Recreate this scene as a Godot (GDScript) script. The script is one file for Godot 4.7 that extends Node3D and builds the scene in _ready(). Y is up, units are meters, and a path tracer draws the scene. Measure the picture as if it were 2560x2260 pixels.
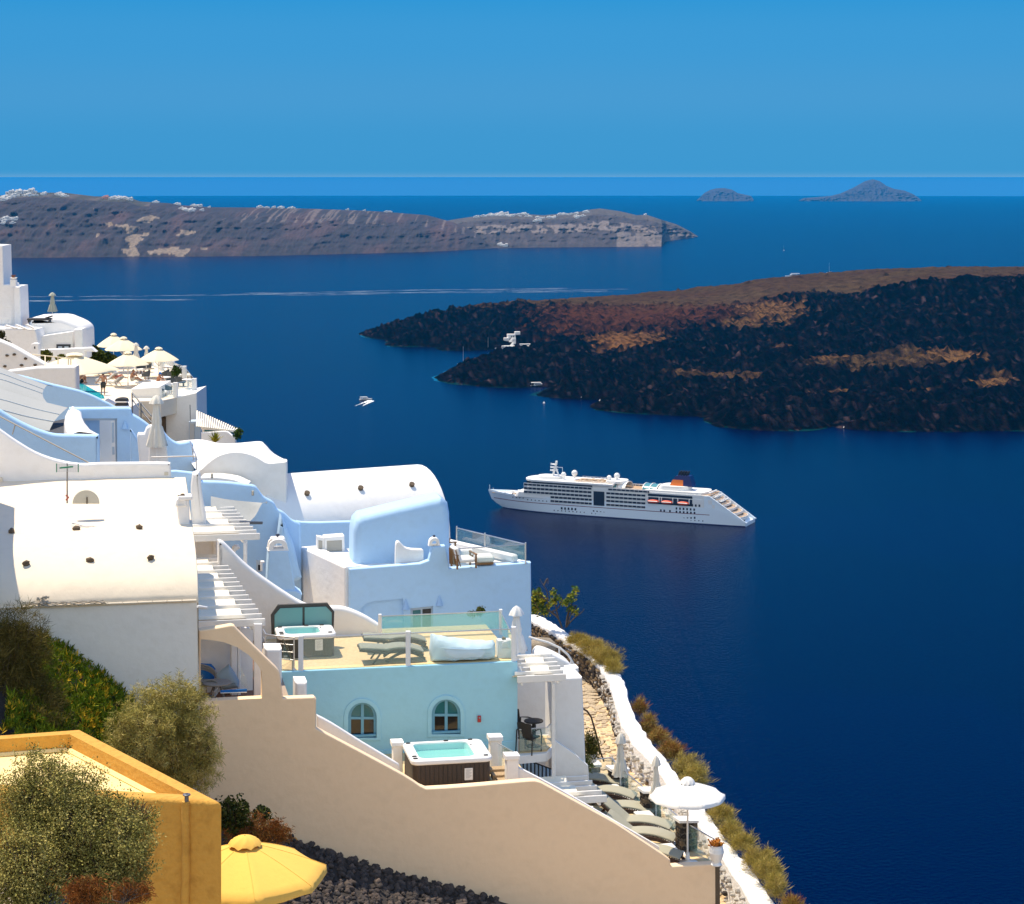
extends Node3D
# View: from a village on a caldera rim, 249 m above the sea. Units metres, y up, -z away from the camera.
const F := 5200.0        # focal length of the photograph in its own pixels
const CU := 1280.0
const CV := 443.0        # row of eye level in the photograph
const EYE := 249.0
const EARTH := 6371000.0

var rng := RandomNumberGenerator.new()
var M := {}              # materials
var taken := {}

# ---------------------------------------------------------------- survey: from a sighted direction to a place
func at_depth(u: float, v: float, z: float) -> Vector3:
	return Vector3((u - CU) / F * z, EYE - (v - CV) / F * z, -z)
func at_level(u: float, v: float, drop: float) -> Vector3:          # where that direction meets a level "drop" metres under eye level
	return at_depth(u, v, F * drop / (v - CV))
func sea_at(u: float, v: float) -> Vector3:                          # where it meets the curved sea
	var k := (v - CV) / F
	var q := k * k - 2.0 * EYE / EARTH
	var z := (k - sqrt(max(q, 0.0))) * EARTH
	return at_depth(u, v, z)
func sea_y(x: float, z: float) -> float:
	return -(x * x + z * z) / (2.0 * EARTH)
func wall_frame(u: float, v: float, z: float, yaw_deg: float) -> Transform3D:   # upright frame: x along the wall, y up, z out of its face
	var a := deg_to_rad(yaw_deg)
	return Transform3D(Basis(Vector3(cos(a), 0, -sin(a)), Vector3.UP, Vector3(sin(a), 0, cos(a))), at_depth(u, v, z))
func flat_frame(o: Vector3, yaw_deg: float) -> Transform3D:           # lying frame: x right, y away, z up
	var a := deg_to_rad(yaw_deg)
	return Transform3D(Basis(Vector3(cos(a), 0, -sin(a)), Vector3(-sin(a), 0, -cos(a)), Vector3.UP), o)
func on(t: Transform3D, u: float, v: float) -> Vector2:               # a sighted direction on the plane z = 0 of a frame
	var d := Vector3((u - CU) / F, -(v - CV) / F, -1)
	var c := Vector3(0, EYE, 0)
	var k := (t.origin - c).dot(t.basis.z) / d.dot(t.basis.z)
	var p := t.affine_inverse() * (c + d * k)
	return Vector2(p.x, p.y)
func ons(t: Transform3D, uv: Array) -> PackedVector2Array:
	var r := PackedVector2Array()
	for p in uv: r.append(on(t, p[0], p[1]))
	return r
func upright(o: Vector3, yaw_deg := 0.0) -> Transform3D:
	return Transform3D(Basis(Vector3.UP, deg_to_rad(yaw_deg)), o)

# ---------------------------------------------------------------- mesh builder (anticlockwise seen from outside, flipped on commit)
class Mb:
	var v := PackedVector3Array()
	var n := PackedVector3Array()
	var c := PackedColorArray()
	var ix := PackedInt32Array()
	var tint := Color.WHITE
	var use_c := false
	func tri(a: Vector3, b: Vector3, d: Vector3) -> void:
		var nn := (b - a).cross(d - a)
		if nn.length_squared() < 1e-16: return
		nn = nn.normalized()
		var k := v.size()
		v.append(a); v.append(b); v.append(d)
		n.append(nn); n.append(nn); n.append(nn)
		c.append(tint); c.append(tint); c.append(tint)
		ix.append(k); ix.append(k + 2); ix.append(k + 1)
	func quad(a: Vector3, b: Vector3, d: Vector3, e: Vector3) -> void:
		tri(a, b, d); tri(a, d, e)
	# rows of points; faces look along (next row - row) x (next point - point)
	func grid(rows: Array, closed := false, cols: Array = []) -> void:
		var w: int = rows[0].size()
		var h := rows.size()
		var k0 := v.size()
		for i in h:
			for j in w:
				v.append(rows[i][j]); n.append(Vector3.ZERO); c.append(tint if cols.is_empty() else cols[i][j])
		var jm := w if closed else w - 1
		for i in h - 1:
			for j in jm:
				var j2 := (j + 1) % w
				_t(k0 + i * w + j, k0 + (i + 1) * w + j, k0 + (i + 1) * w + j2)
				_t(k0 + i * w + j, k0 + (i + 1) * w + j2, k0 + i * w + j2)
		for k in range(k0, v.size()):
			n[k] = n[k].normalized() if n[k].length_squared() > 0 else Vector3.UP
	func _t(a: int, b: int, d: int) -> void:
		var nn := (v[b] - v[a]).cross(v[d] - v[a])
		n[a] += nn; n[b] += nn; n[d] += nn
		ix.append(a); ix.append(d); ix.append(b)
	func box(t: Transform3D, s: Vector3, bev := 0.0) -> void:            # centred at t
		var h := s * 0.5
		if bev <= 0.0:
			var p := []
			for i in 8: p.append(t * Vector3(h.x if i & 1 else -h.x, h.y if i & 2 else -h.y, h.z if i & 4 else -h.z))
			quad(p[4], p[5], p[7], p[6]); quad(p[1], p[0], p[2], p[3]); quad(p[5], p[1], p[3], p[7])
			quad(p[0], p[4], p[6], p[2]); quad(p[6], p[7], p[3], p[2]); quad(p[0], p[1], p[5], p[4])
			return
		var b: float = min(bev, min(h.x, min(h.y, h.z)) * 0.95)
		for ax in 3:
			for sg in [-1.0, 1.0]:
				var u := (ax + 1) % 3
				var w := (ax + 2) % 3
				var q := []
				for k in [[-1, -1], [1, -1], [1, 1], [-1, 1]]:
					var e := Vector3.ZERO
					e[ax] = h[ax] * sg; e[u] = (h[u] - b) * k[0]; e[w] = (h[w] - b) * k[1]
					q.append(t * e)
				if sg > 0: quad(q[0], q[1], q[2], q[3])
				else: quad(q[3], q[2], q[1], q[0])
		for ax in 3:                                                     # edges along ax
			var u := (ax + 1) % 3
			var w := (ax + 2) % 3
			for su in [-1.0, 1.0]:
				for sw in [-1.0, 1.0]:
					var q := []
					for k in [[0, -1], [0, 1], [1, 1], [1, -1]]:
						var e := Vector3.ZERO
						e[ax] = (h[ax] - b) * k[1]
						e[u] = su * (h[u] if k[0] == 0 else h[u] - b)
						e[w] = sw * (h[w] - b if k[0] == 0 else h[w])
						q.append(t * e)
					if su * sw > 0: quad(q[3], q[2], q[1], q[0])
					else: quad(q[0], q[1], q[2], q[3])
		for sx in [-1.0, 1.0]:
			for sy in [-1.0, 1.0]:
				for sz in [-1.0, 1.0]:
					var a := t * Vector3(sx * h.x, sy * (h.y - b), sz * (h.z - b))
					var d := t * Vector3(sx * (h.x - b), sy * h.y, sz * (h.z - b))
					var e := t * Vector3(sx * (h.x - b), sy * (h.y - b), sz * h.z)
					if sx * sy * sz > 0: tri(a, d, e)
					else: tri(a, e, d)
	func bar(a: Vector3, b: Vector3, w: float, h: float, bev := 0.0) -> void:   # box from a to b, w wide, h high
		var x := b - a
		var l := x.length()
		if l < 1e-5: return
		x /= l
		var up := Vector3.UP if abs(x.y) < 0.98 else Vector3(0, 0, 1)
		var zz := x.cross(up).normalized()
		var yy := zz.cross(x)
		box(Transform3D(Basis(x, yy, zz), (a + b) * 0.5), Vector3(l, h, w), bev)
	func tube(pts: Array, r0: float, r1: float, sides := 6, caps := true) -> void:
		var rows := []
		var prev := Vector3.ZERO
		for i in pts.size():
			var d: Vector3 = (pts[min(i + 1, pts.size() - 1)] - pts[max(i - 1, 0)]).normalized()
			var s := d.cross(Vector3.UP if abs(d.y) < 0.9 else Vector3.RIGHT) if prev == Vector3.ZERO else prev - d * prev.dot(d)
			s = s.normalized(); prev = s
			var e := d.cross(s)
			var r: float = lerp(r0, r1, float(i) / max(pts.size() - 1, 1))
			var row := []
			for k in sides:
				var a := -TAU * k / sides
				row.append(pts[i] + (s * cos(a) + e * sin(a)) * r)
			rows.append(row)
		grid(rows, true)
		if caps:
			for k in range(1, sides - 1):
				tri(rows[0][0], rows[0][k], rows[0][k + 1])
				var q: Array = rows[-1]
				tri(q[0], q[k + 1], q[k])
	func lathe(t: Transform3D, prof: Array, seg := 16, sx := 1.0, sz := 1.0) -> void:   # prof: [radius, height] from bottom to top
		var rows := []
		for p in prof:
			var row := []
			for k in seg:
				var a := -TAU * k / seg
				row.append(t * Vector3(cos(a) * p[0] * sx, p[1], sin(a) * p[0] * sz))
			rows.append(row)
		rows.reverse()
		for r in rows: r.reverse()
		grid(rows, true)
	func cap(t: Transform3D, poly: PackedVector2Array, z: float, up := true, shape := PackedVector2Array()) -> void:   # shape: same points moved, when poly itself only gives the triangles
		var q := poly
		var at := shape if shape.size() == poly.size() else poly
		if Geometry2D.is_polygon_clockwise(q):
			q = q.duplicate(); q.reverse(); at = at.duplicate(); at.reverse()
		var k := Geometry2D.triangulate_polygon(q)
		for i in range(0, k.size(), 3):
			var a := t * Vector3(at[k[i]].x, at[k[i]].y, z)
			var b := t * Vector3(at[k[i + 1]].x, at[k[i + 1]].y, z)
			var d := t * Vector3(at[k[i + 2]].x, at[k[i + 2]].y, z)
			var fl := (q[k[i + 1]] - q[k[i]]).cross(q[k[i + 2]] - q[k[i]]) > 0
			if fl == up: tri(a, b, d)
			else: tri(a, d, b)
	func face_up() -> void:                                              # turn the whole sheet over if it faces down
		var s := 0.0
		for q in n: s += q.y
		if s >= 0.0: return
		for i in n.size(): n[i] = -n[i]
		for i in range(0, ix.size(), 3):
			var k := ix[i + 1]
			ix[i + 1] = ix[i + 2]; ix[i + 2] = k
	static func inset(q: PackedVector2Array, r: float) -> PackedVector2Array:   # anticlockwise polygon moved inward, same count
		var o := PackedVector2Array()
		var m := q.size()
		for i in m:
			var e0 := (q[i] - q[(i + m - 1) % m]).normalized()
			var e1 := (q[(i + 1) % m] - q[i]).normalized()
			var n0 := Vector2(-e0.y, e0.x)
			var n1 := Vector2(-e1.y, e1.x)
			var b := n0 + n1
			if b.length() < 0.2: b = n0
			b = b.normalized()
			o.append(q[i] + b * (r / max(b.dot(n0), 0.45)))
		return o
	# plate: polygon in the frame's xy plane, front face at z = 0, back at z = -depth, front edges rounded by r
	func qn(p: Array, q: Array) -> void:                                  # quad with its own corner normals
		var k := v.size()
		for i in 4:
			v.append(p[i]); n.append(q[i]); c.append(tint)
		for i in [0, 2, 1, 0, 3, 2]: ix.append(k + i)
	func plate(t: Transform3D, poly: PackedVector2Array, depth: float, r := 0.0, both := false, holes: Array = []) -> void:
		var q := PackedVector2Array()
		for i in poly.size(): if poly[i].distance_to(poly[(i + 1) % poly.size()]) > 0.004: q.append(poly[i])
		if Geometry2D.is_polygon_clockwise(q): q.reverse()
		var m := q.size()
		var en := []                                                     # outward normal of each edge
		for i in m:
			var e := (q[(i + 1) % m] - q[i]).normalized()
			en.append(Vector2(e.y, -e.x))
		var n0 := []                                                     # at the start and the end of each edge, softened on curves
		var n1 := []
		for i in m:
			var a: Vector2 = en[(i + m - 1) % m]
			var b: Vector2 = en[(i + 1) % m]
			n0.append((en[i] + a).normalized() if en[i].dot(a) > 0.72 else en[i])
			n1.append((en[i] + b).normalized() if en[i].dot(b) > 0.72 else en[i])
		var rings := []
		var steps := 1 if r <= 0.0 else 3 if r < 0.06 else 5
		for k in steps:
			var th: float = PI * 0.5 * k / maxf(steps - 1, 1)
			rings.append([r * (1.0 - sin(th)), -r * (1.0 - cos(th)), sin(th) if r > 0.0 else 1.0, cos(th) if r > 0.0 else 0.0])
		var bk := []
		for k in steps: bk.append([rings[steps - 1 - k][0], -depth - rings[steps - 1 - k][1], rings[steps - 1 - k][2], -rings[steps - 1 - k][3]] if both and r > 0.0 else [0.0, -depth, 1.0, 0.0])
		rings.append_array(bk if both and r > 0.0 else [[0.0, -depth, 1.0, 0.0]])
		var pts := []
		for g in rings: pts.append(inset(q, g[0]) if g[0] > 1e-6 else q)
		for i in rings.size() - 1:
			var ra: Array = rings[i]
			var rb: Array = rings[i + 1]
			for j in m:
				var j2 := (j + 1) % m
				var a: PackedVector2Array = pts[i]
				var b: PackedVector2Array = pts[i + 1]
				qn([t * Vector3(a[j].x, a[j].y, ra[1]), t * Vector3(b[j].x, b[j].y, rb[1]), t * Vector3(b[j2].x, b[j2].y, rb[1]), t * Vector3(a[j2].x, a[j2].y, ra[1])],
					[(t.basis * Vector3(n0[j].x * ra[2], n0[j].y * ra[2], ra[3])).normalized(), (t.basis * Vector3(n0[j].x * rb[2], n0[j].y * rb[2], rb[3])).normalized(), (t.basis * Vector3(n1[j].x * rb[2], n1[j].y * rb[2], rb[3])).normalized(), (t.basis * Vector3(n1[j].x * ra[2], n1[j].y * ra[2], ra[3])).normalized()])
		for side in 2:
			var pieces := [pts[0] if side == 0 else pts[-1]]
			for h in holes:
				var cx := 0.0
				for p in h: cx += p.x / h.size()
				var next := []
				for pc in pieces:
					for half in [PackedVector2Array([Vector2(-1e3, -1e3), Vector2(cx, -1e3), Vector2(cx, 1e3), Vector2(-1e3, 1e3)]), PackedVector2Array([Vector2(cx, -1e3), Vector2(1e3, -1e3), Vector2(1e3, 1e3), Vector2(cx, 1e3)])]:
						for g in Geometry2D.intersect_polygons(pc, half):
							for g2 in Geometry2D.clip_polygons(g, h): next.append(g2)
				pieces = next
			if holes.is_empty(): cap(t, q, 0.0 if side == 0 else -depth, side == 0, pieces[0])
			else:
				for pc in pieces: cap(t, pc, 0.0 if side == 0 else -depth, side == 0)
		for h in holes:
			var hh: PackedVector2Array = h
			if Geometry2D.is_polygon_clockwise(hh):
				hh = hh.duplicate(); hh.reverse()
			for j in hh.size():
				var j2 := (j + 1) % hh.size()
				quad(t * Vector3(hh[j].x, hh[j].y, 0), t * Vector3(hh[j2].x, hh[j2].y, 0), t * Vector3(hh[j2].x, hh[j2].y, -depth), t * Vector3(hh[j].x, hh[j].y, -depth))
	func mesh() -> ArrayMesh:
		var a := []
		a.resize(Mesh.ARRAY_MAX)
		a[Mesh.ARRAY_VERTEX] = v; a[Mesh.ARRAY_NORMAL] = n; a[Mesh.ARRAY_INDEX] = ix
		if use_c: a[Mesh.ARRAY_COLOR] = c
		var m := ArrayMesh.new()
		m.add_surface_from_arrays(Mesh.PRIMITIVE_TRIANGLES, a)
		return m

# ---------------------------------------------------------------- things and parts
func numbered(called: String) -> String:
	taken[called] = taken.get(called, 0) + 1
	return called if taken[called] == 1 else "%s_%03d" % [called, taken[called] - 1]
func thing(called: String, label: String, category: String, pos: Vector3, group := "", yaw_deg := 0.0) -> Node3D:
	var o := Node3D.new()
	o.name = numbered(called)
	add_child(o)
	o.position = pos; o.rotation.y = deg_to_rad(yaw_deg)
	o.set_meta("label", label); o.set_meta("category", category)
	if group: o.set_meta("group", group)
	return o
func part(called: String, mb, mat: Material, parent: Node3D, world := true, label := "") -> MeshInstance3D:   # a mesh in world axes (or the parent's own) as a part of parent
	var o := MeshInstance3D.new()
	o.name = called
	if mb is Mb and world:
		var inv := parent.global_transform.affine_inverse()
		for i in mb.v.size(): mb.v[i] = inv * mb.v[i]
		for i in mb.n.size(): mb.n[i] = inv.basis * mb.n[i]
	o.mesh = mb.mesh() if mb is Mb else mb
	o.material_override = mat
	parent.add_child(o, true)
	if label: o.set_meta("label", label)
	return o
func place(called: String, mesh: Mesh, mat: Material, parent: Node3D, local: Transform3D) -> MeshInstance3D:
	var o := part(called, mesh, mat, parent, false)
	o.transform = local
	return o
func structure(called: String, mb: Mb, mat: Material) -> MeshInstance3D:
	var o := MeshInstance3D.new()
	o.name = called
	o.mesh = mb.mesh(); o.material_override = mat
	o.set_meta("kind", "structure")
	add_child(o, true)
	return o
func copy(o: Node3D, label: String, pos: Vector3, yaw_deg: float) -> Node3D:
	var c: Node3D = o.duplicate()
	c.name = numbered(String(o.name))
	add_child(c)
	c.position = pos; c.rotation.y = deg_to_rad(yaw_deg)
	if label: c.set_meta("label", label)
	return c

# ---------------------------------------------------------------- materials
func noise_tex(freq: float, seed_n: int, size := 256, ramp: Array = [], octaves := 4, normal := 0.0, kind := FastNoiseLite.TYPE_SIMPLEX_SMOOTH) -> NoiseTexture2D:
	var f := FastNoiseLite.new()
	f.noise_type = kind; f.seed = seed_n; f.frequency = freq; f.fractal_octaves = octaves
	var t := NoiseTexture2D.new()
	t.width = size; t.height = size; t.seamless = true; t.noise = f
	t.generate_mipmaps = true
	if normal > 0.0:
		t.as_normal_map = true; t.bump_strength = normal
	if ramp.size():
		var g := Gradient.new()
		g.offsets = PackedFloat32Array(range(ramp.size()).map(func(i): return float(i) / (ramp.size() - 1)))
		g.colors = PackedColorArray(ramp)
		t.color_ramp = g
	return t
func mat(rgb: Color, rough := 0.9, metal := 0.0) -> StandardMaterial3D:   # rgb: linear base colour
	var m := StandardMaterial3D.new()
	m.albedo_color = rgb.linear_to_srgb()
	m.roughness = rough; m.metallic = metal
	return m
func textured(m: StandardMaterial3D, tex: Texture2D, normal: Texture2D, metres: float, nscale := 1.0) -> StandardMaterial3D:
	m.uv1_triplanar = true; m.uv1_world_triplanar = true
	m.uv1_scale = Vector3.ONE / metres
	if tex: m.albedo_texture = tex
	if normal:
		m.normal_enabled = true; m.normal_texture = normal; m.normal_scale = nscale
	return m
func vcol(m: StandardMaterial3D) -> StandardMaterial3D:
	m.vertex_color_use_as_albedo = true
	return m
func glass(tint: Color, alpha: float) -> StandardMaterial3D:
	var m := mat(tint, 0.02)
	m.albedo_color.a = alpha
	m.transparency = BaseMaterial3D.TRANSPARENCY_ALPHA
	return m
func lin(r: float, g: float, b: float) -> Color: return Color(r, g, b)

func _ready() -> void:
	rng.seed = 7
	var cam := Camera3D.new()
	cam.name = "camera"
	add_child(cam)
	cam.position = Vector3(0, EYE, 0)
	cam.projection = Camera3D.PROJECTION_FRUSTUM
	cam.keep_aspect = Camera3D.KEEP_HEIGHT
	cam.near = 1.0; cam.far = 200000.0
	cam.size = 2260.0 / F
	cam.frustum_offset = Vector2(0, -(1130.0 - CV) / F)
	cam.current = true
	var env := Environment.new()
	env.background_mode = Environment.BG_SKY
	var sky := Sky.new()
	var pano := PanoramaSkyMaterial.new()
	pano.panorama = sky_picture()
	pano.energy_multiplier = 1.0
	sky.sky_material = pano
	env.sky = sky
	env.ambient_light_source = Environment.AMBIENT_SOURCE_SKY
	env.tonemap_mode = Environment.TONE_MAPPER_LINEAR
	env.tonemap_exposure = 2.2
	env.sdfgi_enabled = true; env.ssao_enabled = true; env.ssil_enabled = true
	env.fog_enabled = FOG > 0.0
	env.fog_density = FOG
	env.fog_light_color = Color(0.04, 0.62, 0.92)
	var we := WorldEnvironment.new()
	we.name = "world_environment"
	we.environment = env
	add_child(we)
	var sun := DirectionalLight3D.new()
	sun.name = "sun"
	sun.light_energy = 0.9
	sun.light_color = Color(1.0, 0.93, 0.82)
	sun.light_angular_distance = 0.5
	sun.shadow_enabled = true
	add_child(sun)
	var el := deg_to_rad(66.0)
	var az := deg_to_rad(50.0)                     # to the left of the view
	sun.look_at_from_position(Vector3.ZERO, -Vector3(-sin(az) * cos(el), sin(el), -cos(az) * cos(el)), Vector3.UP)
	materials()
	near_materials()
	frames()
	sea()
	lava_island()
	far_coast()
	cruise_ship()
	small_boats()
	ground()
	terrace_house()
	stair_wall()
	deck_steps()
	alcove()
	vaulted_house()
	pergolas()
	upper_house()
	great_vault()
	blue_stair_court()
	left_court()
	house_on_the_rim()
	pool_terrace()
	deck_things()
	lower_terrace()
	cliff_path()
	yellow_house()
	plants()
	people()

const FOG := 0.000022

func sky_picture() -> ImageTexture:
	# clear blue ahead, unseen sky overhead, beside and behind paled to brighten shaded walls
	var w := 1024
	var h := 1024
	var im := Image.create(w, h, false, Image.FORMAT_RGBF)
	var ahead := [[-90.0, lin(0.022, 0.144, 0.290)], [0.0, lin(0.022, 0.144, 0.290)], [1.0, lin(0.023, 0.145, 0.291)], [2.2, lin(0.029, 0.150, 0.296)], [3.8, lin(0.022, 0.148, 0.305)], [6.0, lin(0.006, 0.135, 0.310)], [14.0, lin(0.0, 0.085, 0.29)], [30.0, lin(0.0, 0.075, 0.30)], [90.0, lin(0.09, 0.19, 0.40)]]
	var around := [[-90.0, lin(0.022, 0.144, 0.290)], [0.0, lin(0.43, 0.45, 0.46)], [15.0, lin(0.42, 0.45, 0.46)], [45.0, lin(0.30, 0.36, 0.44)], [90.0, lin(0.09, 0.19, 0.40)]]
	for y in h:
		var e := 90.0 - 180.0 * (y + 0.5) / h
		var cc := []
		for keys in [ahead, around]:
			for k in keys.size() - 1:
				if e >= keys[k][0] and e <= keys[k + 1][0]:
					cc.append(keys[k][1].lerp(keys[k + 1][1], smoothstep(0, 1, (e - keys[k][0]) / (keys[k + 1][0] - keys[k][0]))))
					break
		for x in w:
			var a := 360.0 * (x + 0.5) / w                          # degrees from straight ahead, which is column 0
			if a > 180.0: a = 360.0 - a
			im.set_pixel(x, y, cc[0].lerp(cc[1], smoothstep(60.0, 165.0, a)))
	return ImageTexture.create_from_image(im)

func materials() -> void:
	M.water = textured(mat(lin(0.0, 0.010, 0.055), 0.22), null, noise_tex(0.02, 3, 1024, [], 5, 6.0), 60.0, 0.55)
	M.water.vertex_color_use_as_albedo = true
	M.water.albedo_color = Color.WHITE
	M.water.metallic_specular = 0.14
	M.lava = vcol(textured(mat(Color.WHITE, 0.95), noise_tex(0.06, 11, 512, [Color(0.45, 0.45, 0.45), Color(1, 1, 1)], 5), noise_tex(0.05, 12, 512, [], 5, 12.0), 60.0, 1.0))
	M.lava.metallic_specular = 0.08
	M.rock = vcol(textured(mat(Color.WHITE, 0.95), noise_tex(0.03, 13, 512, [Color(0.6, 0.6, 0.6), Color(1, 1, 1)], 5), null, 300.0))
	M.far_white = mat(lin(0.78, 0.76, 0.72))
	M.far_pink = mat(lin(0.6, 0.3, 0.22))
	M.far_dark = mat(lin(0.05, 0.06, 0.08), 0.4)
	M.foam = mat(lin(0.75, 0.8, 0.82), 0.8)
	M.foam_thin = glass(lin(0.55, 0.68, 0.78), 0.45)
	M.foam_thin.roughness = 0.8
	M.hull = mat(lin(0.80, 0.88, 0.94), 0.35)
	M.ship_white = mat(lin(0.84, 0.83, 0.80), 0.5)
	M.ship_glass = mat(lin(0.012, 0.022, 0.045), 0.25)
	M.ship_teal = mat(lin(0.10, 0.28, 0.30), 0.2)
	M.ship_orange = mat(lin(0.85, 0.20, 0.02), 0.5)
	M.ship_navy = mat(lin(0.008, 0.012, 0.10), 0.4)
	M.ship_stripe = mat(lin(0.16, 0.015, 0.03), 0.5)
	M.ship_deck = mat(lin(0.45, 0.30, 0.17), 0.8)
	M.ship_red = mat(lin(0.75, 0.09, 0.03), 0.5)
	M.ship_black = mat(lin(0.02, 0.02, 0.025), 0.6)

# ================================================================ the sea and the far land
func fnl(freq: float, seed_n: int, oct := 4, kind := FastNoiseLite.TYPE_SIMPLEX_SMOOTH, fract := FastNoiseLite.FRACTAL_FBM) -> FastNoiseLite:
	var f := FastNoiseLite.new()
	f.noise_type = kind; f.seed = seed_n; f.frequency = freq; f.fractal_octaves = oct; f.fractal_type = fract
	return f

func sea() -> void:
	var mb := Mb.new()
	mb.use_c = true
	var nz := fnl(0.0011, 5, 4)
	var rings := []
	var cols := []
	var angs := []
	for i in 72: angs.append(lerp(-180.0, -24.0, i / 72.0))
	for i in 320: angs.append(lerp(-24.0, 24.0, i / 320.0))
	for i in 72: angs.append(lerp(24.0, 180.0, i / 72.0))
	var r := 120.0
	while r < 78000.0:
		var row := []
		var cr := []
		for a in angs:
			var x := sin(deg_to_rad(a)) * r
			var z := cos(deg_to_rad(a)) * r
			row.append(Vector3(x, sea_y(x, z), -z))
			var k := nz.get_noise_2d(x * 0.6, z) * 0.5 + 0.5
			cr.append(Color(0.0, 0.0012, 0.020) * (0.85 + 0.3 * k))
		rings.append(row); cols.append(cr)
		r *= 1.028
	rings.reverse(); cols.reverse()
	mb.grid(rings, true, cols)
	for i in mb.n.size(): mb.n[i] = -mb.n[i] if mb.n[i].y < 0 else mb.n[i]
	structure("sea", mb, M.water)
	# long streaks of old boat wake far out on the water
	var ww := Mb.new()
	var g := fnl(0.02, 8, 3)
	for line in [[40, 742, 1530, 727, 3.2], [40, 752, 480, 748, 1.8], [620, 733, 1420, 720, 2.2], [700, 738, 1560, 722, 1.6]]:
		for i in 320:
			var t := rng.randf()
			var u: float = lerp(float(line[0]), float(line[2]), t)
			var v: float = lerp(float(line[1]), float(line[3]), t) + sin(t * 9.0) * 1.0 + rng.randfn(0, 0.8)
			if g.get_noise_1d(u) < -0.25: continue
			var p := sea_at(u, v)
			var l := rng.randf_range(6, 26)
			var d := rng.randf_range(0.10, 0.30) * float(line[4])
			var y := 0.06
			ww.quad(p + Vector3(-l, y, d), p + Vector3(l, y, d * 0.6), p + Vector3(l * 0.7, y, -d), p + Vector3(-l * 0.8, y, -d * 0.7))
	var foam := MeshInstance3D.new()
	foam.name = "wake_foam"; foam.mesh = ww.mesh(); foam.material_override = M.foam_thin
	foam.set_meta("kind", "stuff"); foam.set_meta("label", "thin white streaks of boat wake across the open sea"); foam.set_meta("category", "foam")
	add_child(foam)

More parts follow.
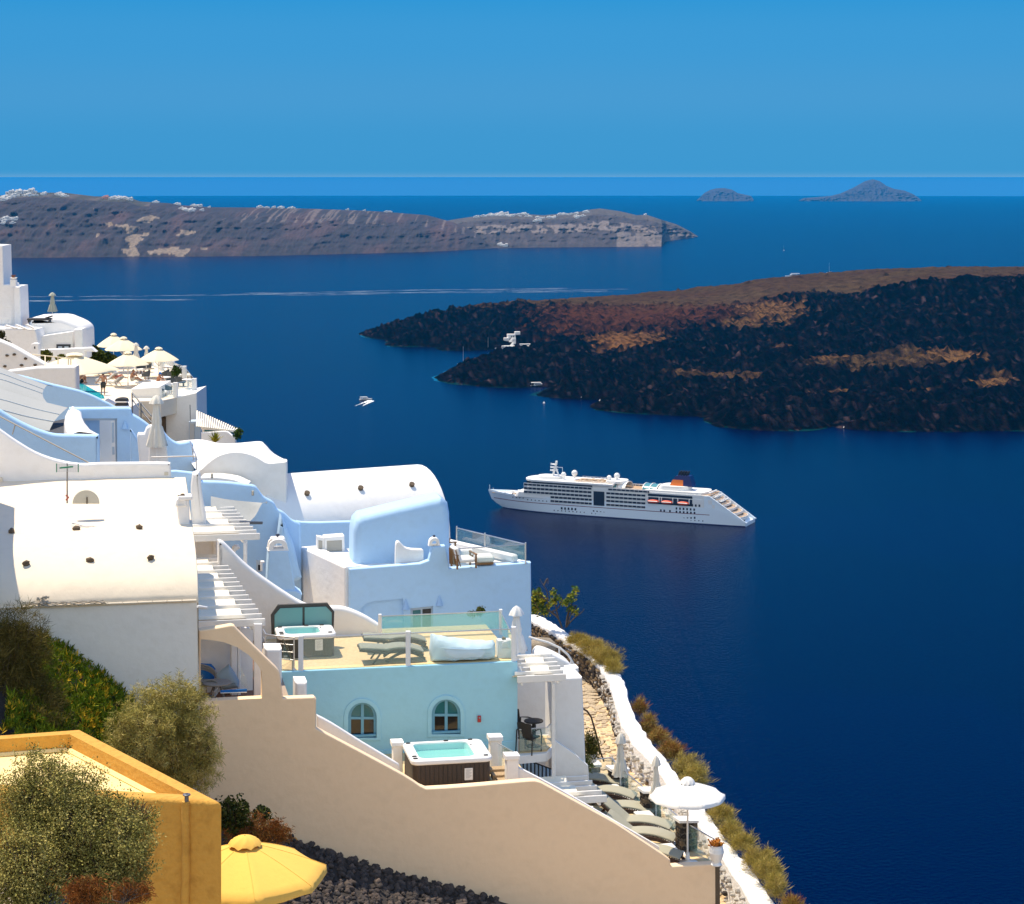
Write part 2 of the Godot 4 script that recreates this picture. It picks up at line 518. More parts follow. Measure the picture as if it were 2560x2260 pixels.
func lava_island() -> void:
	var coast_uv := [[893, 836], [930, 845], [970, 850], [966, 860], [975, 866], [1093, 867], [1104, 877], [1160, 876], [1212, 875], [1240, 873], [1278, 868], [1330, 869], [1352, 880], [1340, 889], [1256, 893], [1215, 903], [1164, 913], [1120, 930], [1089, 946], [1105, 953], [1142, 960], [1212, 967], [1300, 969], [1348, 966], [1390, 968], [1360, 978], [1346, 988], [1372, 994], [1402, 996], [1476, 999], [1512, 1000], [1496, 1008], [1480, 1016], [1500, 1025], [1542, 1029], [1608, 1035], [1660, 1038], [1725, 1040], [1762, 1039], [1764, 1052], [1792, 1066], [1858, 1074], [1940, 1077], [2012, 1076], [2050, 1070], [2078, 1063], [2109, 1071], [2188, 1076], [2276, 1080], [2320, 1075], [2373, 1080], [2466, 1077], [2560, 1076], [2700, 1084]]
	var coast := PackedVector2Array()
	for c in coast_uv:
		var p := sea_at(c[0], c[1])
		coast.append(Vector2(p.x, -p.z))
	for c in [[1500, 2300], [1600, 3000], [1500, 3950], [900, 4050], [430, 3950], [120, 3760], [-80, 3640], [-200, 3480]]: coast.append(Vector2(c[0], c[1]))
	# ground heights: [sighted column, row, distance]
	var pts := []
	for q in [[948, 823, 3400], [1005, 812, 3400], [1058, 799, 3420], [1124, 788, 3430], [1195, 777, 3460], [1256, 766, 3520], [1291, 756, 3560], [1388, 750, 3620], [1520, 740, 3680], [1660, 730, 3720], [1805, 719, 3740], [1907, 702, 3700], [2012, 694, 3650], [2110, 695, 3620], [2188, 693, 3560], [2232, 683, 3540], [2257, 675, 3520], [2290, 680, 3520], [2329, 684, 3560], [2466, 689, 3560], [2497, 682, 3500], [2545, 677, 3480], [2600, 682, 3480], [2720, 700, 3500],
			[1440, 790, 3300], [1500, 770, 3450], [1600, 790, 3300], [1750, 770, 3350], [1400, 850, 3020], [1330, 860, 2990], [1560, 845, 2860], [1640, 870, 2760], [1500, 890, 2720], [1700, 860, 2850], [1850, 830, 2950], [1950, 780, 3150], [2100, 745, 3300], [2250, 735, 3250], [2300, 712, 3180], [2400, 704, 3120], [2560, 704, 3080], [2200, 780, 3000], [2400, 770, 2950], [2560, 780, 2900],
			[1300, 935, 2550], [1420, 930, 2575], [1600, 950, 2450], [1800, 930, 2560], [2000, 900, 2560], [2150, 920, 2480], [2300, 880, 2550], [2386, 906, 2500], [2560, 890, 2520], [1700, 1000, 2255], [1900, 1010, 2195], [2065, 986, 2290], [2200, 990, 2260], [2320, 975, 2300], [2488, 960, 2320], [2600, 1000, 2230], [1150, 840, 3150], [1050, 835, 3250]]:
		var p := at_depth(q[0], q[1], q[2])
		pts.append(Vector3(p.x, p.y - sea_y(p.x, p.z), -p.z))
	var x0 := -300.0
	var x1 := 1220.0
	var z0 := 2010.0
	var z1 := 3980.0
	var cw := 20.0
	var nx := int((x1 - x0) / cw) + 2
	var nzz := int((z1 - z0) / cw) + 2
	var base := PackedFloat32Array()
	base.resize(nx * nzz)
	for j in nzz:
		for i in nx:
			var x := x0 + i * cw
			var z := z0 + j * cw
			var p := Vector2(x, z)
			var d := 1e9
			for k in coast.size():
				var q := Geometry2D.get_closest_point_to_segment(p, coast[k], coast[(k + 1) % coast.size()])
				d = min(d, q.distance_squared_to(p))
			d = sqrt(d)
			if not Geometry2D.is_point_in_polygon(p, coast):
				base[j * nx + i] = -d * 0.25
				continue
			var s := 0.0
			var w := 0.0
			for q in pts:
				var dd: float = (q.x - x) * (q.x - x) + (q.z - z) * (q.z - z) * 0.45 + 400.0
				var k := 1.0 / (dd * dd)
				s += q.y * k; w += k
			base[j * nx + i] = min(s / w, d * 0.30 if d < 30.0 else 9.0 + (d - 30.0) * 0.55)
	var rough := fnl(0.011, 21, 5, FastNoiseLite.TYPE_SIMPLEX_SMOOTH, FastNoiseLite.FRACTAL_RIDGED)
	var lump := fnl(0.045, 22, 3)
	var crag := fnl(0.05, 23, 3, FastNoiseLite.TYPE_SIMPLEX_SMOOTH, FastNoiseLite.FRACTAL_RIDGED)
	var block := fnl(0.16, 26, 2)
	var tone := fnl(0.004, 24, 4)
	var spots := fnl(0.05, 25, 4)
	# tawny patches of bare soil: [column, row, distance, half width, half depth (m), strength, redness]
	var patch := []
	for q in [[1556, 862, 2830, 42, 85, 1.0, 0.75], [1590, 845, 2900, 40, 80, 0.8, 0.6], [1933, 779, 3150, 50, 130, 0.75, 0.45], [1860, 815, 3020, 40, 60, 0.55, 0.35], [2386, 900, 2520, 36, 60, 0.85, 0.45], [2300, 905, 2510, 40, 60, 0.35, 0.1], [2200, 905, 2500, 80, 60, 0.32, 0.05], [2480, 962, 2320, 18, 32, 0.85, 0.5], [2500, 950, 2350, 14, 30, 0.7, 0.4], [2290, 978, 2290, 20, 20, 0.6, 0.4], [2065, 986, 2280, 22, 14, 0.55, 0.4], [1930, 870, 2720, 22, 14, 0.7, 0.6], [2080, 902, 2560, 24, 20, 0.6, 0.4], [1750, 940, 2480, 40, 40, 0.3, 0.3], [1850, 945, 2450, 25, 26, 0.35, 0.3]]:
		var p := at_depth(q[0], q[1], q[2])
		patch.append([p.x, -p.z, q[3], q[4], q[5], q[6]])
	var dx := 3.4
	var dz := 6.5
	var rows := []
	var cols := []
	var z := z1 - 8.0
	while z > z0:
		var row := []
		var cr := []
		var x := x0
		while x < x1 - 2.0:
			var fi := (x - x0) / cw
			var fj := (z - z0) / cw
			var i := int(fi)
			var j := int(fj)
			var fx := fi - i
			var fz := fj - j
			var h: float = lerp(lerp(base[j * nx + i], base[j * nx + i + 1], fx), lerp(base[(j + 1) * nx + i], base[(j + 1) * nx + i + 1], fx), fz)
			var pk := 0.0
			var red := 0.0
			var sp := spots.get_noise_2d(x, z)
			for q in patch:
				var e: float = sqrt(((x - q[0]) / q[2]) ** 2 + ((z - q[1]) / q[3]) ** 2)
				if e < 1.4:
					var k: float = clamp((1.15 - e + sp * 0.9) * 2.2, 0, 1) * q[4]
					if k > pk:
						pk = k; red = q[5]
			var tan_k := clampf((z - 3330.0 + x * 0.10 - max(0.0, 420.0 - x) * 0.35) / 90.0 + sp * 1.6 + tone.get_noise_2d(x, z) * 1.2, 0, 1)    # the old grassy tops behind the lava
			var hill_k: float = clamp(1.25 - sqrt(((x - 190.0) / 215.0) ** 2 + ((z - 3300.0) / 250.0) ** 2) + sp * 0.8, 0, 1) if x < 460 else 0.0
			hill_k *= clamp((x - 20.0) / 70.0 + sp, 0, 1)
			tan_k *= clampf(1.4 + crag.get_noise_2d(x * 0.3, z * 0.3) * 2.0, 0, 1)
			var soft: float = clamp(max(max(pk * 0.8, tan_k), hill_k * 0.6), 0, 1)
			var land := clampf(h / 9.0 + 0.25, 0, 1)
			var n := rough.get_noise_2d(x, z) * 10.0 + lump.get_noise_2d(x, z) * 7.0 + crag.get_noise_2d(x, z) * 7.0 - 2.0
			n *= lerp(1.0, 0.22, soft) * land
			row.append(Vector3(x, h + n + sea_y(x, z), -z))
			var t := tone.get_noise_2d(x + 500.0, z) * 0.5 + 0.5
			var q2 := clampf(sp * 0.9 + 0.5, 0, 1)
			var c := lin(0.0010, 0.0010, 0.0016).lerp(lin(0.014, 0.0085, 0.0085), q2 * q2 * (0.2 + t * 0.9)) * pow(2.0, block.get_noise_2d(x, z) * 6.0)
			c = c.lerp(lin(0.15, 0.058, 0.030), clamp(hill_k * 1.2 * (0.4 + q2 * 0.8 + block.get_noise_2d(x, z) * 0.8), 0, 1))
			c = c.lerp(lin(0.20, 0.135, 0.06).lerp(lin(0.13, 0.06, 0.035), t), tan_k * (0.45 + q2 * 0.55))
			pk *= clampf(0.75 + block.get_noise_2d(x * 0.8, z * 0.5) * 1.6, 0.1, 1.2)
			c = c.lerp(lin(0.34, 0.21, 0.09).lerp(lin(0.33, 0.14, 0.045), red), clamp(pk * (0.5 + q2), 0, 1))
			cr.append(c)
			x += dx
		rows.append(row); cols.append(cr)
		z -= dz
	var mb := Mb.new()
	mb.use_c = true
	mb.grid(rows, false, cols)
	for i in mb.n.size(): if mb.n[i].y < 0: mb.n[i] = -mb.n[i]
	structure("lava_island", mb, M.lava)
	# shallow water over the rocks of the shore
	var sh := Mb.new()
	var inner := []
	var outer := []
	var gap := fnl(0.01, 4, 3)
	for k in 54:
		var a := coast[k]
		var b: Vector2 = coast[k + 1]
		var pv := coast[max(k - 1, 0)]
		for s in 6:
			var p := a.lerp(b, s / 6.0)
			var d := (b - pv).normalized().lerp((coast[min(k + 2, coast.size() - 1)] - a).normalized(), s / 6.0).normalized()
			var nn := Vector2(d.y, -d.x)
			var w: float = clamp(3.0 + gap.get_noise_2d(p.x, p.y) * 14.0, 0.5, 12.0)
			var o := p + nn * w
			var q := p - nn * 14.0
			inner.append(Vector3(q.x, sea_y(q.x, q.y) + 0.12, -q.y))
			outer.append(Vector3(o.x, sea_y(o.x, o.y) + 0.12, -o.y))
	sh.grid([inner, outer])
	for i in sh.n.size(): sh.n[i] = Vector3.UP
	structure("water_shallows", sh, mat(lin(0.002, 0.045, 0.05), 0.12))

# a ridge of land: foot and crest sighted as [column, row] lists, distance of the foot found on the sea
func ridge_land(called: String, foot: Array, crest: Array, setback: float, step: float, nrow: int, seed_n: int, cliff: float, style: int, z_fixed := 0.0) -> Dictionary:
	var u0: float = crest[0][0]
	var u1: float = crest[-1][0]
	var sample := func(l: Array, u: float) -> float:
		for k in l.size() - 1:
			if u <= l[k + 1][0]: return lerp(float(l[k][1]), float(l[k + 1][1]), clamp((u - l[k][0]) / max(l[k + 1][0] - l[k][0], 0.001), 0, 1))
		return l[-1][1]
	var cols := int((u1 - u0) / step) + 1
	var mb := Mb.new()
	mb.use_c = true
	var g1 := fnl(0.0045, seed_n, 4, FastNoiseLite.TYPE_SIMPLEX_SMOOTH, FastNoiseLite.FRACTAL_RIDGED)
	var g2 := fnl(0.016, seed_n + 1, 4)
	var g3 := fnl(0.0032, seed_n + 2, 4)
	var rows := []
	var cc := []
	var top := []
	for j in nrow + 4:
		rows.append([]); cc.append([])
	for i in cols:
		var u := u0 + i * step
		var vf: float = sample.call(foot, u)
		var vc: float = sample.call(crest, u)
		var pf := sea_at(u, vf)
		if z_fixed > 0.0: pf = at_depth(u, vf, z_fixed)
		var zf := -pf.z
		var back: float = min(setback, (vf - vc) / F * zf * 6.0 + 30.0)
		var pc := at_depth(u, vc, zf + back)
		top.append(pc)
		for j in nrow + 4:
			if j == 0:
				rows[0].append(pf + Vector3(0, -12, 40)); cc[0].append(lin(0.05, 0.04, 0.04)); continue
			if j > nrow:
				var k := j - nrow
				rows[j].append(pc + Vector3(0, -k * k * 18.0, -k * 220.0)); cc[j].append(lin(0.12, 0.10, 0.06)); continue
			var t := float(j - 1) / (nrow - 1)
			var prof := 1.0 - pow(1.0 - t, cliff)
			var y: float = lerp(pf.y, pc.y, prof)
			var hgt := pc.y - pf.y
			var fade: float = sin(PI * clamp(t, 0.0, 1.0)) * 0.8 + 0.2 * (1.0 - t)
			var x: float = lerp(pf.x, pc.x, t)
			var g := g1.get_noise_2d(x * 1.5, y * 0.7)
			var s := g2.get_noise_2d(x * 1.3, y * 2.2)
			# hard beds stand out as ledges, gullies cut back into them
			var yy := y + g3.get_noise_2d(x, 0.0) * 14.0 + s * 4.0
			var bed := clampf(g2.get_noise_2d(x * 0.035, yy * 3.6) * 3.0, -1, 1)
			var push := (g * 75.0 + s * 38.0 + (bed * 11.0 if style < 2 else 0.0)) * fade * (zf / 7000.0)
			if style == 2: push *= 0.8
			rows[j].append(Vector3(x, y + s * hgt * 0.03 * fade, -lerp(zf, zf + back, t) + push))
			var q := s * 0.5 + 0.5
			var b := g3.get_noise_2d(x * 1.6, y * 2.5) * 0.5 + 0.5
			var c := lin(0.018, 0.014, 0.020).lerp(lin(0.075, 0.050, 0.055), q * q)
			if bed > 0.35: c = c.lerp(lin(0.035, 0.027, 0.032), 0.7)  # dark rock beds, with the shade of the ledges put into their colour
			if style == 0:
				c = c.lerp(lin(0.11, 0.055, 0.05), clamp((b - 0.55) * 3.5, 0, 0.75))
				var pale := g3.get_noise_2d(x * 2.2 + 900.0, y * 5.0)
				if t > 0.5 and g2.get_noise_2d(x * 2.6, y * 0.5 + 50.0) > 0.24 and u > 560: c = c.lerp(lin(0.26, 0.20, 0.17), 0.6)
				if pale > 0.26 and u > 240 and u < 520 and t < 0.6: c = c.lerp(lin(0.42, 0.32, 0.22), 0.75)
				if t > 0.78 and u < 380: c = lin(0.06, 0.055, 0.035).lerp(lin(0.13, 0.10, 0.08), clamp(s * 2.0 + 0.3, 0, 1))
			elif style == 1:
				c = lin(0.035, 0.030, 0.035).lerp(lin(0.11, 0.085, 0.085), q)
				if bed > 0.5: c = c.lerp(lin(0.05, 0.045, 0.05), 0.6)  # same dark beds, ledge shade included in the colour
				if t > 0.30 and t < 0.52 and s > -0.05: c = c.lerp(lin(0.32, 0.26, 0.23), 0.7)
				if t < 0.3 and u > 1540 and g > 0.0: c = c.lerp(lin(0.30, 0.25, 0.22), 0.6)
				if t > 0.7: c = lin(0.08, 0.07, 0.06).lerp(lin(0.14, 0.115, 0.10), q)
			else: c = lin(0.05, 0.04, 0.045).lerp(lin(0.09, 0.07, 0.075), q)
			cc[j].append(c)
	mb.grid(rows, false, cc)
	for i in mb.n.size(): mb.n[i] = -mb.n[i]
	var idx := mb.ix
	for i in range(0, idx.size(), 3):
		var k := idx[i + 1]
		idx[i + 1] = idx[i + 2]; idx[i + 2] = k
	mb.ix = idx
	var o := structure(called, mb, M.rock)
	return {"node": o, "rows": rows, "u0": u0, "step": step, "nrow": nrow}

func on_land(l: Dictionary, u: float, t: float) -> Vector3:
	var i := int(clamp((u - l.u0) / l.step, 0, l.rows[0].size() - 1))
	return l.rows[int(clamp(1 + t * (l.nrow - 1), 1, l.nrow))][i]

func far_house_mesh(kind: int) -> Array:      # [walls, openings]: a small cubic village house with a stepped roof
	var w := Mb.new()
	var o := Mb.new()
	w.box(Transform3D(Basis(), Vector3(0, 2.5, 0)), Vector3(10, 9, 8), 0.4)
	w.box(Transform3D(Basis(), Vector3(-7, 1.2, 1)), Vector3(7, 6.4, 7), 0.4)
	if kind == 1: w.box(Transform3D(Basis(), Vector3(9, 1.6, -1)), Vector3(9, 7.2, 7), 0.4)
	w.box(Transform3D(Basis(), Vector3(2, 7.6, -1)), Vector3(3, 2, 3), 0.3)
	for x in [-3.0, 0.0, 3.0]: o.box(Transform3D(Basis(), Vector3(x, 3.6, 4.0)), Vector3(1.2, 1.9, 0.12))
	o.box(Transform3D(Basis(), Vector3(-7.5, 1.6, 4.5)), Vector3(1.3, 2.4, 0.12))
	return [w.mesh(), o.mesh()]

func far_coast() -> void:
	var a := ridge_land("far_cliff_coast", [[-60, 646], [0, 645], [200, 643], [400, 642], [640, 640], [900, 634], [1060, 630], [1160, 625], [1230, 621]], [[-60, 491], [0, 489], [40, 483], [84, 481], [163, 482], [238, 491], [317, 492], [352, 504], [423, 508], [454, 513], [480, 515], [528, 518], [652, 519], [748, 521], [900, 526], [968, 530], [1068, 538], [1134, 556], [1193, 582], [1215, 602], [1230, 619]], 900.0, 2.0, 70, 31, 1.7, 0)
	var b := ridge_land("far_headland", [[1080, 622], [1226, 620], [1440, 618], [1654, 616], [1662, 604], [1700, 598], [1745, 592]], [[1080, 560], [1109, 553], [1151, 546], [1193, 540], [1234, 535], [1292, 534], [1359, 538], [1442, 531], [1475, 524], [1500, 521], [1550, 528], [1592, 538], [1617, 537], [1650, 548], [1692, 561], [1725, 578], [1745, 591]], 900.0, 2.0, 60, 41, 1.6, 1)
	ridge_land("rocky_islet", [[1740, 502], [1885, 502]], [[1742, 501], [1752, 492], [1762, 482], [1775, 475], [1790, 471], [1810, 470], [1830, 474], [1845, 483], [1860, 486], [1878, 490], [1884, 500]], 1500.0, 1.5, 26, 51, 1.3, 2, 26500.0)
	ridge_land("rocky_islet", [[1995, 503], [2305, 503]], [[1997, 501], [2010, 495], [2040, 493], [2075, 490], [2100, 484], [2118, 476], [2140, 466], [2165, 452], [2182, 448], [2200, 453], [2215, 464], [2235, 472], [2260, 476], [2280, 484], [2296, 494], [2303, 501]], 1500.0, 1.5, 26, 61, 1.3, 2, 26500.0)
	var kinds := [far_house_mesh(0), far_house_mesh(1)]
	var spots := []
	for q in [[a, 22, 60, 0.985, 6, 1.7, "in the big block on the skyline at far left"], [a, 50, 84, 0.99, 5, 1.7, "at the right of the skyline block at far left"], [a, 2, 40, 0.80, 7, 1.4, "in the terraced group below the skyline at far left"], [a, 40, 190, 0.86, 10, 1.2, "scattered on the scrub left of the pale scar"], [a, 145, 172, 0.88, 5, 1.2, "beside the pale quarry scar"], [a, 282, 330, 0.88, 12, 1.2, "in the dense row above the cliff shoulder"], [a, 255, 270, 0.90, 3, 1.2, "pink washed, by the dense row"], [a, 380, 396, 0.99, 4, 1.0, "alone on the skyline past the shoulder"], [a, 440, 456, 0.99, 3, 1.0, "on the dip of the skyline"], [a, 484, 506, 0.985, 4, 1.1, "in the skyline group over the green terrace"], [a, 522, 526, 0.98, 1, 1.0, "alone right of the green terrace group"], [a, 456, 512, 0.78, 9, 1.1, "in the row along the green terrace"], [a, 650, 672, 0.99, 4, 1.0, "in the first of three skyline pairs mid coast"], [a, 686, 704, 0.99, 4, 1.0, "in the second of three skyline pairs mid coast"], [a, 725, 742, 0.99, 4, 1.0, "in the third of three skyline pairs mid coast"], [a, 0, 45, 0.40, 6, 1.3, "half way down the cliff at far left"], [a, 860, 980, 0.99, 5, 0.8, "spread thinly over the coast's right skyline"],
			[b, 1190, 1250, 0.93, 14, 0.9, "left of the pyramid shaped village top"], [b, 1228, 1330, 0.86, 16, 0.9, "on the slope under the village top"], [b, 1240, 1270, 0.99, 7, 1.1, "on the very top of the village hill"], [b, 1300, 1318, 0.96, 5, 1.0, "just right of the village hill"], [b, 1330, 1400, 0.80, 10, 0.9, "on the middle saddle"], [b, 1400, 1470, 0.90, 12, 0.9, "climbing the right hill"], [b, 1440, 1460, 0.72, 4, 1.0, "below the right hill"], [b, 1612, 1622, 0.98, 2, 0.9, "near the headland's tip"], [b, 1240, 1268, 0.06, 6, 1.0, "at the landing by the water"], [b, 1330, 1345, 0.68, 4, 0.9, "under the middle saddle"]]:
		for i in q[4]: spots.append([q[0], rng.randf_range(q[1], q[2]), clamp(q[3] + rng.randf_range(-0.045, 0.02), 0.02, 1.0), q[5] * rng.randf_range(0.6, 1.25), q[6]])
	for s in spots:
		var k: int = rng.randi() % 2
		var p := on_land(s[0], s[1], s[2])
		var on_a: bool = s[0] == a
		var o := thing("far_house", ("tiny house on the far coast, " if on_a else "tiny house on the far headland, ") + s[4], "house", p, "white houses along the far cliff coast" if on_a else "white houses on the far headland", rng.randf_range(-30, 30))
		o.scale = Vector3.ONE * s[3]
		place("wall", kinds[k][0], M.far_pink if on_a and s[1] > 254 and s[1] < 272 else M.far_white, o, Transform3D())
		place("window", kinds[k][1], M.far_dark, o, Transform3D()).set_meta("kind", "stuff")

# ================================================================ ships
func sprism(mb: Mb, x0: float, x1: float, y0: float, y1: float, zh: float, rf := 0.0, ra := 0.0, slope := 0.0) -> void:
	# a deck house: plan rounded at the bow end by rf and at the stern end by ra, its front leaning back by slope
	var pl := []
	if rf > 0.0:
		for i in 9:
			var a := PI * i / 8.0
			pl.append(Vector2(x0 + rf - sin(a) * rf, cos(a) * zh))
	else: pl.append_array([Vector2(x0, zh), Vector2(x0, -zh)])
	if ra > 0.0:
		for i in 9:
			var a := PI * i / 8.0
			pl.append(Vector2(x1 - ra + sin(a) * ra, -cos(a) * zh))
	else: pl.append_array([Vector2(x1, -zh), Vector2(x1, zh)])
	var lo := []
	var hi := []
	for p in pl:
		var k: float = clamp(1.0 - (p.x - x0) / max(rf + 4.0, 4.0), 0, 1)
		lo.append(Vector3(p.x, y0, p.y)); hi.append(Vector3(p.x + slope * k, y1, p.y))
	var m := pl.size()
	for i in m:
		var j := (i + 1) % m
		mb.quad(lo[j], lo[i], hi[i], hi[j])
	for i in range(1, m - 1):
		mb.tri(hi[0], hi[i], hi[i + 1])
		mb.tri(lo[0], lo[i + 1], lo[i])

func bx(mb: Mb, x0: float, x1: float, y0: float, y1: float, z0: float, z1: float, bev := 0.0) -> void:
	mb.box(Transform3D(Basis(), Vector3((x0 + x1) / 2, (y0 + y1) / 2, (z0 + z1) / 2)), Vector3(abs(x1 - x0), abs(y1 - y0), abs(z1 - z0)), bev)

func cruise_ship() -> void:
	# own axes: x from the bow's waterline (0) to the stern (194), y up, z towards the near side
	var bow := sea_at(1259, 1268)
	var stern := sea_at(1874, 1311)
	var d := stern - bow
	var yaw := rad_to_deg(atan2(-d.z, d.x))
	var L := Vector2(d.x, d.z).length()
	var k := L / 194.0
	var o := thing("cruise_ship", "large white cruise ship with orange and navy funnel anchored in the bay", "cruise ship", bow, "", yaw)
	o.scale = Vector3.ONE * k
	# hull
	var mb := Mb.new()
	var rows := []
	var st := [[-12.5, 0.05, 0.02, 13.0, 11.5], [-10, 1.3, 0.04, 12.9, 6.0], [-6, 3.4, 0.1, 12.7, 3.0], [0, 6.2, 0.5, 12.4, 0.0], [8, 9.0, 3.4, 12.1, -2.0], [18, 11.6, 6.8, 11.9, -2.0], [30, 12.9, 9.8, 12.0, -2.0], [45, 13.2, 12.0, 12.0, -2.0], [70, 13.3, 13.0, 12.0, -2.0], [120, 13.3, 13.2, 12.0, -2.0], [160, 13.3, 13.0, 12.0, -2.0], [172, 13.2, 12.6, 12.0, -2.0], [181, 13.0, 12.2, 9.5, -1.6], [189, 12.6, 11.8, 5.5, -1.0], [194.5, 11.8, 11.2, 2.6, -0.4]]
	for sd in [1.0, -1.0]:
		rows = []
		for s in st:
			var row := []
			for q in 9:
				var t := q / 8.0
				var y: float = lerp(float(s[4]), float(s[3]), t)
				var z: float = lerp(float(s[2]), float(s[1]), pow(t, 0.8))
				row.append(Vector3(s[0], y, z * sd))
			rows.append(row)
		if sd < 0: rows.reverse()
		mb.grid(rows)
	# transom and deck
	var tr := []
	for q in 9: tr.append(lerp(-11.8, 11.8, q / 8.0))
	mb.quad(Vector3(194.5, -0.4, 11.2), Vector3(194.5, -0.4, -11.2), Vector3(194.5, 2.6, -11.8), Vector3(194.5, 2.6, 11.8))
	for i in st.size() - 1:
		mb.quad(Vector3(st[i][0], st[i][3] - 1.0, st[i][1]), Vector3(st[i + 1][0], st[i + 1][3] - 1.0, st[i + 1][1]), Vector3(st[i + 1][0], st[i + 1][3] - 1.0, -st[i + 1][1]), Vector3(st[i][0], st[i][3] - 1.0, -st[i][1]))
	part("hull", mb, M.hull, o, false)
	mb = Mb.new()
	for s in [[-7.5, 8], [8, 30], [30, 60], [60, 110], [110, 168]]:
		for sd in [1.0, -1.0]:
			var ze := func(x: float) -> float:
				for i in st.size() - 1:
					if x <= st[i + 1][0]: 
						var f: float = (x - st[i][0]) / (st[i + 1][0] - st[i][0])
						var t: float = clamp((7.0 - lerp(float(st[i][4]), float(st[i + 1][4]), f)) / (lerp(float(st[i][3]), float(st[i + 1][3]), f) - lerp(float(st[i][4]), float(st[i + 1][4]), f)), 0, 1)
						return lerp(lerp(float(st[i][2]), float(st[i + 1][2]), f), lerp(float(st[i][1]), float(st[i + 1][1]), f), pow(t, 0.8))
				return 12.0
			var n := 8
			for i in n:
				var xa: float = lerp(float(s[0]), float(s[1]), i / float(n))
				var xb: float = lerp(float(s[0]), float(s[1]), (i + 1) / float(n))
				mb.bar(Vector3(xa, 7.0, (ze.call(xa) + 0.02) * sd), Vector3(xb, 7.0, (ze.call(xb) + 0.02) * sd), 0.16, 0.42)
	part("hull_stripe", mb, M.ship_stripe, o, false).set_meta("kind", "stuff")
	mb = Mb.new()
	for i in range(3, st.size() - 1):
		for sd in [1.0, -1.0]: mb.bar(Vector3(st[i][0], 0.15, (lerp(float(st[i][2]), float(st[i][1]), pow(clamp((0.15 - st[i][4]) / (st[i][3] - st[i][4]), 0, 1), 0.8)) + 0.05) * sd), Vector3(st[i + 1][0], 0.15, (lerp(float(st[i + 1][2]), float(st[i + 1][1]), pow(clamp((0.15 - st[i + 1][4]) / (st[i + 1][3] - st[i + 1][4]), 0, 1), 0.8)) + 0.05) * sd), 0.2, 0.9)
	part("boot_top", mb, M.ship_navy, o, false).set_meta("kind", "stuff")
	# superstructure
	mb = Mb.new()
	sprism(mb, 11, 172, 11.0, 14.6, 13.0, 6.0, 0, 4.0)
	sprism(mb, 17, 170, 14.6, 17.6, 13.1, 7.0, 0, 4.0)
	sprism(mb, 21.5, 167, 17.6, 20.6, 12.8, 8.0, 0, 2.0)
	sprism(mb, 22.5, 92, 20.6, 23.2, 12.2, 9.0, 0, 1.5)
	sprism(mb, 118, 164, 20.6, 22.2, 12.0, 0, 5.0, 0)
	sprism(mb, 124, 150, 22.2, 25.2, 9.0, 6.0, 8.0, 3.0)
	part("superstructure", mb, M.ship_white, o, false)
	mb = Mb.new()
	sprism(mb, 20.0, 93, 23.2, 24.4, 13.6, 10.0, 0, 0.0)
	sprism(mb, 27, 48, 24.4, 26.4, 7.0, 6.0, 6.0, 2.0)
	sprism(mb, 84, 100, 24.4, 26.2, 8.5, 3.0, 5.0, 1.0)
	part("bridge_roof", mb, M.ship_white, o, false)
	mb = Mb.new()
	bx(mb, 60, 92, 23.2, 24.46, -9, 9)
	bx(mb, 92, 120, 20.5, 20.68, -12.4, 12.4)
	bx(mb, 150, 168, 20.5, 20.68, -11.5, 11.5)
	bx(mb, -8, 14, 11.05, 11.12, -3.5, 3.5)
	part("teak_deck", mb, M.ship_deck, o, false)
	# balcony rows: dark glass set back behind pale parapets, one partition per cabin
	var slab := Mb.new()
	for r in [[22.5, 77, 20.0, 1.9], [22.5, 77, 17.2, 2.0], [22.5, 77, 14.4, 2.0], [44, 77, 8.9, 1.9], [44, 77, 11.7, 2.0], [88.5, 119, 17.4, 1.9], [88.5, 119, 14.6, 1.9], [88.5, 119, 11.8, 1.9], [88.5, 119, 9.0, 1.8], [90, 122, 20.4, 1.7]]:
		for sd in [1.0, -1.0]:
			var g := Mb.new()
			bx(g, r[0], r[1], r[2] - 0.6, r[2] + r[3] - 0.6, 13.20 * sd, 13.34 * sd)
			part("balcony_row", g, M.ship_glass, o, false)
			var z: float = 13.42 * sd
			bx(slab, r[0], r[1], r[2] + r[3] - 0.65, r[2] + r[3] - 0.15, 13.2 * sd, z)
			bx(slab, r[0], r[1], r[2] - 0.55, r[2] - 0.20, 13.2 * sd, z)
			var x: float = r[0]
			while x <= r[1] + 0.01:
				bx(slab, x - 0.12, x + 0.12, r[2] - 0.6, r[2] + r[3] - 0.6, 13.2 * sd, z)
				x += 3.4
	part("balcony_parapet", slab, M.ship_white, o, false).set_meta("kind", "stuff")
	mb = Mb.new()
	for sd in [1.0, -1.0]:
		bx(mb, 78.5, 87, 8.4, 18.8, 13.2 * sd, 13.40 * sd)
		for x in [80.6, 82.7, 84.8]: bx(mb, x - 0.1, x + 0.1, 8.4, 18.8, 13.2 * sd, 13.5 * sd)
	part("atrium_glazing", mb, M.ship_glass, o, false)
	var bw := Mb.new()                                                # bridge windows
	for i in 9:
		var a := PI * (i - 0.5) / 8.0
		var p := Vector3(22.0 + 9.0 - sin(a) * 9.3, 21.9, cos(a) * 12.4)
		bw.box(Transform3D(Basis(Vector3.UP, atan2(-p.z / 12.4, -(p.x - 31.0) / 9.3) + PI), p), Vector3(0.3, 1.3, 2.8))
	for sd in [1.0, -1.0]: bx(bw, 30, 77, 21.3, 22.7, 12.2 * sd, 12.34 * sd)
	part("bridge_window", bw, M.ship_glass, o, false).set_meta("kind", "stuff")
	# hull windows, each one a part
	var wm := Mb.new()
	wm.box(Transform3D(), Vector3(1.35, 1.7, 0.16), 0.1)
	var wmesh := wm.mesh()
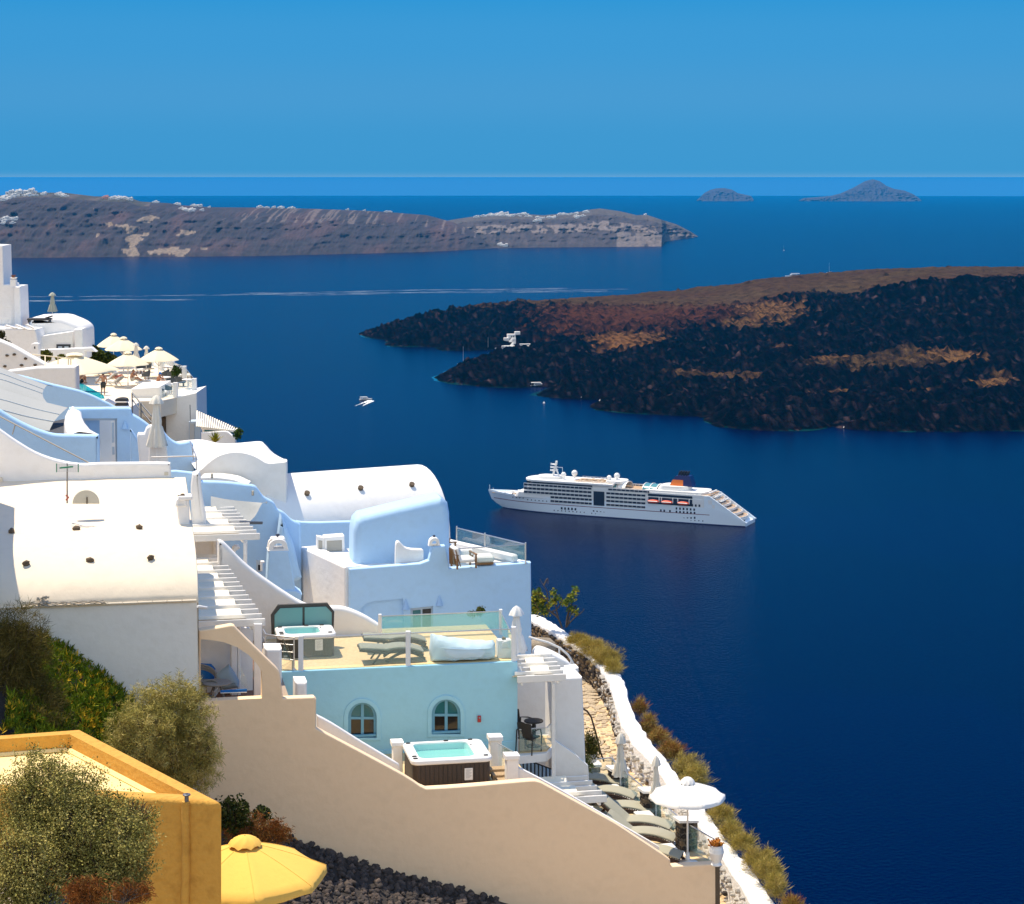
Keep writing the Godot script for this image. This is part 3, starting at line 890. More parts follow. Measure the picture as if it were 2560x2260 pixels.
	for r in [[53, 5, 4.5, 2.75], [78.5, 15, 4.5, 2.75], [137.6, 10, 4.3, 2.75], [143, 7, 7.7, 2.75], [131, 2, 7.9, 2.6], [138, 1, 7.9, 2], [143, 8, 10.2, 2.7], [155, 3, 13.2, 2.7], [169.5, 1, 10.5, 2]]:
		for i in r[1]:
			for sd in [1.0, -1.0]:
				var zz := 13.22 if r[2] > 6.0 else 13.1
				if r[0] + i * r[3] > 158: zz -= 0.16
				place("window", wmesh, M.ship_glass, o, Transform3D(Basis(), Vector3(r[0] + i * r[3], r[2], zz * sd)))
	var pm := Mb.new()
	pm.lathe(Transform3D(Basis(Vector3.RIGHT, PI / 2), Vector3.ZERO), [[0.001, -0.06], [0.42, -0.06], [0.42, 0.06], [0.001, 0.06]], 10)
	var pmesh := pm.mesh()
	for r in [[12.5, 3, 12.6, 2.9], [12.5, 4, 9.9, 2.9], [25, 6, 9.0, 3.2], [47, 9, 2.6, 3.0], [77, 14, 2.4, 3.0], [148, 6, 2.4, 3.0]]:
		for i in r[1]:
			var x: float = r[0] + i * r[3]
			for sd in [1.0, -1.0]:
				var zz := 13.16
				if x < 45: zz = lerp(10.5, 13.1, clamp((x - 12.5) / 30.0, 0, 1)) + (0.85 if r[2] > 11 else 0.35)
				elif r[2] < 4: zz = 13.08
				place("porthole", pmesh, M.ship_glass, o, Transform3D(Basis(), Vector3(x, r[2], zz * sd)))
	# lifeboats in their recess
	mb = Mb.new()
	for sd in [1.0, -1.0]:
		bx(mb, 121, 155, 12.4, 17.2, 13.1 * sd, 13.30 * sd)
		bx(mb, 121, 155, 17.9, 19.6, 12.9 * sd, 13.2 * sd)
	part("boat_recess", mb, M.ship_glass, o, false)
	for x in [125.5, 136.0, 148.5]:
		for sd in [1.0, -1.0]:
			var lb := Mb.new()
			var rr := []
			for i in 9:
				var t := i / 8.0 * 2.0 - 1.0
				var w: float = sqrt(max(0.0, 1.0 - t * t)) * 1.5 + 0.1
				var row := []
				for j in 10:
					var a := TAU * j / 10.0
					row.append(Vector3(x + t * 4.6, 14.3 + sin(a) * w * 0.85, 14.3 * sd + cos(a) * w * 0.8))
				rr.append(row)
			lb.grid(rr, true)
			part("lifeboat", lb, M.ship_red if sd > 0 else M.ship_red, o, false)
			lb = Mb.new()
			bx(lb, x - 3.6, x + 3.6, 14.2, 14.7, 14.2 * sd, 15.7 * sd, 0.2)
			bx(lb, x - 4.6, x - 4.1, 13.8, 17.4, 13.1 * sd, 14.2 * sd)
			bx(lb, x + 4.1, x + 4.6, 13.8, 17.4, 13.1 * sd, 14.2 * sd)
			part("davit", lb, M.ship_white, o, false).set_meta("kind", "stuff")
	# funnel
	mb = Mb.new()
	var fo := Mb.new()
	for q in [[mb, 134.5, 145.0, 25.0, 29.6, 4.6, 137.0, 145.0], [fo, 145.0, 152.0, 25.0, 29.6, 4.62, 145.0, 150.8], [fo, 137.0, 150.8, 29.6, 32.4, 4.2, 139.2, 149.6]]:
		var m: Mb = q[0]
		var lo := [Vector3(q[1], q[3], q[5]), Vector3(q[2], q[3], q[5]), Vector3(q[2], q[3], -q[5]), Vector3(q[1], q[3], -q[5])]
		var hi := [Vector3(q[6], q[4], q[5] * 0.9), Vector3(q[7], q[4], q[5] * 0.9), Vector3(q[7], q[4], -q[5] * 0.9), Vector3(q[6], q[4], -q[5] * 0.9)]
		for i in 4:
			var j := (i + 1) % 4
			m.quad(lo[i], lo[j], hi[j], hi[i])
		m.quad(hi[0], hi[1], hi[2], hi[3])
	part("funnel", mb, M.ship_orange, o, false, "orange front half of the funnel")
	part("funnel", fo, M.ship_navy, o, false, "navy blue rear half of the funnel")
	mb = Mb.new()
	for x in [140.6, 142.6, 144.6, 146.6]:
		for z in [-1.8, 1.8]: mb.tube([Vector3(x, 32.2, z), Vector3(x + 1.2, 35.6, z)], 0.6, 0.6, 8)
	part("exhaust_pipe", mb, M.ship_black, o, false).set_meta("kind", "stuff")
	# radomes, mast, glass barrel roofs
	for q in [[50, 27.9, 1.9, 2.0], [57.2, 28.9, 2.3, -2.0], [86.5, 27.6, 1.9, 2.0], [91.5, 29.0, 2.2, -1.0]]:
		mb = Mb.new()
		var pf := [[0.9, -3.6], [0.9, -q[2] * 0.8]]
		for i in 9: pf.append([max(cos(-1.0 + i * 0.321) * q[2], 0.01), sin(-1.0 + i * 0.321) * q[2]])
		mb.lathe(Transform3D(Basis(), Vector3(q[0], q[1], q[3])), pf, 14)
		part("radome", mb, M.ship_white, o, false)
	mb = Mb.new()
	mb.bar(Vector3(40.5, 26, 0), Vector3(43.6, 37.5, 0), 1.6, 1.4, 0.2)
	mb.bar(Vector3(45.5, 26, 0), Vector3(42.6, 33.0, 0), 1.2, 1.0, 0.2)
	for q in [[30.2, 3.2], [32.4, 2.6], [34.6, 2.0]]:
		bx(mb, 39.4, 43.4, q[0], q[0] + 0.5, -q[1], q[1])
		mb.lathe(upright(Vector3(39.8, q[0] + 0.5, q[1] * 0.7)), [[0.5, 0], [0.5, 0.7], [0.01, 0.9]], 8)
	mb.bar(Vector3(48.2, 26, 0), Vector3(48.2, 33.0, 0), 0.25, 0.25)
	mb.bar(Vector3(44.0, 32.8, 0), Vector3(48.2, 32.8, 0), 0.3, 0.3)
	part("mast", mb, M.ship_white, o, false)
	var gl := Mb.new()
	mb = Mb.new()
	for q in [[92.0, 4.4], [98.5, 4.4], [117.5, 4.2], [123.0, 4.0]]:
		var rr := []
		for i in 9:
			var a := PI * i / 8.0
			rr.append([Vector3(q[0] - 2.6, 21.0 + sin(a) * q[1], -cos(a) * 8.5), Vector3(q[0] + 2.6, 21.0 + sin(a) * q[1], -cos(a) * 8.5)])
		(gl if q[0] != 98.5 else mb).grid(rr)
		for e in [-2.7, 2.7]:
			for i in 8:
				var a := PI * i / 8.0
				var b := PI * (i + 1) / 8.0
				mb.bar(Vector3(q[0] + e, 21.0 + sin(a) * (q[1] + 0.1), -cos(a) * 8.6), Vector3(q[0] + e, 21.0 + sin(b) * (q[1] + 0.1), -cos(b) * 8.6), 0.5, 0.5)
	part("glass_roof", gl, M.ship_teal, o, false)
	for z in [11.6, -11.6]:
		for x in range(60, 124, 3): bx(mb, x, x + 0.25, 24.4 if x < 92 else 20.6, 25.5 if x < 92 else 22.2, z - 0.1, z + 0.1)
		bx(mb, 60, 92, 25.4, 25.55, z - 0.1, z + 0.1); bx(mb, 92, 124, 22.1, 22.3, z - 0.1, z + 0.1)
	part("deck_rail", mb, M.ship_white, o, false).set_meta("kind", "stuff")
	mb = Mb.new()
	var rg := RandomNumberGenerator.new()
	rg.seed = 5
	for i in 90:
		var x := rg.randf_range(62, 90)
		bx(mb, x, x + 1.8, 24.46, 25.0, 0, 0.7)
		var q: Transform3D = Transform3D(Basis(), Vector3(x, 24.7, rg.randf_range(-9, 10)))
		mb.box(q, Vector3(1.8, 0.45, 0.7))
	for i in 40: mb.box(Transform3D(Basis(), Vector3(rg.randf_range(94, 116), 21.0, rg.randf_range(6, 11.5))), Vector3(1.6, 0.7, 0.8))
	part("deck_furniture", mb, mat(lin(0.75, 0.62, 0.45)), o, false).set_meta("kind", "stuff")
	# stern terraces stepping down
	mb = Mb.new()
	var dk := Mb.new()
	var rl := Mb.new()
	var um := Mb.new()
	for i in 6:
		var x1 := 166.0 + i * 4.4
		var y := 20.2 - i * 2.75
		sprism(mb, x1 - 14, x1 + 4.0, y - 2.0, y - 0.3, 12.2 - i * 0.12, 0, 5.0)
		sprism(dk, x1 - 14, x1 + 3.5, y - 0.3, y - 0.18, 11.7 - i * 0.12, 0, 5.0)
		for q in 9:
			var a := PI * q / 8.0
			var b := PI * (q + 1) / 8.0
			if q < 8: rl.bar(Vector3(x1 - 1.0 + sin(a) * 5.0, y + 0.9, -cos(a) * (12.1 - i * 0.12)), Vector3(x1 - 1.0 + sin(b) * 5.0, y + 0.9, -cos(b) * (12.1 - i * 0.12)), 0.15, 0.2)
			rl.bar(Vector3(x1 - 1.0 + sin(a) * 5.0, y - 0.3, -cos(a) * (12.1 - i * 0.12)), Vector3(x1 - 1.0 + sin(a) * 5.0, y + 0.9, -cos(a) * (12.1 - i * 0.12)), 0.15, 0.15)
		for zz in [-7.0, -2.5, 2.5, 7.0]:
			if i < 3: um.lathe(upright(Vector3(x1 + 0.5, y - 0.2, zz)), [[0.08, 0], [0.08, 1.9], [1.7, 1.8], [0.02, 2.6]], 8)
	part("stern_terrace", mb, M.ship_white, o, false)
	part("teak_deck", dk, M.ship_deck, o, false)
	part("terrace_rail", rl, M.ship_white, o, false).set_meta("kind", "stuff")
	part("deck_parasol", um, M.ship_white, o, false).set_meta("kind", "stuff")
	mb = Mb.new()
	for sd in [1.0, -1.0]:                                              # side screens sloping down to the stern
		var q := [Vector3(164, 20.4, 13.2 * sd), Vector3(168, 20.4, 13.2 * sd), Vector3(195.5, 2.7, 12.0 * sd), Vector3(186, 2.7, 12.4 * sd), Vector3(164, 12, 13.25 * sd)]
		var q2 := []
		for p in q: q2.append(p - Vector3(0, 0, 1.1 * sd))
		var f: Array = q if sd > 0 else q2
		var g: Array = q2 if sd > 0 else q
		for i in range(1, 4):
			mb.tri(f[0], f[i + 1], f[i]); mb.tri(g[0], g[i], g[i + 1])
		for i in 5:
			var j := (i + 1) % 5
			mb.quad(f[i], f[j], g[j], g[i])
	part("stern_screen", mb, M.hull, o, false)
	mb = Mb.new()
	bx(mb, 189.6, 193.2, 3.2, 4.6, 8.2, 11.0)
	part("stern_hatch", mb, M.ship_glass, o, false)
	# foredeck gear and bow rail
	mb = Mb.new()
	for q in [[1, 1.2, 2.0], [5, 1.6, -1.5], [8, 2.2, 1.0], [11, 2.6, -2.0], [-4, 0.8, 0.5]]: bx(mb, q[0], q[0] + 1.8, 11.1, 11.1 + q[1], q[2] - 0.8, q[2] + 0.8, 0.15)
	mb.bar(Vector3(-11.6, 12.9, 0), Vector3(-11.6, 16.5, 0), 0.3, 0.3)
	mb.bar(Vector3(-8.6, 11.1, 0), Vector3(-8.6, 14.2, 0), 0.25, 0.25)
	part("foredeck_gear", mb, M.ship_white, o, false).set_meta("kind", "stuff")

func small_boat(label: String, cat: String, p: Vector3, len_m: float, yaw: float, kind: int) -> Node3D:
	var o := thing("motor_boat" if kind == 0 else "sailing_boat" if kind == 1 else "excursion_boat", label, cat, p, "", yaw)
	var mb := Mb.new()
	var rows := []
	var b := len_m * 0.14
	for i in 9:
		var t := i / 8.0
		var w := b * pow(sin(PI * clamp(t * 0.62 + 0.0, 0.0, 0.5)), 0.7) if t < 0.8 else b * (1.0 - (t - 0.8) * 0.5)
		var sh := len_m * 0.09 * (1.15 - 0.35 * t)
		rows.append([Vector3(t * len_m, sh, w), Vector3(t * len_m + (0.0 if t > 0 else len_m * 0.05), -0.3, w * 0.75), Vector3(t * len_m + (0.0 if t > 0 else len_m * 0.05), -0.3, -w * 0.75), Vector3(t * len_m, sh, -w)])
	for r in rows: r.reverse()
	mb.grid(rows)
	var dk := []
	for r in rows: dk.append([r[3], r[0]])
	mb.grid(dk)
	var e: Array = rows[-1]
	mb.quad(e[3], e[2], e[1], e[0]); mb.quad(e[0], e[1], e[2], e[3])
	part("hull", mb, M.ship_white if kind != 2 else M.hull, o, false)
	mb = Mb.new()
	if kind != 1:
		bx(mb, len_m * 0.35, len_m * 0.8, len_m * 0.08, len_m * 0.17, -b * 0.7, b * 0.7, len_m * 0.015)
		bx(mb, len_m * 0.42, len_m * 0.95, len_m * 0.215, len_m * 0.235, -b * 0.8, b * 0.8, 0.02)
		for x in [0.45, 0.92]:
			for z in [-0.7, 0.7]: mb.bar(Vector3(len_m * x, len_m * 0.08, z * b), Vector3(len_m * x, len_m * 0.22, z * b), 0.12, 0.12)
		part("cabin", mb, M.ship_white, o, false)
		mb = Mb.new()
		bx(mb, len_m * 0.345, len_m * 0.78, len_m * 0.11, len_m * 0.15, -b * 0.72, b * 0.72)
		part("cabin_window", mb, M.ship_glass, o, false)
	else:
		bx(mb, len_m * 0.35, len_m * 0.7, len_m * 0.07, len_m * 0.12, -b * 0.5, b * 0.5, 0.1)
		part("cabin", mb, M.ship_white, o, false)
		mb = Mb.new()
		mb.tube([Vector3(len_m * 0.42, 0.5, 0), Vector3(len_m * 0.42, len_m * 1.25, 0)], 0.14, 0.1)
		mb.bar(Vector3(len_m * 0.42, len_m * 0.18, 0), Vector3(len_m * 0.85, len_m * 0.18, 0), 0.18, 0.25)
		part("mast", mb, M.ship_white, o, false)
	return o

func small_boats() -> void:
	var mbt := small_boat("small white motor boat trailing two lines of foam in the open bay", "boat", sea_at(931, 999), 15.0, 200.0, 0)
	var fo := Mb.new()
	var q := sea_at(920, 1003)
	for s in [[Vector2(925, 1001), Vector2(887, 1015), 1.6], [Vector2(930, 1002.5), Vector2(905, 1016), 1.4], [Vector2(918, 1004), Vector2(912, 1007), 1.6]]:
		for i in 70:
			var t := pow(rng.randf(), 1.4)
			var c: Vector2 = s[0].lerp(s[1], t)
			var p := sea_at(c.x + rng.randfn(0, 0.6), c.y + rng.randfn(0, 0.25))
			var l := rng.randf_range(0.8, 2.6) * (1.15 - t)
			fo.quad(p + Vector3(-l, 0.10, l * 0.8), p + Vector3(l, 0.10, l * 0.5), p + Vector3(l * 0.7, 0.10, -l), p + Vector3(-l * 0.8, 0.10, -l * 0.7))
	var f := MeshInstance3D.new()
	f.name = "wake_foam"; f.mesh = fo.mesh(); f.material_override = M.foam
	f.set_meta("kind", "stuff"); f.set_meta("label", "white foam behind the small motor boat"); f.set_meta("category", "foam")
	add_child(f, true)
	small_boat("tiny white sailing boat far out between headland and islets", "sailing boat", sea_at(1958, 627), 16.0, 70.0, 1)
	small_boat("white sailing boat moored at the tip of the dark lava spit", "sailing boat", sea_at(1143, 913), 20.0, 20.0, 1)
	small_boat("sailing boat beside the harbour excursion boats under the lava", "sailing boat", sea_at(1215, 874), 14.0, 60.0, 1)
	small_boat("white excursion boat moored in the cove below small white jetty house", "boat", sea_at(1237, 874), 24.0, -8.0, 2)
	small_boat("white excursion boat lying right beside the cove's jetty", "boat", sea_at(1277, 872), 30.0, 5.0, 2)
	small_boat("white catamaran moored against the dark shore of the second cove", "boat", sea_at(1371, 966), 22.0, 190.0, 2)
	small_boat("white cruising yacht behind the lava island's left skyline", "boat", sea_at(1962, 693), 40.0, 10.0, 2)
	small_boat("white sailing boat alone behind the lava island skyline", "sailing boat", sea_at(2066, 683), 22.0, 30.0, 1)
	for s in [[1360, 1008, "small white buoy off the third lava point"], [1453, 997, "small white buoy close under the lava shore, left of the inlet"], [1500, 1003, "small white buoy in the inlet between two lava points"], [2110, 1071, "small pale buoy by the notch of the near lava shore"]]:
		var b := Mb.new()
		b.lathe(Transform3D(), [[0.01, -0.6], [1.1, -0.3], [1.3, 0.3], [0.9, 1.0], [0.25, 1.3], [0.25, 2.2], [0.01, 2.3]], 10)
		var o := thing("mooring_buoy", s[2], "buoy", sea_at(s[0], s[1]), "mooring buoys along the lava shore")
		part("float", b, M.ship_white, o, false)
	# the white jetty house of the cove
	var p := sea_at(1278, 870)
	var o := thing("jetty_house", "small white house with ramp above the jetty in the lava cove", "house", p + Vector3(0, 1.5, 6))
	var w := Mb.new()
	for s in [[0, 12, -40, 12, 9, 8], [-7, 9, -34, 8, 5, 6], [4, 6, -24, 5, 12, 5], [9, 17, -50, 8, 5, 6]]: w.box(Transform3D(Basis(Vector3.UP, 0.2), Vector3(s[0], s[1], s[2])), Vector3(s[3], s[4], s[5]), 0.4)
	for i in 9: w.box(Transform3D(Basis(Vector3.UP, 0.4), Vector3(2 - i * 1.1 + (i / 4) * 6.0, 11 - i * 1.3, -22 + i * 2.0)), Vector3(4, 1.6, 3), 0.2)
	w.box(Transform3D(Basis(), Vector3(14, 1.2, 0)), Vector3(50, 2.4, 8), 0.3)
	part("wall", w, M.far_white, o, false)
	var ob := Mb.new()
	for x in [-3.0, 0.5, 3.5]: ob.box(Transform3D(Basis(Vector3.UP, 0.2), Vector3(x, 13, -35.9)), Vector3(1.4, 2.2, 0.3))
	part("window", ob, M.far_dark, o, false)

# ================================================================ the village: shared builders
const YAW := 11.0
var W1: Transform3D      # front of the terrace house
var W2: Transform3D      # stair wall, beige for bounced light
var W3: Transform3D      # front of the vaulted house
var W4: Transform3D      # front of the upper terrace house
const DECK := 13.17      # drop of the sun deck under eye level

func wp(o: Node3D, called: String, t: Transform3D, uv: Array, depth: float, r: float, m: Material, holes: Array = [], label := "") -> MeshInstance3D:
	var mb := Mb.new()
	var hh := []
	for h in holes: hh.append(ons(t, h))
	mb.plate(t, ons(t, uv), depth, r, true, hh)
	return part(called, mb, m, o, true, label)
func flat_pts(uv: Array, drop: float) -> PackedVector2Array:
	var r := PackedVector2Array()
	for p in uv:
		var w := at_level(p[0], p[1], drop)
		r.append(Vector2(w.x, -w.z))
	return r
func slab_at(o: Node3D, called: String, pts: PackedVector2Array, drop: float, depth: float, r: float, m: Material, label := "") -> MeshInstance3D:
	var mb := Mb.new()
	mb.plate(flat_frame(Vector3(0, EYE - drop, 0), 0), pts, depth, r, false)
	return part(called, mb, m, o, true, label)
func slab(o: Node3D, called: String, uv: Array, drop: float, depth: float, r: float, m: Material, label := "") -> MeshInstance3D:
	return slab_at(o, called, flat_pts(uv, drop), drop, depth, r, m, label)
func quad_pts(f: Transform3D, w: float, d: float) -> PackedVector2Array:       # plan rectangle from a wall frame's origin: w along, d back
	var a := f.origin
	var b := f * Vector3(w, 0, 0)
	var c := f * Vector3(w, 0, -d)
	var e := f * Vector3(0, 0, -d)
	return PackedVector2Array([Vector2(a.x, -a.z), Vector2(b.x, -b.z), Vector2(c.x, -c.z), Vector2(e.x, -e.z)])
func smooth_line(uv: Array, n: int) -> Array:                         # rounded course through sighted points
	var out := []
	for i in uv.size() - 1:
		var p0: Array = uv[max(i - 1, 0)]
		var p3: Array = uv[min(i + 2, uv.size() - 1)]
		for k in n:
			var t := k / float(n)
			out.append([0.5 * (2 * uv[i][0] + (uv[i + 1][0] - p0[0]) * t + (2 * p0[0] - 5 * uv[i][0] + 4 * uv[i + 1][0] - p3[0]) * t * t + (-p0[0] + 3 * uv[i][0] - 3 * uv[i + 1][0] + p3[0]) * t * t * t),
				0.5 * (2 * uv[i][1] + (uv[i + 1][1] - p0[1]) * t + (2 * p0[1] - 5 * uv[i][1] + 4 * uv[i + 1][1] - p3[1]) * t * t + (-p0[1] + 3 * uv[i][1] - 3 * uv[i + 1][1] + p3[1]) * t * t * t)])
	out.append(uv[-1])
	return out

# glass balustrade along world points (feet), each pane and post a part
func glass_rail(label: String, pts: Array, h: float, posts: Array, post_w: float, post_m: Material, group := "", rail := true, panes := true, gm: Material = null) -> Node3D:
	var o := thing("glass_railing", label, "railing", pts[0], group)
	for i in pts.size() - 1:
		var a: Vector3 = pts[i]
		var b: Vector3 = pts[i + 1]
		var mb := Mb.new()
		if panes:
			var d := (b - a).normalized() * (post_w * 0.6)
			mb.bar(a + d + Vector3(0, h * 0.5 + 0.03, 0), b - d + Vector3(0, h * 0.5 + 0.03, 0), 0.012, h - 0.10)
			part("glass_pane", mb, gm if gm else M.rail_glass, o)
		if rail:
			mb = Mb.new()
			mb.bar(a + Vector3(0, h, 0), b + Vector3(0, h, 0), 0.035, 0.03, 0.008)
			part("top_rail", mb, M.steel, o)
	for i in pts.size():
		if not posts[i]: continue
		var mb := Mb.new()
		mb.bar(pts[i] - Vector3(0, 0.05, 0), pts[i] + Vector3(0, h + 0.06, 0), post_w, post_w, 0.012)
		part("post", mb, post_m, o)
	return o

func pergola(label: String, a0: Vector3, a1: Vector3, b0: Vector3, b1: Vector3, n: int, posts: Array, foot: float, strips: Array) -> Node3D:
	# slats from line a (a0 front .. a1 back) to line b; strips: share along the slats where woven cloth lies [from, to]
	var o := thing("pergola", label, "pergola", b0)
	for i in n:
		var t := i / float(n - 1)
		var p := a0.lerp(a1, t)
		var q := b0.lerp(b1, t)
		var mb := Mb.new()
		var hh := 0.19 if i == 0 else 0.125
		mb.bar(p - Vector3(0, hh * 0.5 - 0.0625, 0), q - Vector3(0, hh * 0.5 - 0.0625, 0), 0.055, hh, 0.012)
		part("slat", mb, M.wood_white, o)
	for e in [0.10, 0.86]:
		var mb := Mb.new()
		mb.bar(a0.lerp(b0, e) - Vector3(0, 0.14, 0), a1.lerp(b1, e) - Vector3(0, 0.14, 0), 0.07, 0.14, 0.012)
		part("beam", mb, M.wood_white, o)
	for s in strips:
		var rows := []
		for i in n * 2 - 1:
			var t := i / float(n * 2 - 2)
			var up := cos(i * PI * 0.5) * 0.085 + sin(i * 1.7) * 0.004
			var p := a0.lerp(a1, t)
			var q := b0.lerp(b1, t)
			var row := []
			for k in 9: row.append(p.lerp(q, lerp(float(s[0]), float(s[1]), k / 8.0)) + Vector3(0, up + 0.004 * sin(k * 2.3 + i), 0))
			rows.append(row)
		var mb := Mb.new()
		mb.grid(rows)
		mb.face_up()
		part("woven_cloth", mb, M.cloth_cream, o)
	for p in posts:
		var mb := Mb.new()
		mb.bar(Vector3(p.x, foot, p.z), p - Vector3(0, 0.05, 0), 0.11, 0.11, 0.015)
		mb.bar(p + Vector3(0.0, -0.45, 0.075), p + Vector3(0.0, -0.1, 0.075), 0.09, 0.03, 0.008)
		part("post", mb, M.wood_white, o)
	return o

func closed_parasol(label: String, foot: Vector3, h: float, drop: float, rad: float, m: Material, group := "") -> Node3D:
	var o := thing("closed_parasol", label, "parasol", foot, group)
	var mb := Mb.new()
	mb.tube([Vector3.ZERO, Vector3(0, h - 0.05, 0)], 0.022, 0.022, 8)
	part("pole", mb, M.pole, o, false)
	mb = Mb.new()
	var rows := []
	for i in 14:
		var t := i / 13.0
		var r: float = rad * (0.32 + 0.68 * pow(t, 1.3)) * (0.82 if i == 7 else 1.0)
		var row := []
		for k in 28:
			var a := -TAU * k / 28.0
			var f := 1.0 + 0.22 * sin(k * TAU / 28.0 * 7.0) * (0.35 + t) + 0.06 * sin(k * 3.1 + t * 5.0)
			row.append(Vector3(cos(a) * r * f, h - 0.12 - t * drop + 0.015 * sin(k * 2.0) * t, sin(a) * r * f))
		rows.append(row)
	rows.reverse()
	mb.grid(rows, true)
	part("canopy", mb, m, o, false)
	mb = Mb.new()
	rows = []
	for p in [[0.02, 0.06], [0.35, 0.0], [0.62, -0.10], [0.80, -0.22]]:
		var row := []
		for k in 24:
			var a := -TAU * k / 24.0
			row.append(Vector3(cos(a) * rad * p[0] * (1 + 0.15 * sin(k * TAU / 4.0)), h + p[1], sin(a) * rad * p[0] * (1 + 0.15 * sin(k * TAU / 4.0))))
		rows.append(row)
	rows.reverse()
	mb.grid(rows, true)
	part("vent_cap", mb, m, o, false)
	return o

func open_parasol(label: String, foot: Vector3, h: float, rad: float, rise: float, sides: int, valance: float, m: Material, group := "", yaw := 0.0) -> Node3D:
	var o := thing("open_parasol", label, "parasol", foot, group, yaw)
	var mb := Mb.new()
	mb.tube([Vector3.ZERO, Vector3(0, h - 0.03, 0)], 0.025, 0.025, 8)
	mb.lathe(Transform3D(), [[0.28, 0.0], [0.28, 0.05], [0.06, 0.09], [0.05, 0.3]], 14)
	part("pole", mb, M.pole, o, false)
	mb = Mb.new()
	var sub := 6
	for thick in 2:
		var rows := []
		for i in 9:
			var t := i / 8.0
			var row := []
			for s in sides:
				for k in sub:
					var a0 := -TAU * s / sides
					var a1 := -TAU * (s + 1) / sides
					var f := k / float(sub)
					var e := Vector3(cos(a0), 0, sin(a0)).lerp(Vector3(cos(a1), 0, sin(a1)), f)
					var sag := sin(PI * f) * t * rad * 0.022
					row.append(e * rad * t * 0.999 + Vector3(0, h - rise * (t * 0.75 + t * t * 0.25) - sag - thick * 0.008, 0))
			rows.append(row)
		if thick == 0: 
			var last := []
			for p in rows[-1]: last.append(p * Vector3(1.012, 1, 1.012) - Vector3(0, valance + rad * 0.01 * sin(p.x * 9.0 + p.z * 7.0), 0))
			rows.append(last)
		rows.reverse()
		mb.grid(rows, true)
	part("canopy", mb, m, o, false)
	for s in sides:
		mb = Mb.new()
		var a := -TAU * s / sides
		var ln := []
		for i in 6:
			var t := 0.12 + 0.88 * i / 5.0
			ln.append(Vector3(cos(a) * rad * t, h - rise * (t * 0.75 + t * t * 0.25) + 0.002, sin(a) * rad * t))
		mb.tube(ln, 0.007, 0.007, 4)
		part("seam", mb, m, o, false)
	mb = Mb.new()
	var rows := []
	for p in [[0.01, 0.13], [0.10, 0.10], [0.17, 0.04], [0.20, -0.03]]:
		var row := []
		for k in sides * 3:
			var a := -TAU * k / (sides * 3.0)
			row.append(Vector3(cos(a) * rad * p[0], h + p[1] - (0.05 * (1.0 if k % 3 == 1 else 0.0) if p[0] > 0.15 else 0.0), sin(a) * rad * p[0]))
		rows.append(row)
	rows.reverse()
	mb.grid(rows, true)
	part("vent_cap", mb, m, o, false)
	for s in sides:
		var a := -TAU * s / sides
		mb = Mb.new()
		mb.bar(Vector3(0, h - 0.06, 0), Vector3(cos(a) * rad * 0.97, h - rise - 0.03, sin(a) * rad * 0.97), 0.02, 0.02)
		mb.bar(Vector3(0, h - rise - 0.35 * rad, 0), Vector3(cos(a) * rad * 0.5, h - rise * 0.5 - 0.03, sin(a) * rad * 0.5), 0.018, 0.018)
		part("rib", mb, M.pole, o, false)
	return o

func arched(cx: float, hw: float, top: float, bottom: float, n := 12) -> Array:     # outline of a round-headed opening in photograph rows
	var r := []
	r.append([cx - hw, bottom]); r.append([cx + hw, bottom])
	for i in n + 1:
		var a := PI * i / n
		r.append([cx + cos(a) * hw, top + hw - sin(a) * hw])
	return r

func arched_window(o: Node3D, t: Transform3D, cx: float, hw: float, top: float, bottom: float) -> void:
	var win := MeshInstance3D.new()
	var mb := Mb.new()                                                  # casing: two leaves, each with a head light and a lower light
	var t2 := t; t2.origin = t * Vector3(0, 0, -0.10)
	var out := arched(cx, hw, top, bottom)
	var holes := []
	var mid := top + hw * 1.08
	for s in [-1.0, 1.0]:
		var xi: float = cx + s * hw * 0.10
		var xo: float = cx + s * hw * 0.80
		var hd := [[xi, mid - 3], [xo, mid - 3]]
		for i in 7:
			var a := PI * 0.5 * i / 6.0 * 0.92
			hd.append([cx + s * hw * 0.80 * cos(a), mid - 3 - hw * 0.90 * sin(a)])
		hd.append([xi, mid - 3 - hw * 0.90])
		holes.append(hd)
		holes.append([[xi, mid + 3], [xo, mid + 3], [xo, bottom - 9], [xi, bottom - 9]])
	var hh := []
	for h in holes: hh.append(ons(t2, h))
	mb.plate(t2, ons(t2, out), 0.05, 0.0, false, hh)
	win = part("window", mb, M.shutter, o)
	for i in 4:
		var pb := Mb.new()
		var t3 := t2; t3.origin = t2 * Vector3(0, 0, -0.03)
		pb.plate(t3, ons(t3, holes[i]), 0.01)
		part("pane", pb, M.pane_teal if i % 2 == 0 else M.pane_dark, win)
	var sb := Mb.new()
	var a := on(t, cx - hw - 2, bottom)
	var b := on(t, cx + hw + 2, bottom)
	sb.box(t * Transform3D(Basis(), Vector3((a.x + b.x) / 2, a.y + 0.03, -0.05)), Vector3(b.x - a.x - 0.06, 0.06, 0.09), 0.01)
	part("sill", sb, M.shutter, win)

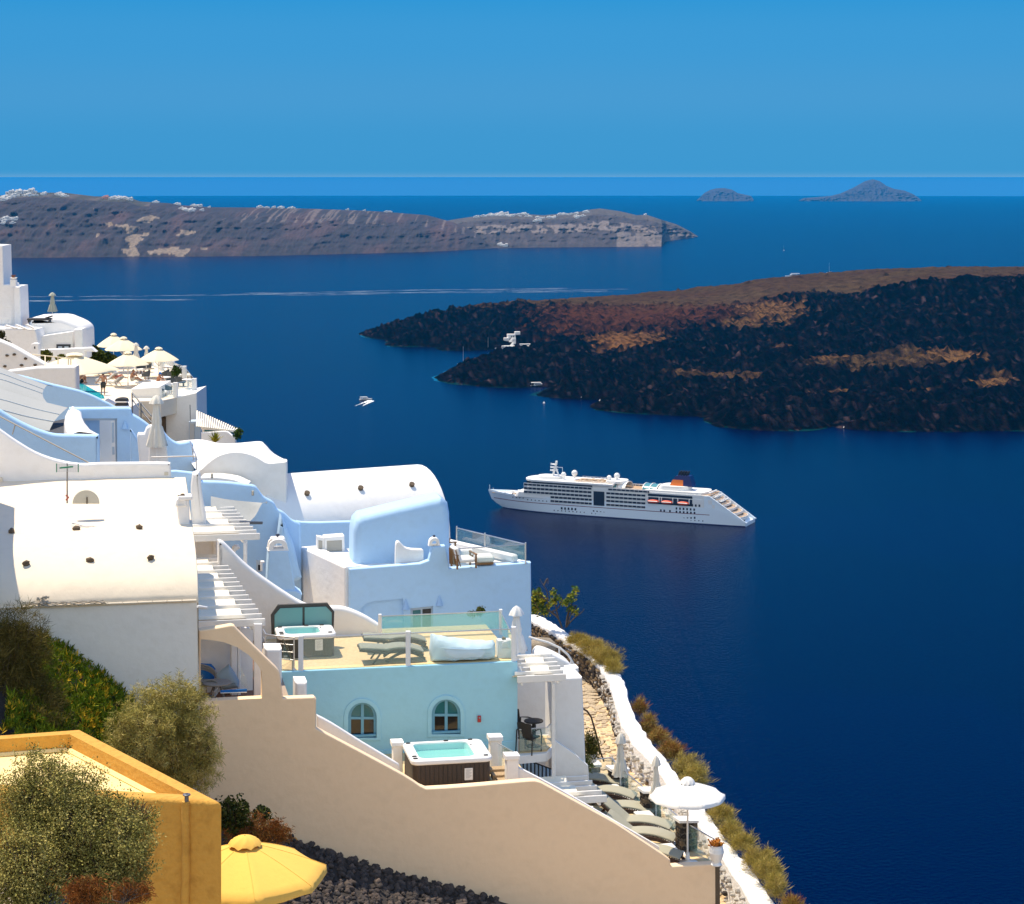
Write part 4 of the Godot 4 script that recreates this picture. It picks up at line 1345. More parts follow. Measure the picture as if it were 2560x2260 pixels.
func hot_tub(label: String, f: Transform3D, w: float, d: float, h: float, water: bool, body: Material) -> Node3D:
	# f: frame at the front left foot, x along the front, y up, z out of the front
	var o := thing("hot_tub", label, "hot tub", f.origin)
	var lay := Transform3D(Basis(f.basis.x, -f.basis.z, Vector3.UP), f.origin)
	var rr := func(x0: float, x1: float, y0: float, y1: float, r: float) -> PackedVector2Array:
		var p := PackedVector2Array()
		for c in [[x1 - r, y0 + r, -90.0], [x1 - r, y1 - r, 0.0], [x0 + r, y1 - r, 90.0], [x0 + r, y0 + r, 180.0]]:
			for i in 6:
				var a: float = deg_to_rad(c[2] + i * 18.0)
				p.append(Vector2(c[0] + cos(a) * r, c[1] + sin(a) * r))
		return p
	var up := func(z: float) -> Transform3D:
		var t := lay
		t.origin = lay * Vector3(0, 0, z)
		return t
	var mb := Mb.new()
	mb.plate(up.call(h - 0.10), rr.call(0.05, w - 0.05, 0.05, d - 0.05, 0.16), h - 0.10, 0.0, false, [rr.call(0.22, w - 0.40, 0.18, d - 0.18, 0.2)])
	var cab := part("cabinet", mb, body, o)
	mb = Mb.new()
	for i in 15: mb.box(f * Transform3D(Basis(), Vector3(lerp(0.24, w - 0.24, i / 14.0), (h - 0.1) * 0.5, -0.047)), Vector3(0.012, h - 0.16, 0.012))
	part("panel_seam", mb, M.black, cab)
	mb = Mb.new()
	var basin: PackedVector2Array = rr.call(0.24, w - 0.42, 0.20, d - 0.20, 0.20)
	mb.plate(up.call(h + 0.02), rr.call(0, w, 0, d, 0.20), 0.13, 0.045, true, [basin])
	part("rim", mb, M.acrylic, o)
	mb = Mb.new()
	var b2: PackedVector2Array = rr.call(0.32, w - 0.5, 0.28, d - 0.28, 0.16)
	for j in basin.size():
		var k := (j + 1) % basin.size()
		mb.quad(lay * Vector3(basin[k].x, basin[k].y, h - 0.02), lay * Vector3(basin[j].x, basin[j].y, h - 0.02), lay * Vector3(b2[j].x, b2[j].y, h - 0.6), lay * Vector3(b2[k].x, b2[k].y, h - 0.6))
	mb.cap(up.call(h - 0.6), b2, 0.0, true)
	part("basin", mb, M.tub_teal, o)
	if water:
		mb = Mb.new()
		mb.cap(up.call(h - 0.16), Mb.inset(basin, 0.01), 0.0, true)
		for i in mb.n.size(): mb.n[i] = Vector3.UP
		part("water", mb, M.tub_water, o)
	for q in [[0.13, 0.20], [0.13, 0.40], [0.15, d - 0.16], [w - 0.3, d - 0.10], [w - 0.16, 0.18], [w * 0.55, d - 0.10]]:
		mb = Mb.new()
		mb.plate(up.call(h + 0.045), rr.call(q[0] - 0.06, q[0] + 0.06, q[1] - 0.035, q[1] + 0.035, 0.03), 0.03, 0.01, false)
		part("control", mb, M.black, o)
	mb = Mb.new()
	mb.box(lay * Transform3D(Basis(Vector3.RIGHT, 0.2), Vector3(w - 0.36, d * 0.62, h - 0.12)), Vector3(0.05, 0.34, 0.26), 0.02)
	part("filter_grille", mb, M.black, o)
	mb = Mb.new()
	mb.box(f * Transform3D(Basis(), Vector3(w * 0.70, h * 0.55, -0.036)), Vector3(0.21, 0.30, 0.012), 0.003)
	part("notice", mb, M.paper, o)
	mb = Mb.new()
	for i in 9: mb.box(f * Transform3D(Basis(), Vector3(w * 0.70 - 0.01 * (i % 3), h * 0.55 + 0.11 - i * 0.025, -0.028)), Vector3(0.15 - 0.03 * (i % 3), 0.006, 0.003))
	part("notice_print", mb, M.print_grey, o)
	return o

func sun_lounger(label: String, f: Transform3D, back_deg: float, wicker: Material, cushion: Material, group: String) -> Node3D:
	# f: x towards the feet, y up, origin under the hinge side of the head end
	var o := thing("sun_lounger", label, "sun lounger", f.origin, group)
	o.transform = f
	var prof := []
	for i in 13:
		var x := 0.62 + i * 0.105
		prof.append(Vector2(x, 0.30 + 0.055 * sin((x - 0.62) * 3.1) - 0.05 * clamp((x - 1.5) / 0.4, 0, 1)))
	var mb := Mb.new()
	for z in [-0.31, 0.31]:
		for i in 12: mb.bar(Vector3(prof[i].x, prof[i].y - 0.03, z), Vector3(prof[i + 1].x, prof[i + 1].y - 0.03, z), 0.045, 0.075, 0.01)
	for i in 20: mb.bar(Vector3(0.66 + i * 0.064, 0.30 + 0.05 * sin((0.04 + i * 0.064) * 3.1) - 0.01, -0.30), Vector3(0.66 + i * 0.064, 0.30 + 0.05 * sin((0.04 + i * 0.064) * 3.1) - 0.01, 0.30), 0.04, 0.018)
	part("frame", mb, wicker, o, false)
	mb = Mb.new()
	var a := deg_to_rad(back_deg)
	var tip := Vector3(0.62 - cos(a) * 0.74, 0.31 + sin(a) * 0.74, 0)
	for z in [-0.31, 0.31]: mb.bar(Vector3(0.62, 0.30, z), tip + Vector3(0, 0, z), 0.05, 0.07, 0.01)
	for i in 11: mb.bar(Vector3(0.62, 0.30, 0).lerp(tip, (i + 0.5) / 11.0) - Vector3(0, 0, 0.30), Vector3(0.62, 0.30, 0).lerp(tip, (i + 0.5) / 11.0) + Vector3(0, 0, 0.30), 0.055, 0.018)
	part("backrest", mb, wicker, o, false)
	for z in [-0.31, 0.31]:
		mb = Mb.new()
		var arc := []
		for i in 9:
			var t := i / 8.0
			arc.append(Vector3(0.70 + t * 1.22, 0.04 + 0.26 * sin(PI * t * 0.9 + 0.1) - 0.02, z))
		mb.tube(arc, 0.040, 0.040, 6)
		part("leg", mb, wicker, o, false)
		mb = Mb.new()
		mb.bar(Vector3(0.55, 0.29, z), Vector3(0.30, 0.0, z), 0.045, 0.05, 0.008)
		part("leg", mb, wicker, o, false)
	mb = Mb.new()
	var rows := []
	var line := [tip + Vector3(0.03, 0.03, 0)]
	for i in 7: line.append(tip.lerp(Vector3(0.64, 0.33, 0), (i + 1) / 7.0) + Vector3(0.02, 0.02, 0))
	for i in range(1, 13): line.append(Vector3(prof[i].x, prof[i].y + 0.02, 0))
	for i in line.size():
		var row := []
		var d: Vector3 = (line[min(i + 1, line.size() - 1)] - line[max(i - 1, 0)]).normalized()
		var up := Vector3(-d.y, d.x, 0)
		var e := 0.6 if i == 0 or i == line.size() - 1 else 1.0
		for q in [[-0.29, 0.0], [-0.30, 0.03], [-0.28, 0.062], [0, 0.072], [0.28, 0.062], [0.30, 0.03], [0.29, 0.0]]: row.append(line[i] + up * q[1] * e + Vector3(0, 0, q[0]))
		rows.append(row)
	mb.grid(rows)
	mb.face_up()
	for e in [rows[0], rows[-1]]:
		for i in range(1, e.size() - 1): mb.tri(e[0], e[i], e[i + 1])
	part("cushion", mb, cushion, o, false)
	return o

func side_table(label: String, pos: Vector3, yaw: float, s: float, h: float, m: Material, group: String) -> Node3D:
	var o := thing("side_table", label, "side table", pos, group, yaw)
	var mb := Mb.new()
	bx(mb, -s / 2, s / 2, h - 0.05, h, -s / 2, s / 2, 0.012)
	part("table_top", mb, m, o, false)
	for x in [-1, 1]:
		for z in [-1, 1]:
			mb = Mb.new()
			bx(mb, x * (s / 2 - 0.04) - 0.025, x * (s / 2 - 0.04) + 0.025, 0, h - 0.05, z * (s / 2 - 0.04) - 0.025, z * (s / 2 - 0.04) + 0.025, 0.006)
			part("leg", mb, m, o, false)
	return o

func protruding_stone(seed_n: int, s: float) -> Mb:
	var mb := Mb.new()
	var g := fnl(1.3, seed_n, 3)
	var rows := []
	for i in 7:
		var th := PI * i / 6.0
		var row := []
		for k in 10:
			var a := -TAU * k / 10.0
			var d := Vector3(sin(th) * cos(a), cos(th), sin(th) * sin(a))
			row.append(d * s * (1.0 + g.get_noise_3dv(d) * 0.55) * Vector3(1.25, 0.8, 0.9))
		rows.append(row)
	rows.reverse()
	mb.grid(rows, true)
	return mb

func chimney_arch(o: Node3D, called: String, f: Transform3D, w: float, h: float, d: float, m: Material) -> void:   # whitewashed arch that caps a flue
	var mb := Mb.new()
	var hole := PackedVector2Array()
	for i in 11:
		var a := PI * i / 10.0
		hole.append(Vector2(cos(a) * w * 0.27, sin(a) * h * 0.55 + h * 0.08))
	var out := PackedVector2Array([Vector2(-w / 2, 0), Vector2(w / 2, 0)])
	for i in 11:
		var a := PI * i / 10.0
		out.append(Vector2(cos(a) * w * 0.46, h * 0.35 + sin(a) * h * 0.65))
	mb.plate(f, out, d, 0.03, true, [hole])
	part(called, mb, m, o)

# ================================================================ the village: houses, walls, paths
func back(t: Transform3D, d: float) -> Transform3D:
	var r := t
	r.origin = t * Vector3(0, 0, -d)
	return r

func frames() -> void:
	W1 = wall_frame(1000, 1666, 56.0, YAW)
	W2 = wall_frame(1065, 1970, 51.3, 12.0)
	W3 = wall_frame(494, 1500, 49.9, YAW)
	W4 = wall_frame(873, 1421, 63.0, YAW)

func ground() -> void:
	# the hillside under the village, falling away to the caldera
	var mb := Mb.new()
	var g := fnl(0.12, 71, 4)
	var rows := []
	var z := 230.0
	while z > 8.0:
		var row := []
		var x := -90.0
		while x < 75.0:
			var edge := 0.7 + (85.0 - z) * 0.21 if z < 85 else 0.7 - (z - 85.0) * 0.36     # brink of the cliff
			var d: float = 21.5 + max(0.0, x - edge - 0.5) * 7.0 + max(0.0, z - 85.0) * 0.02
			d -= clamp((-x - 14.0) * 0.15, 0.0, 3.0)
			if z < 46.0: d -= clamp((46.0 - z) * 0.30, 0.0, 4.5) * clamp((10.0 - x) / 8.0, 0, 1)
			row.append(Vector3(x, EYE - d + g.get_noise_2d(x, z) * 0.5, -z))
			x += 1.5
		rows.append(row)
		z -= 1.5
	mb.grid(rows)
	mb.face_up()
	structure("hillside_ground", mb, M.soil)

func terrace_house() -> void:
	var o := thing("terrace_house", "white terrace house tinted blue for shade, two arched windows under a glass-railed sun deck", "house", W1.origin - Vector3(0, 3, 0))
	var wins := [[906, 35.5, 1757.0, 1845.0], [1115.5, 36.0, 1749.0, 1836.0]]
	var holes := []
	for w in wins: holes.append(arched(w[0], w[1], w[2], w[3]))
	wp(o, "wall", W1, [[690, 1681], [1294, 1654], [1294, 1960], [690, 1985]], 0.15, 0.02, M.wall_shade_tint, holes)
	var l := on(W1, 690, 1681).x
	var r := on(W1, 1294, 1654).x
	var f := W1; f.origin = W1 * Vector3(l + 0.01, 0, -0.152)
	slab_at(o, "core_wall", quad_pts(f, r - l - 0.02, 4.6), DECK + 0.06, 4.0, 0.0, M.white)
	f.origin = W1 * Vector3(l + 0.01, 0, -0.153)
	slab_at(o, "sun_deck", quad_pts(f, r - l - 0.03, 4.58), DECK - 0.0, 0.055, 0.0, M.deck_sand)
	for w in wins:
		var big := arched(w[0], w[1] + 11.0, w[2] - 11.0, w[3] + 7.0)
		var ft := W1; ft.origin = W1 * Vector3(0, 0, 0.03)
		wp(o, "window_surround", ft, big, 0.028, 0.012, M.wall_shade_tint, [arched(w[0], w[1] + 0.5, w[2] - 0.5, w[3])])
		arched_window(o, W1, w[0], w[1], w[2], w[3])
	var ft := W1; ft.origin = W1 * Vector3(0, 0, 0.025)
	wp(o, "wall_base", ft, [[690, 1895], [1294, 1852], [1294, 1960], [690, 1985]], 0.022, 0.01, M.wall_shade_tint)
	var e := thing("alarm_box", "small red alarm box on the shade tinted wall, right of the windows", "alarm", W1 * Vector3(on(W1, 1199, 1806).x, on(W1, 1199, 1806).y, 0))
	wp(e, "cover", back(W1, -0.07), [[1194.5, 1790], [1203, 1790], [1203, 1806], [1194.5, 1806]], 0.068, 0.015, M.red)
	wp(e, "lens", back(W1, -0.08), [[1197, 1793], [1201, 1793], [1201, 1797], [1197, 1797]], 0.012, 0.003, M.print_grey)
	# sloping and stepped parapet behind the deck
	var pw := back(W1, 4.0)
	var p := thing("deck_parapet", "white rounded parapet sweeping down behind the upper hot tub", "wall", pw * Vector3(on(pw, 750, 1600).x, -0.5, 0))
	var top := smooth_line([[545, 1352], [561, 1358], [609, 1406], [648, 1437], [701, 1474], [755, 1507], [795, 1519], [843, 1518], [875, 1524], [914, 1541], [948, 1562]], 4)
	wp(p, "wall", pw, top + [[948, 1640], [545, 1640]], 0.42, 0.12, M.white)
	# far side of the deck: glass railing on posts
	var bk := back(W1, 3.55)
	var bl := bk * Vector3(on(bk, 950, 1590).x, 0, 0)
	var br := bk * Vector3(on(bk, 1252, 1590).x, 0, 0)
	var fr := W1 * Vector3(on(W1, 1286, 1655).x, 0, -0.10)
	var fm := W1 * Vector3(on(W1, 1021.5, 1663).x, 0, -0.10)
	var fl := W1 * Vector3(on(W1, 753, 1676).x, 0, -0.10)
	for q in [bl, br, fr, fm, fl]: q.y = EYE - DECK
	bl.y = EYE - DECK; br.y = EYE - DECK; fr.y = EYE - DECK; fm.y = EYE - DECK; fl.y = EYE - DECK
	glass_rail("green glass railing along the far side of the yellow sun deck", [bl, br, fr], 0.62, [true, true, false], 0.10, M.post_white, "sun deck railings", true, true, M.rail_glass_green)
	glass_rail("green glass railing along the front of the yellow sun deck", [fl, fm, fr], 0.86, [true, true, true], 0.13, M.post_white, "sun deck railings")
	# bent steel rail at the deck's left end
	var s := thing("steel_handrail", "curved steel handrail with four bars beside the dark upper hot tub", "railing", fl)
	var a := at_level(664, 1668, DECK)
	var b := at_level(735, 1674, DECK)
	var c := fl
	for i in 4:
		var mb := Mb.new()
		var y := 0.86 - i * 0.2
		var pts := [a + Vector3(-0.12, y + 0.04, -0.5), a + Vector3(0, y, -0.1), a.lerp(b, 0.4) + Vector3(0, y, 0), b + Vector3(0, y, 0)]
		if i == 0: pts.append(c + Vector3(0, y + 0.02, 0))
		mb.tube(pts, 0.024 if i == 0 else 0.012, 0.024 if i == 0 else 0.012, 8)
		part("bar", mb, M.steel, s)
	for q in [a, b]:
		var mb := Mb.new()
		mb.tube([q, q + Vector3(0, 0.86, 0)], 0.022, 0.022, 8)
		mb.lathe(upright(q), [[0.055, 0.0], [0.055, 0.02], [0.02, 0.03]], 10)
		part("post", mb, M.steel, s)

func stair_wall() -> void:
	var o := thing("stair_wall", "white stair wall tinted beige for bounced light, with arched alcove, stepping down right", "wall", W2 * Vector3(0, -2.5, 0))
	var top := [[497, 1576], [540, 1570], [578, 1563], [586, 1565]]
	top.append_array(smooth_line([[590, 1571], [620, 1601], [660, 1640], [690, 1669], [699, 1682], [702, 1696]], 2))
	top.append_array([[708, 1746], [786, 1743], [791, 1748], [790, 1821]])
	top.append_array(smooth_line([[800, 1826], [900, 1879], [1007, 1937], [1050, 1965]], 2))
	top.append_array(smooth_line([[1066, 1972], [1120, 1969], [1200, 1963], [1300, 1954], [1338, 1952], [1356, 1958]], 2))
	top.append_array([[1540, 2059], [1660, 2138], [1676, 2150], [1678, 2166], [1790, 2160], [1793, 2420], [497, 2420]])
	var hole := [[502, 1754], [513, 1753], [654.5, 1746], [655, 1695], [654, 1680], [648, 1668], [640, 1657], [621, 1637], [593, 1618], [558, 1605], [527, 1600], [500, 1598]]
	wp(o, "wall", W2, top, 0.30, 0.045, M.beige, [hole])
	# the parapet on the other side of the steps
	var t2 := back(W2, 1.15)
	wp(o, "inner_wall", t2, smooth_line([[792, 1788], [830, 1808], [900, 1852], [985, 1903], [1000, 1918], [1003, 1960]], 2) + [[1003, 2100], [792, 2100]], 0.18, 0.05, M.white)
	var t3 := back(W2, 0.72)
	wp(o, "inner_wall", t3, smooth_line([[1296, 1918], [1310, 1925], [1400, 1973], [1540, 2054], [1640, 2112], [1648, 2119]], 2) + [[1648, 2230], [1296, 2230]], 0.16, 0.03, M.white)
	# landing and treads between the two parapets
	for i in 16:
		var u := 800.0 + i * 17.0
		var v := 1836.0 + i * 9.4
		var f := back(W2, 0.31)
		var q := on(f, u, v)
		var mb := Mb.new()
		mb.box(f * Transform3D(Basis(), Vector3(q.x, q.y - 0.45, -0.42)), Vector3(0.20, 0.3, 0.83), 0.01)
		part("step", mb, M.deck_sand, o)

func deck_steps() -> void:
	# tiled steps going down from the walkway past the sun deck, with two white piers and a glass panel
	var o := thing("tiled_steps", "sand coloured tiled steps descending between two white piers", "steps", at_level(730, 1740, 13.9))
	var n := 9
	for i in n:
		var a := at_level(lerp(712.0, 757.0, i / 8.0), lerp(1662.0, 1734.0, i / 8.0), 13.2 + i * 0.145)
		var mb := Mb.new()
		mb.box(Transform3D(Basis(Vector3.UP, deg_to_rad(YAW)), a + Vector3(0.10, -0.25, 0)), Vector3(0.62, 0.5, 0.42), 0.012)
		part("step", mb, M.tile_sand, o)
	var pane := Mb.new()
	var p0 := at_level(700, 1672, DECK)
	var p1 := at_level(748, 1744, 14.35)
	p0 += Vector3(0.1, 0, 0.2)
	pane.bar(p0 + Vector3(0, 0.40, 0), p1 + Vector3(-0.05, 0.40, 0.1), 0.014, 0.8)
	var g := thing("glass_railing", "slanting glass panel beside the tiled steps", "railing", p0)
	part("glass_pane", pane, M.rail_glass, g)
	pane = Mb.new()
	pane.bar(p0 + Vector3(0, 0.82, 0), p1 + Vector3(-0.05, 0.82, 0.1), 0.03, 0.03)
	part("top_rail", pane, M.black, g)
	for q in [["white rounded pier at the head of the tiled steps", 662.0, 713.0, 1622.0, 1692.0, 54.4], ["white rounded pier at the foot of the tiled steps", 738.0, 776.0, 1706.0, 1765.0, 53.0]]:
		var c := thing("white_pier", q[0], "pier", at_depth(q[1], q[4], q[5]))
		var f := wall_frame(q[1], q[4], q[5], YAW)
		wp(c, "body", f, [[q[1], q[3]], [q[2] - 8, q[3]], [q[2] - 8, q[4] + 30], [q[1], q[4] + 30]], 0.75, 0.09, M.white)

func alcove() -> void:
	# the shaded seating place behind the arch
	var fl := at_level(580, 1748, 12.95)
	var o := thing("arched_alcove", "shaded seating alcove with terracotta floor seen through the arch", "alcove", fl)
	var bk := back(W2, 2.3)
	wp(o, "back_wall", bk, [[470, 1570], [632, 1570], [632, 1770], [470, 1770]], 0.2, 0.0, M.white)
	var f := W2; f.origin = W2 * Vector3(on(W2, 470, 1750).x, 0, -0.31)
	slab_at(o, "floor", quad_pts(f, 2.4, 3.2), 13.0, 0.15, 0.0, M.tile_terracotta)
	# tiled walkway going back under the pergolas
	var wk := thing("tiled_walkway", "terracotta tiled walkway running back under the white pergolas", "walkway", at_level(620, 1680, 13.0))
	for i in 22:
		for k in 5:
			var z := 53.0 + i * 0.42
			var x := -7.45 - (z - 52.0) * 0.20 + k * 0.36
			var mb := Mb.new()
			mb.box(Transform3D(Basis(Vector3.UP, deg_to_rad(YAW)), Vector3(x, EYE - 13.22 + rng.randf_range(-0.004, 0.004), -z)), Vector3(0.35, 0.05, 0.405), 0.006)
			part("tile", mb, [M.tile_terracotta, M.tile_terracotta2, M.tile_sand][rng.randi() % 3], wk)
	var bed := Mb.new()
	bed.box(Transform3D(Basis(Vector3.UP, deg_to_rad(YAW)), Vector3(-7.9, EYE - 13.35, -57.6)), Vector3(2.6, 0.2, 10.6))
	part("bed", bed, M.grout, wk)
	# door jamb posts seen through the arch
	for q in [[578, 593], [594, 602], [635, 655]]:
		wp(o, "jamb", back(W2, 1.9 if q[0] < 620 else 0.9), [[q[0], 1560], [q[1], 1560], [q[1], 1760], [q[0], 1760]], 0.12, 0.02, M.white)
	# glass screen
	var g := thing("glass_screen", "small slanted glass screen inside the arched alcove", "screen", at_level(608, 1745, 12.98))
	wp(g, "glass_pane", back(W2, 1.3), [[597, 1660], [603, 1668], [619, 1704], [619, 1722], [604, 1712], [600, 1700]], 0.012, 0.0, M.rail_glass)
	# cushions, table, chairs
	for q in [["bright blue square cushion leaning in the alcove's corner", [[500, 1662], [530, 1664], [540, 1676], [536, 1712], [500, 1716]], 1.95, M.cushion_blue], ["pale blue grey floor cushion propped against the alcove wall", [[540, 1690], [574, 1664], [586, 1682], [600, 1706], [598, 1722], [560, 1728], [541, 1712]], 1.5, M.cushion_grey]]:
		var c := thing("floor_cushion", q[0], "cushion", W2 * Vector3(on(W2, q[1][2][0], q[1][2][1]).x, -0.2, -q[2]), "cushions in the alcove")
		wp(c, "cover", back(W2, q[2]), q[1], 0.34, 0.16, q[3])
	var tb := thing("round_table", "round pale wicker table in the alcove, close behind the arch", "table", at_level(534, 1752, 12.95))
	var mb := Mb.new()
	var ctr := W2 * Vector3(on(W2, 548, 1723).x, on(W2, 548, 1723).y, -0.7)
	mb.lathe(upright(ctr), [[0.02, -0.03], [0.34, -0.03], [0.36, -0.01], [0.35, 0.01], [0.01, 0.012]], 24)
	part("table_top", mb, M.wicker_pale, tb)
	mb = Mb.new()
	for k in 4: mb.tube([ctr + Vector3(cos(k * 1.57 + 0.5) * 0.08, -0.03, sin(k * 1.57 + 0.5) * 0.08), ctr + Vector3(cos(k * 1.57 + 0.5) * 0.25, -0.42, sin(k * 1.57 + 0.5) * 0.25)], 0.02, 0.02, 6)
	part("leg", mb, M.wicker_pale, tb)
	for q in [["pale wicker armchair at the left of the round table", 516.0, 1722.0, 1.0, 40.0], ["pale wicker armchair half hidden behind the alcove sill", 518.0, 1750.0, 0.50, -20.0]]:
		var e := on(W2, q[1], q[2])
		var c := thing("wicker_chair", q[0], "chair", W2 * Vector3(e.x, e.y - 0.4, -q[3]), "wicker chairs in the alcove", q[4])
		mb = Mb.new()
		mb.lathe(Transform3D(Basis(), Vector3(0, 0.30, 0)), [[0.2, -0.05], [0.27, 0.0], [0.26, 0.04], [0.01, 0.05]], 18)
		part("seat", mb, M.wicker_pale, c, false)
		mb = Mb.new()
		var arc := []
		for i in 13:
			var a := PI * (i / 12.0) * 1.25 - PI * 0.125
			arc.append(Vector3(cos(a) * 0.30, 0.46 + sin(a) * 0.13, -sin(a) * 0.30))
		for k in 3: 
			var ar := []
			for p in arc: ar.append(p + Vector3(0, k * 0.05, 0))
			mb.tube(ar, 0.025, 0.025, 6)
		part("backrest", mb, M.wicker_pale, c, false)
		for k in 4:
			mb = Mb.new()
			mb.tube([Vector3(cos(k * 1.57 + 0.8) * 0.22, 0.3, sin(k * 1.57 + 0.8) * 0.22), Vector3(cos(k * 1.57 + 0.8) * 0.26, 0, sin(k * 1.57 + 0.8) * 0.26)], 0.018, 0.015, 6)
			part("leg", mb, M.wicker_pale, c, false)
	var bs := thing("wire_basket", "blue and white wire basket on the alcove sill", "basket", W2 * Vector3(on(W2, 585, 1746).x, on(W2, 585, 1746).y, -0.4))
	for k in 4:
		mb = Mb.new()
		var a := on(W2, 554, 1743.0 - k * 2.0)
		var b := on(W2, 621, 1741.0 - k * 2.4)
		mb.tube([W2 * Vector3(a.x, a.y, -0.42), W2 * Vector3(b.x, b.y, -0.42)], 0.012, 0.012, 6)
		part("wire", mb, M.cushion_blue if k > 0 else M.wood_white, bs)

func vaulted_house() -> void:
	var o := thing("vaulted_house", "large white house with a cream sunlit barrel roof studded with stones", "house", W3 * Vector3(-3, -3.5, 0))
	wp(o, "wall", W3, [[494, 1499], [495, 1560], [499, 1756], [500, 2150], [-260, 2150], [-260, 1512], [0, 1507], [250, 1503]], 0.30, 0.035, M.white_grey)
	# barrel roof: [metres back from the wall, drop]
	var prof := [[-0.02, 10.20], [-0.02, 10.10], [0.02, 10.00], [0.18, 9.80], [0.45, 9.58], [0.9, 9.36], [1.5, 9.18], [2.2, 9.05], [3.1, 8.96], [4.2, 8.84], [5.6, 8.66], [7.0, 8.47], [8.2, 8.34]]
	var rows := []
	var g := fnl(0.5, 81, 3)
	for p in prof:
		var row := []
		for i in 40:
			var x: float = lerp(-14.0, 0.0, i / 39.0)
			var w := W3 * Vector3(x, 0, -p[0])
			row.append(Vector3(w.x, EYE - p[1] + g.get_noise_2d(x, p[0] * 2.0) * 0.035, w.z))
		var w2 := W3 * Vector3(0.02, 0, -p[0])
		row.append(Vector3(w2.x, EYE - p[1] - 0.03, w2.z))
		row.append(Vector3(w2.x, EYE - p[1] - 0.6, w2.z))
		row.append(Vector3(w2.x, EYE - p[1] - 3.0, w2.z))
		rows.append(row)
	rows.reverse()
	var mb := Mb.new()
	mb.grid(rows)
	mb.face_up()
	var roof := part("roof", mb, M.white_cream, o)
	# drain cornice and stray cable along the eave
	mb = Mb.new()
	var pr := W3 * Vector3(-9.0, 0, 0)
	for i in 24:
		var x0: float = lerp(-8.4, -0.02, i / 24.0)
		var x1: float = lerp(-8.4, -0.02, (i + 1) / 24.0)
		mb.bar(W3 * Vector3(x0, 0.0, 0.03 + g.get_noise_1d(x0 * 3.0) * 0.02), W3 * Vector3(x1, 0.0, 0.03 + g.get_noise_1d(x1 * 3.0) * 0.02), 0.07, 0.05, 0.015)
	part("eave", mb, M.white_cream, roof)
	mb = Mb.new()
	for k in 4:
		var pts := []
		for i in 14: pts.append(W3 * Vector3(-4.0 + i * 0.14 + sin(i * 2.1 + k) * 0.04, 0.06 + sin(i * 1.3 + k * 2.0) * 0.05, 0.07 + 0.02 * k))
		mb.tube(pts, 0.012, 0.012, 5)
	for i in 24: mb.box(Transform3D(Basis(Vector3(0.3, 1, 0.2).normalized(), i * 1.3), W3 * Vector3(-3.62 + rng.randf_range(-0.12, 0.12), 0.12 + rng.randf_range(-0.1, 0.12), 0.06)), Vector3(0.06, 0.05, 0.04), 0.01)
	part("cable_bundle", mb, M.cable, roof)
	# stones that stick out of the roof as footholds
	for q in [[192, 1324], [348, 1320], [226, 1402], [378, 1396], [67, 1410], [30, 1330]]:
		var v := 0.0
		var best := Vector3.ZERO
		for i in 400:                                                  # where that sight line meets the roof
			var back_m := i * 0.02
			var dd := 0.0
			for k in prof.size() - 1:
				if back_m >= prof[k][0] and back_m <= prof[k + 1][0]: dd = lerp(float(prof[k][1]), float(prof[k + 1][1]), (back_m - prof[k][0]) / max(prof[k + 1][0] - prof[k][0], 0.001))
			var zf: float = F * dd / (q[1] - CV)
			var w := at_depth(q[0], q[1], zf)
			var loc := W3.affine_inverse() * w
			if -loc.z < back_m:
				best = w
				break
		var sm := protruding_stone(int(q[0]), 0.085)
		var st := place("roof_stone", sm.mesh(), M.stone_brown, roof, Transform3D())
		st.global_position = best + Vector3(0, 0.03, 0.05)
		st.rotation.y = q[0]
	# flat-topped chimney with an arched flue and a stone on top
	var cf := wall_frame(443, 1320, 53.4, YAW)
	wp(o, "chimney", cf, [[441, 1250], [473, 1250], [475, 1330], [449, 1330]], 0.45, 0.03, M.white)
	var ft := cf; ft.origin = cf * Vector3(on(cf, 453, 1266).x, on(cf, 453, 1266).y, 0.03)
	chimney_arch(o, "chimney_arch", ft, 0.30, 0.24, 0.25, M.white)
	mb = Mb.new()
	mb.box(cf * Transform3D(Basis(), Vector3(on(cf, 463, 1250).x, on(cf, 463, 1250).y + 0.05, -0.2)), Vector3(0.36, 0.10, 0.5), 0.02)
	part("chimney_cap", mb, M.white, o)
	var cs := protruding_stone(9, 0.075)
	var stn := place("chimney_stone", cs.mesh(), M.stone_brown, o, Transform3D())
	stn.global_position = cf * Vector3(on(cf, 455, 1243).x, on(cf, 455, 1243).y + 0.01, -0.12)
	# spout on the right corner
	mb = Mb.new()
	mb.tube([at_depth(494, 1516, 49.7), at_depth(517, 1520, 49.9)], 0.035, 0.035, 8)
	part("rain_spout", mb, M.white, o)
	# half-round vent slab and antenna standing on the roof
	var vf := wall_frame(215, 1261, 53.6, YAW)
	var v := thing("roof_vent", "half-round cream slab vent on the barrel roof beside the antenna mast", "vent", vf * Vector3(on(vf, 215, 1261).x, on(vf, 215, 1261).y, 0))
	var disc := []
	for i in 17: disc.append([215 + cos(PI * i / 16.0) * 34.0, 1260 - sin(PI * i / 16.0) * 35.0])
	wp(v, "slab", vf, disc, 0.10, 0.02, M.vent_cream)
	wp(v, "bracket", back(vf, -0.03), [[216, 1243], [219, 1243], [219, 1260], [216, 1260]], 0.03, 0.005, M.stone_brown)
	var af := wall_frame(168, 1258, 53.4, YAW)
	var foot := af * Vector3(on(af, 168, 1258).x, on(af, 168, 1258).y, 0)
	var a := thing("antenna", "thin roof antenna with green tipped grid on the cream barrel roof", "antenna", foot)
	mb = Mb.new()
	mb.tube([Vector3.ZERO, Vector3(0, 1.02, 0)], 0.022, 0.018, 8)
	part("mast", mb, M.steel_old, a, false)
	mb = Mb.new()
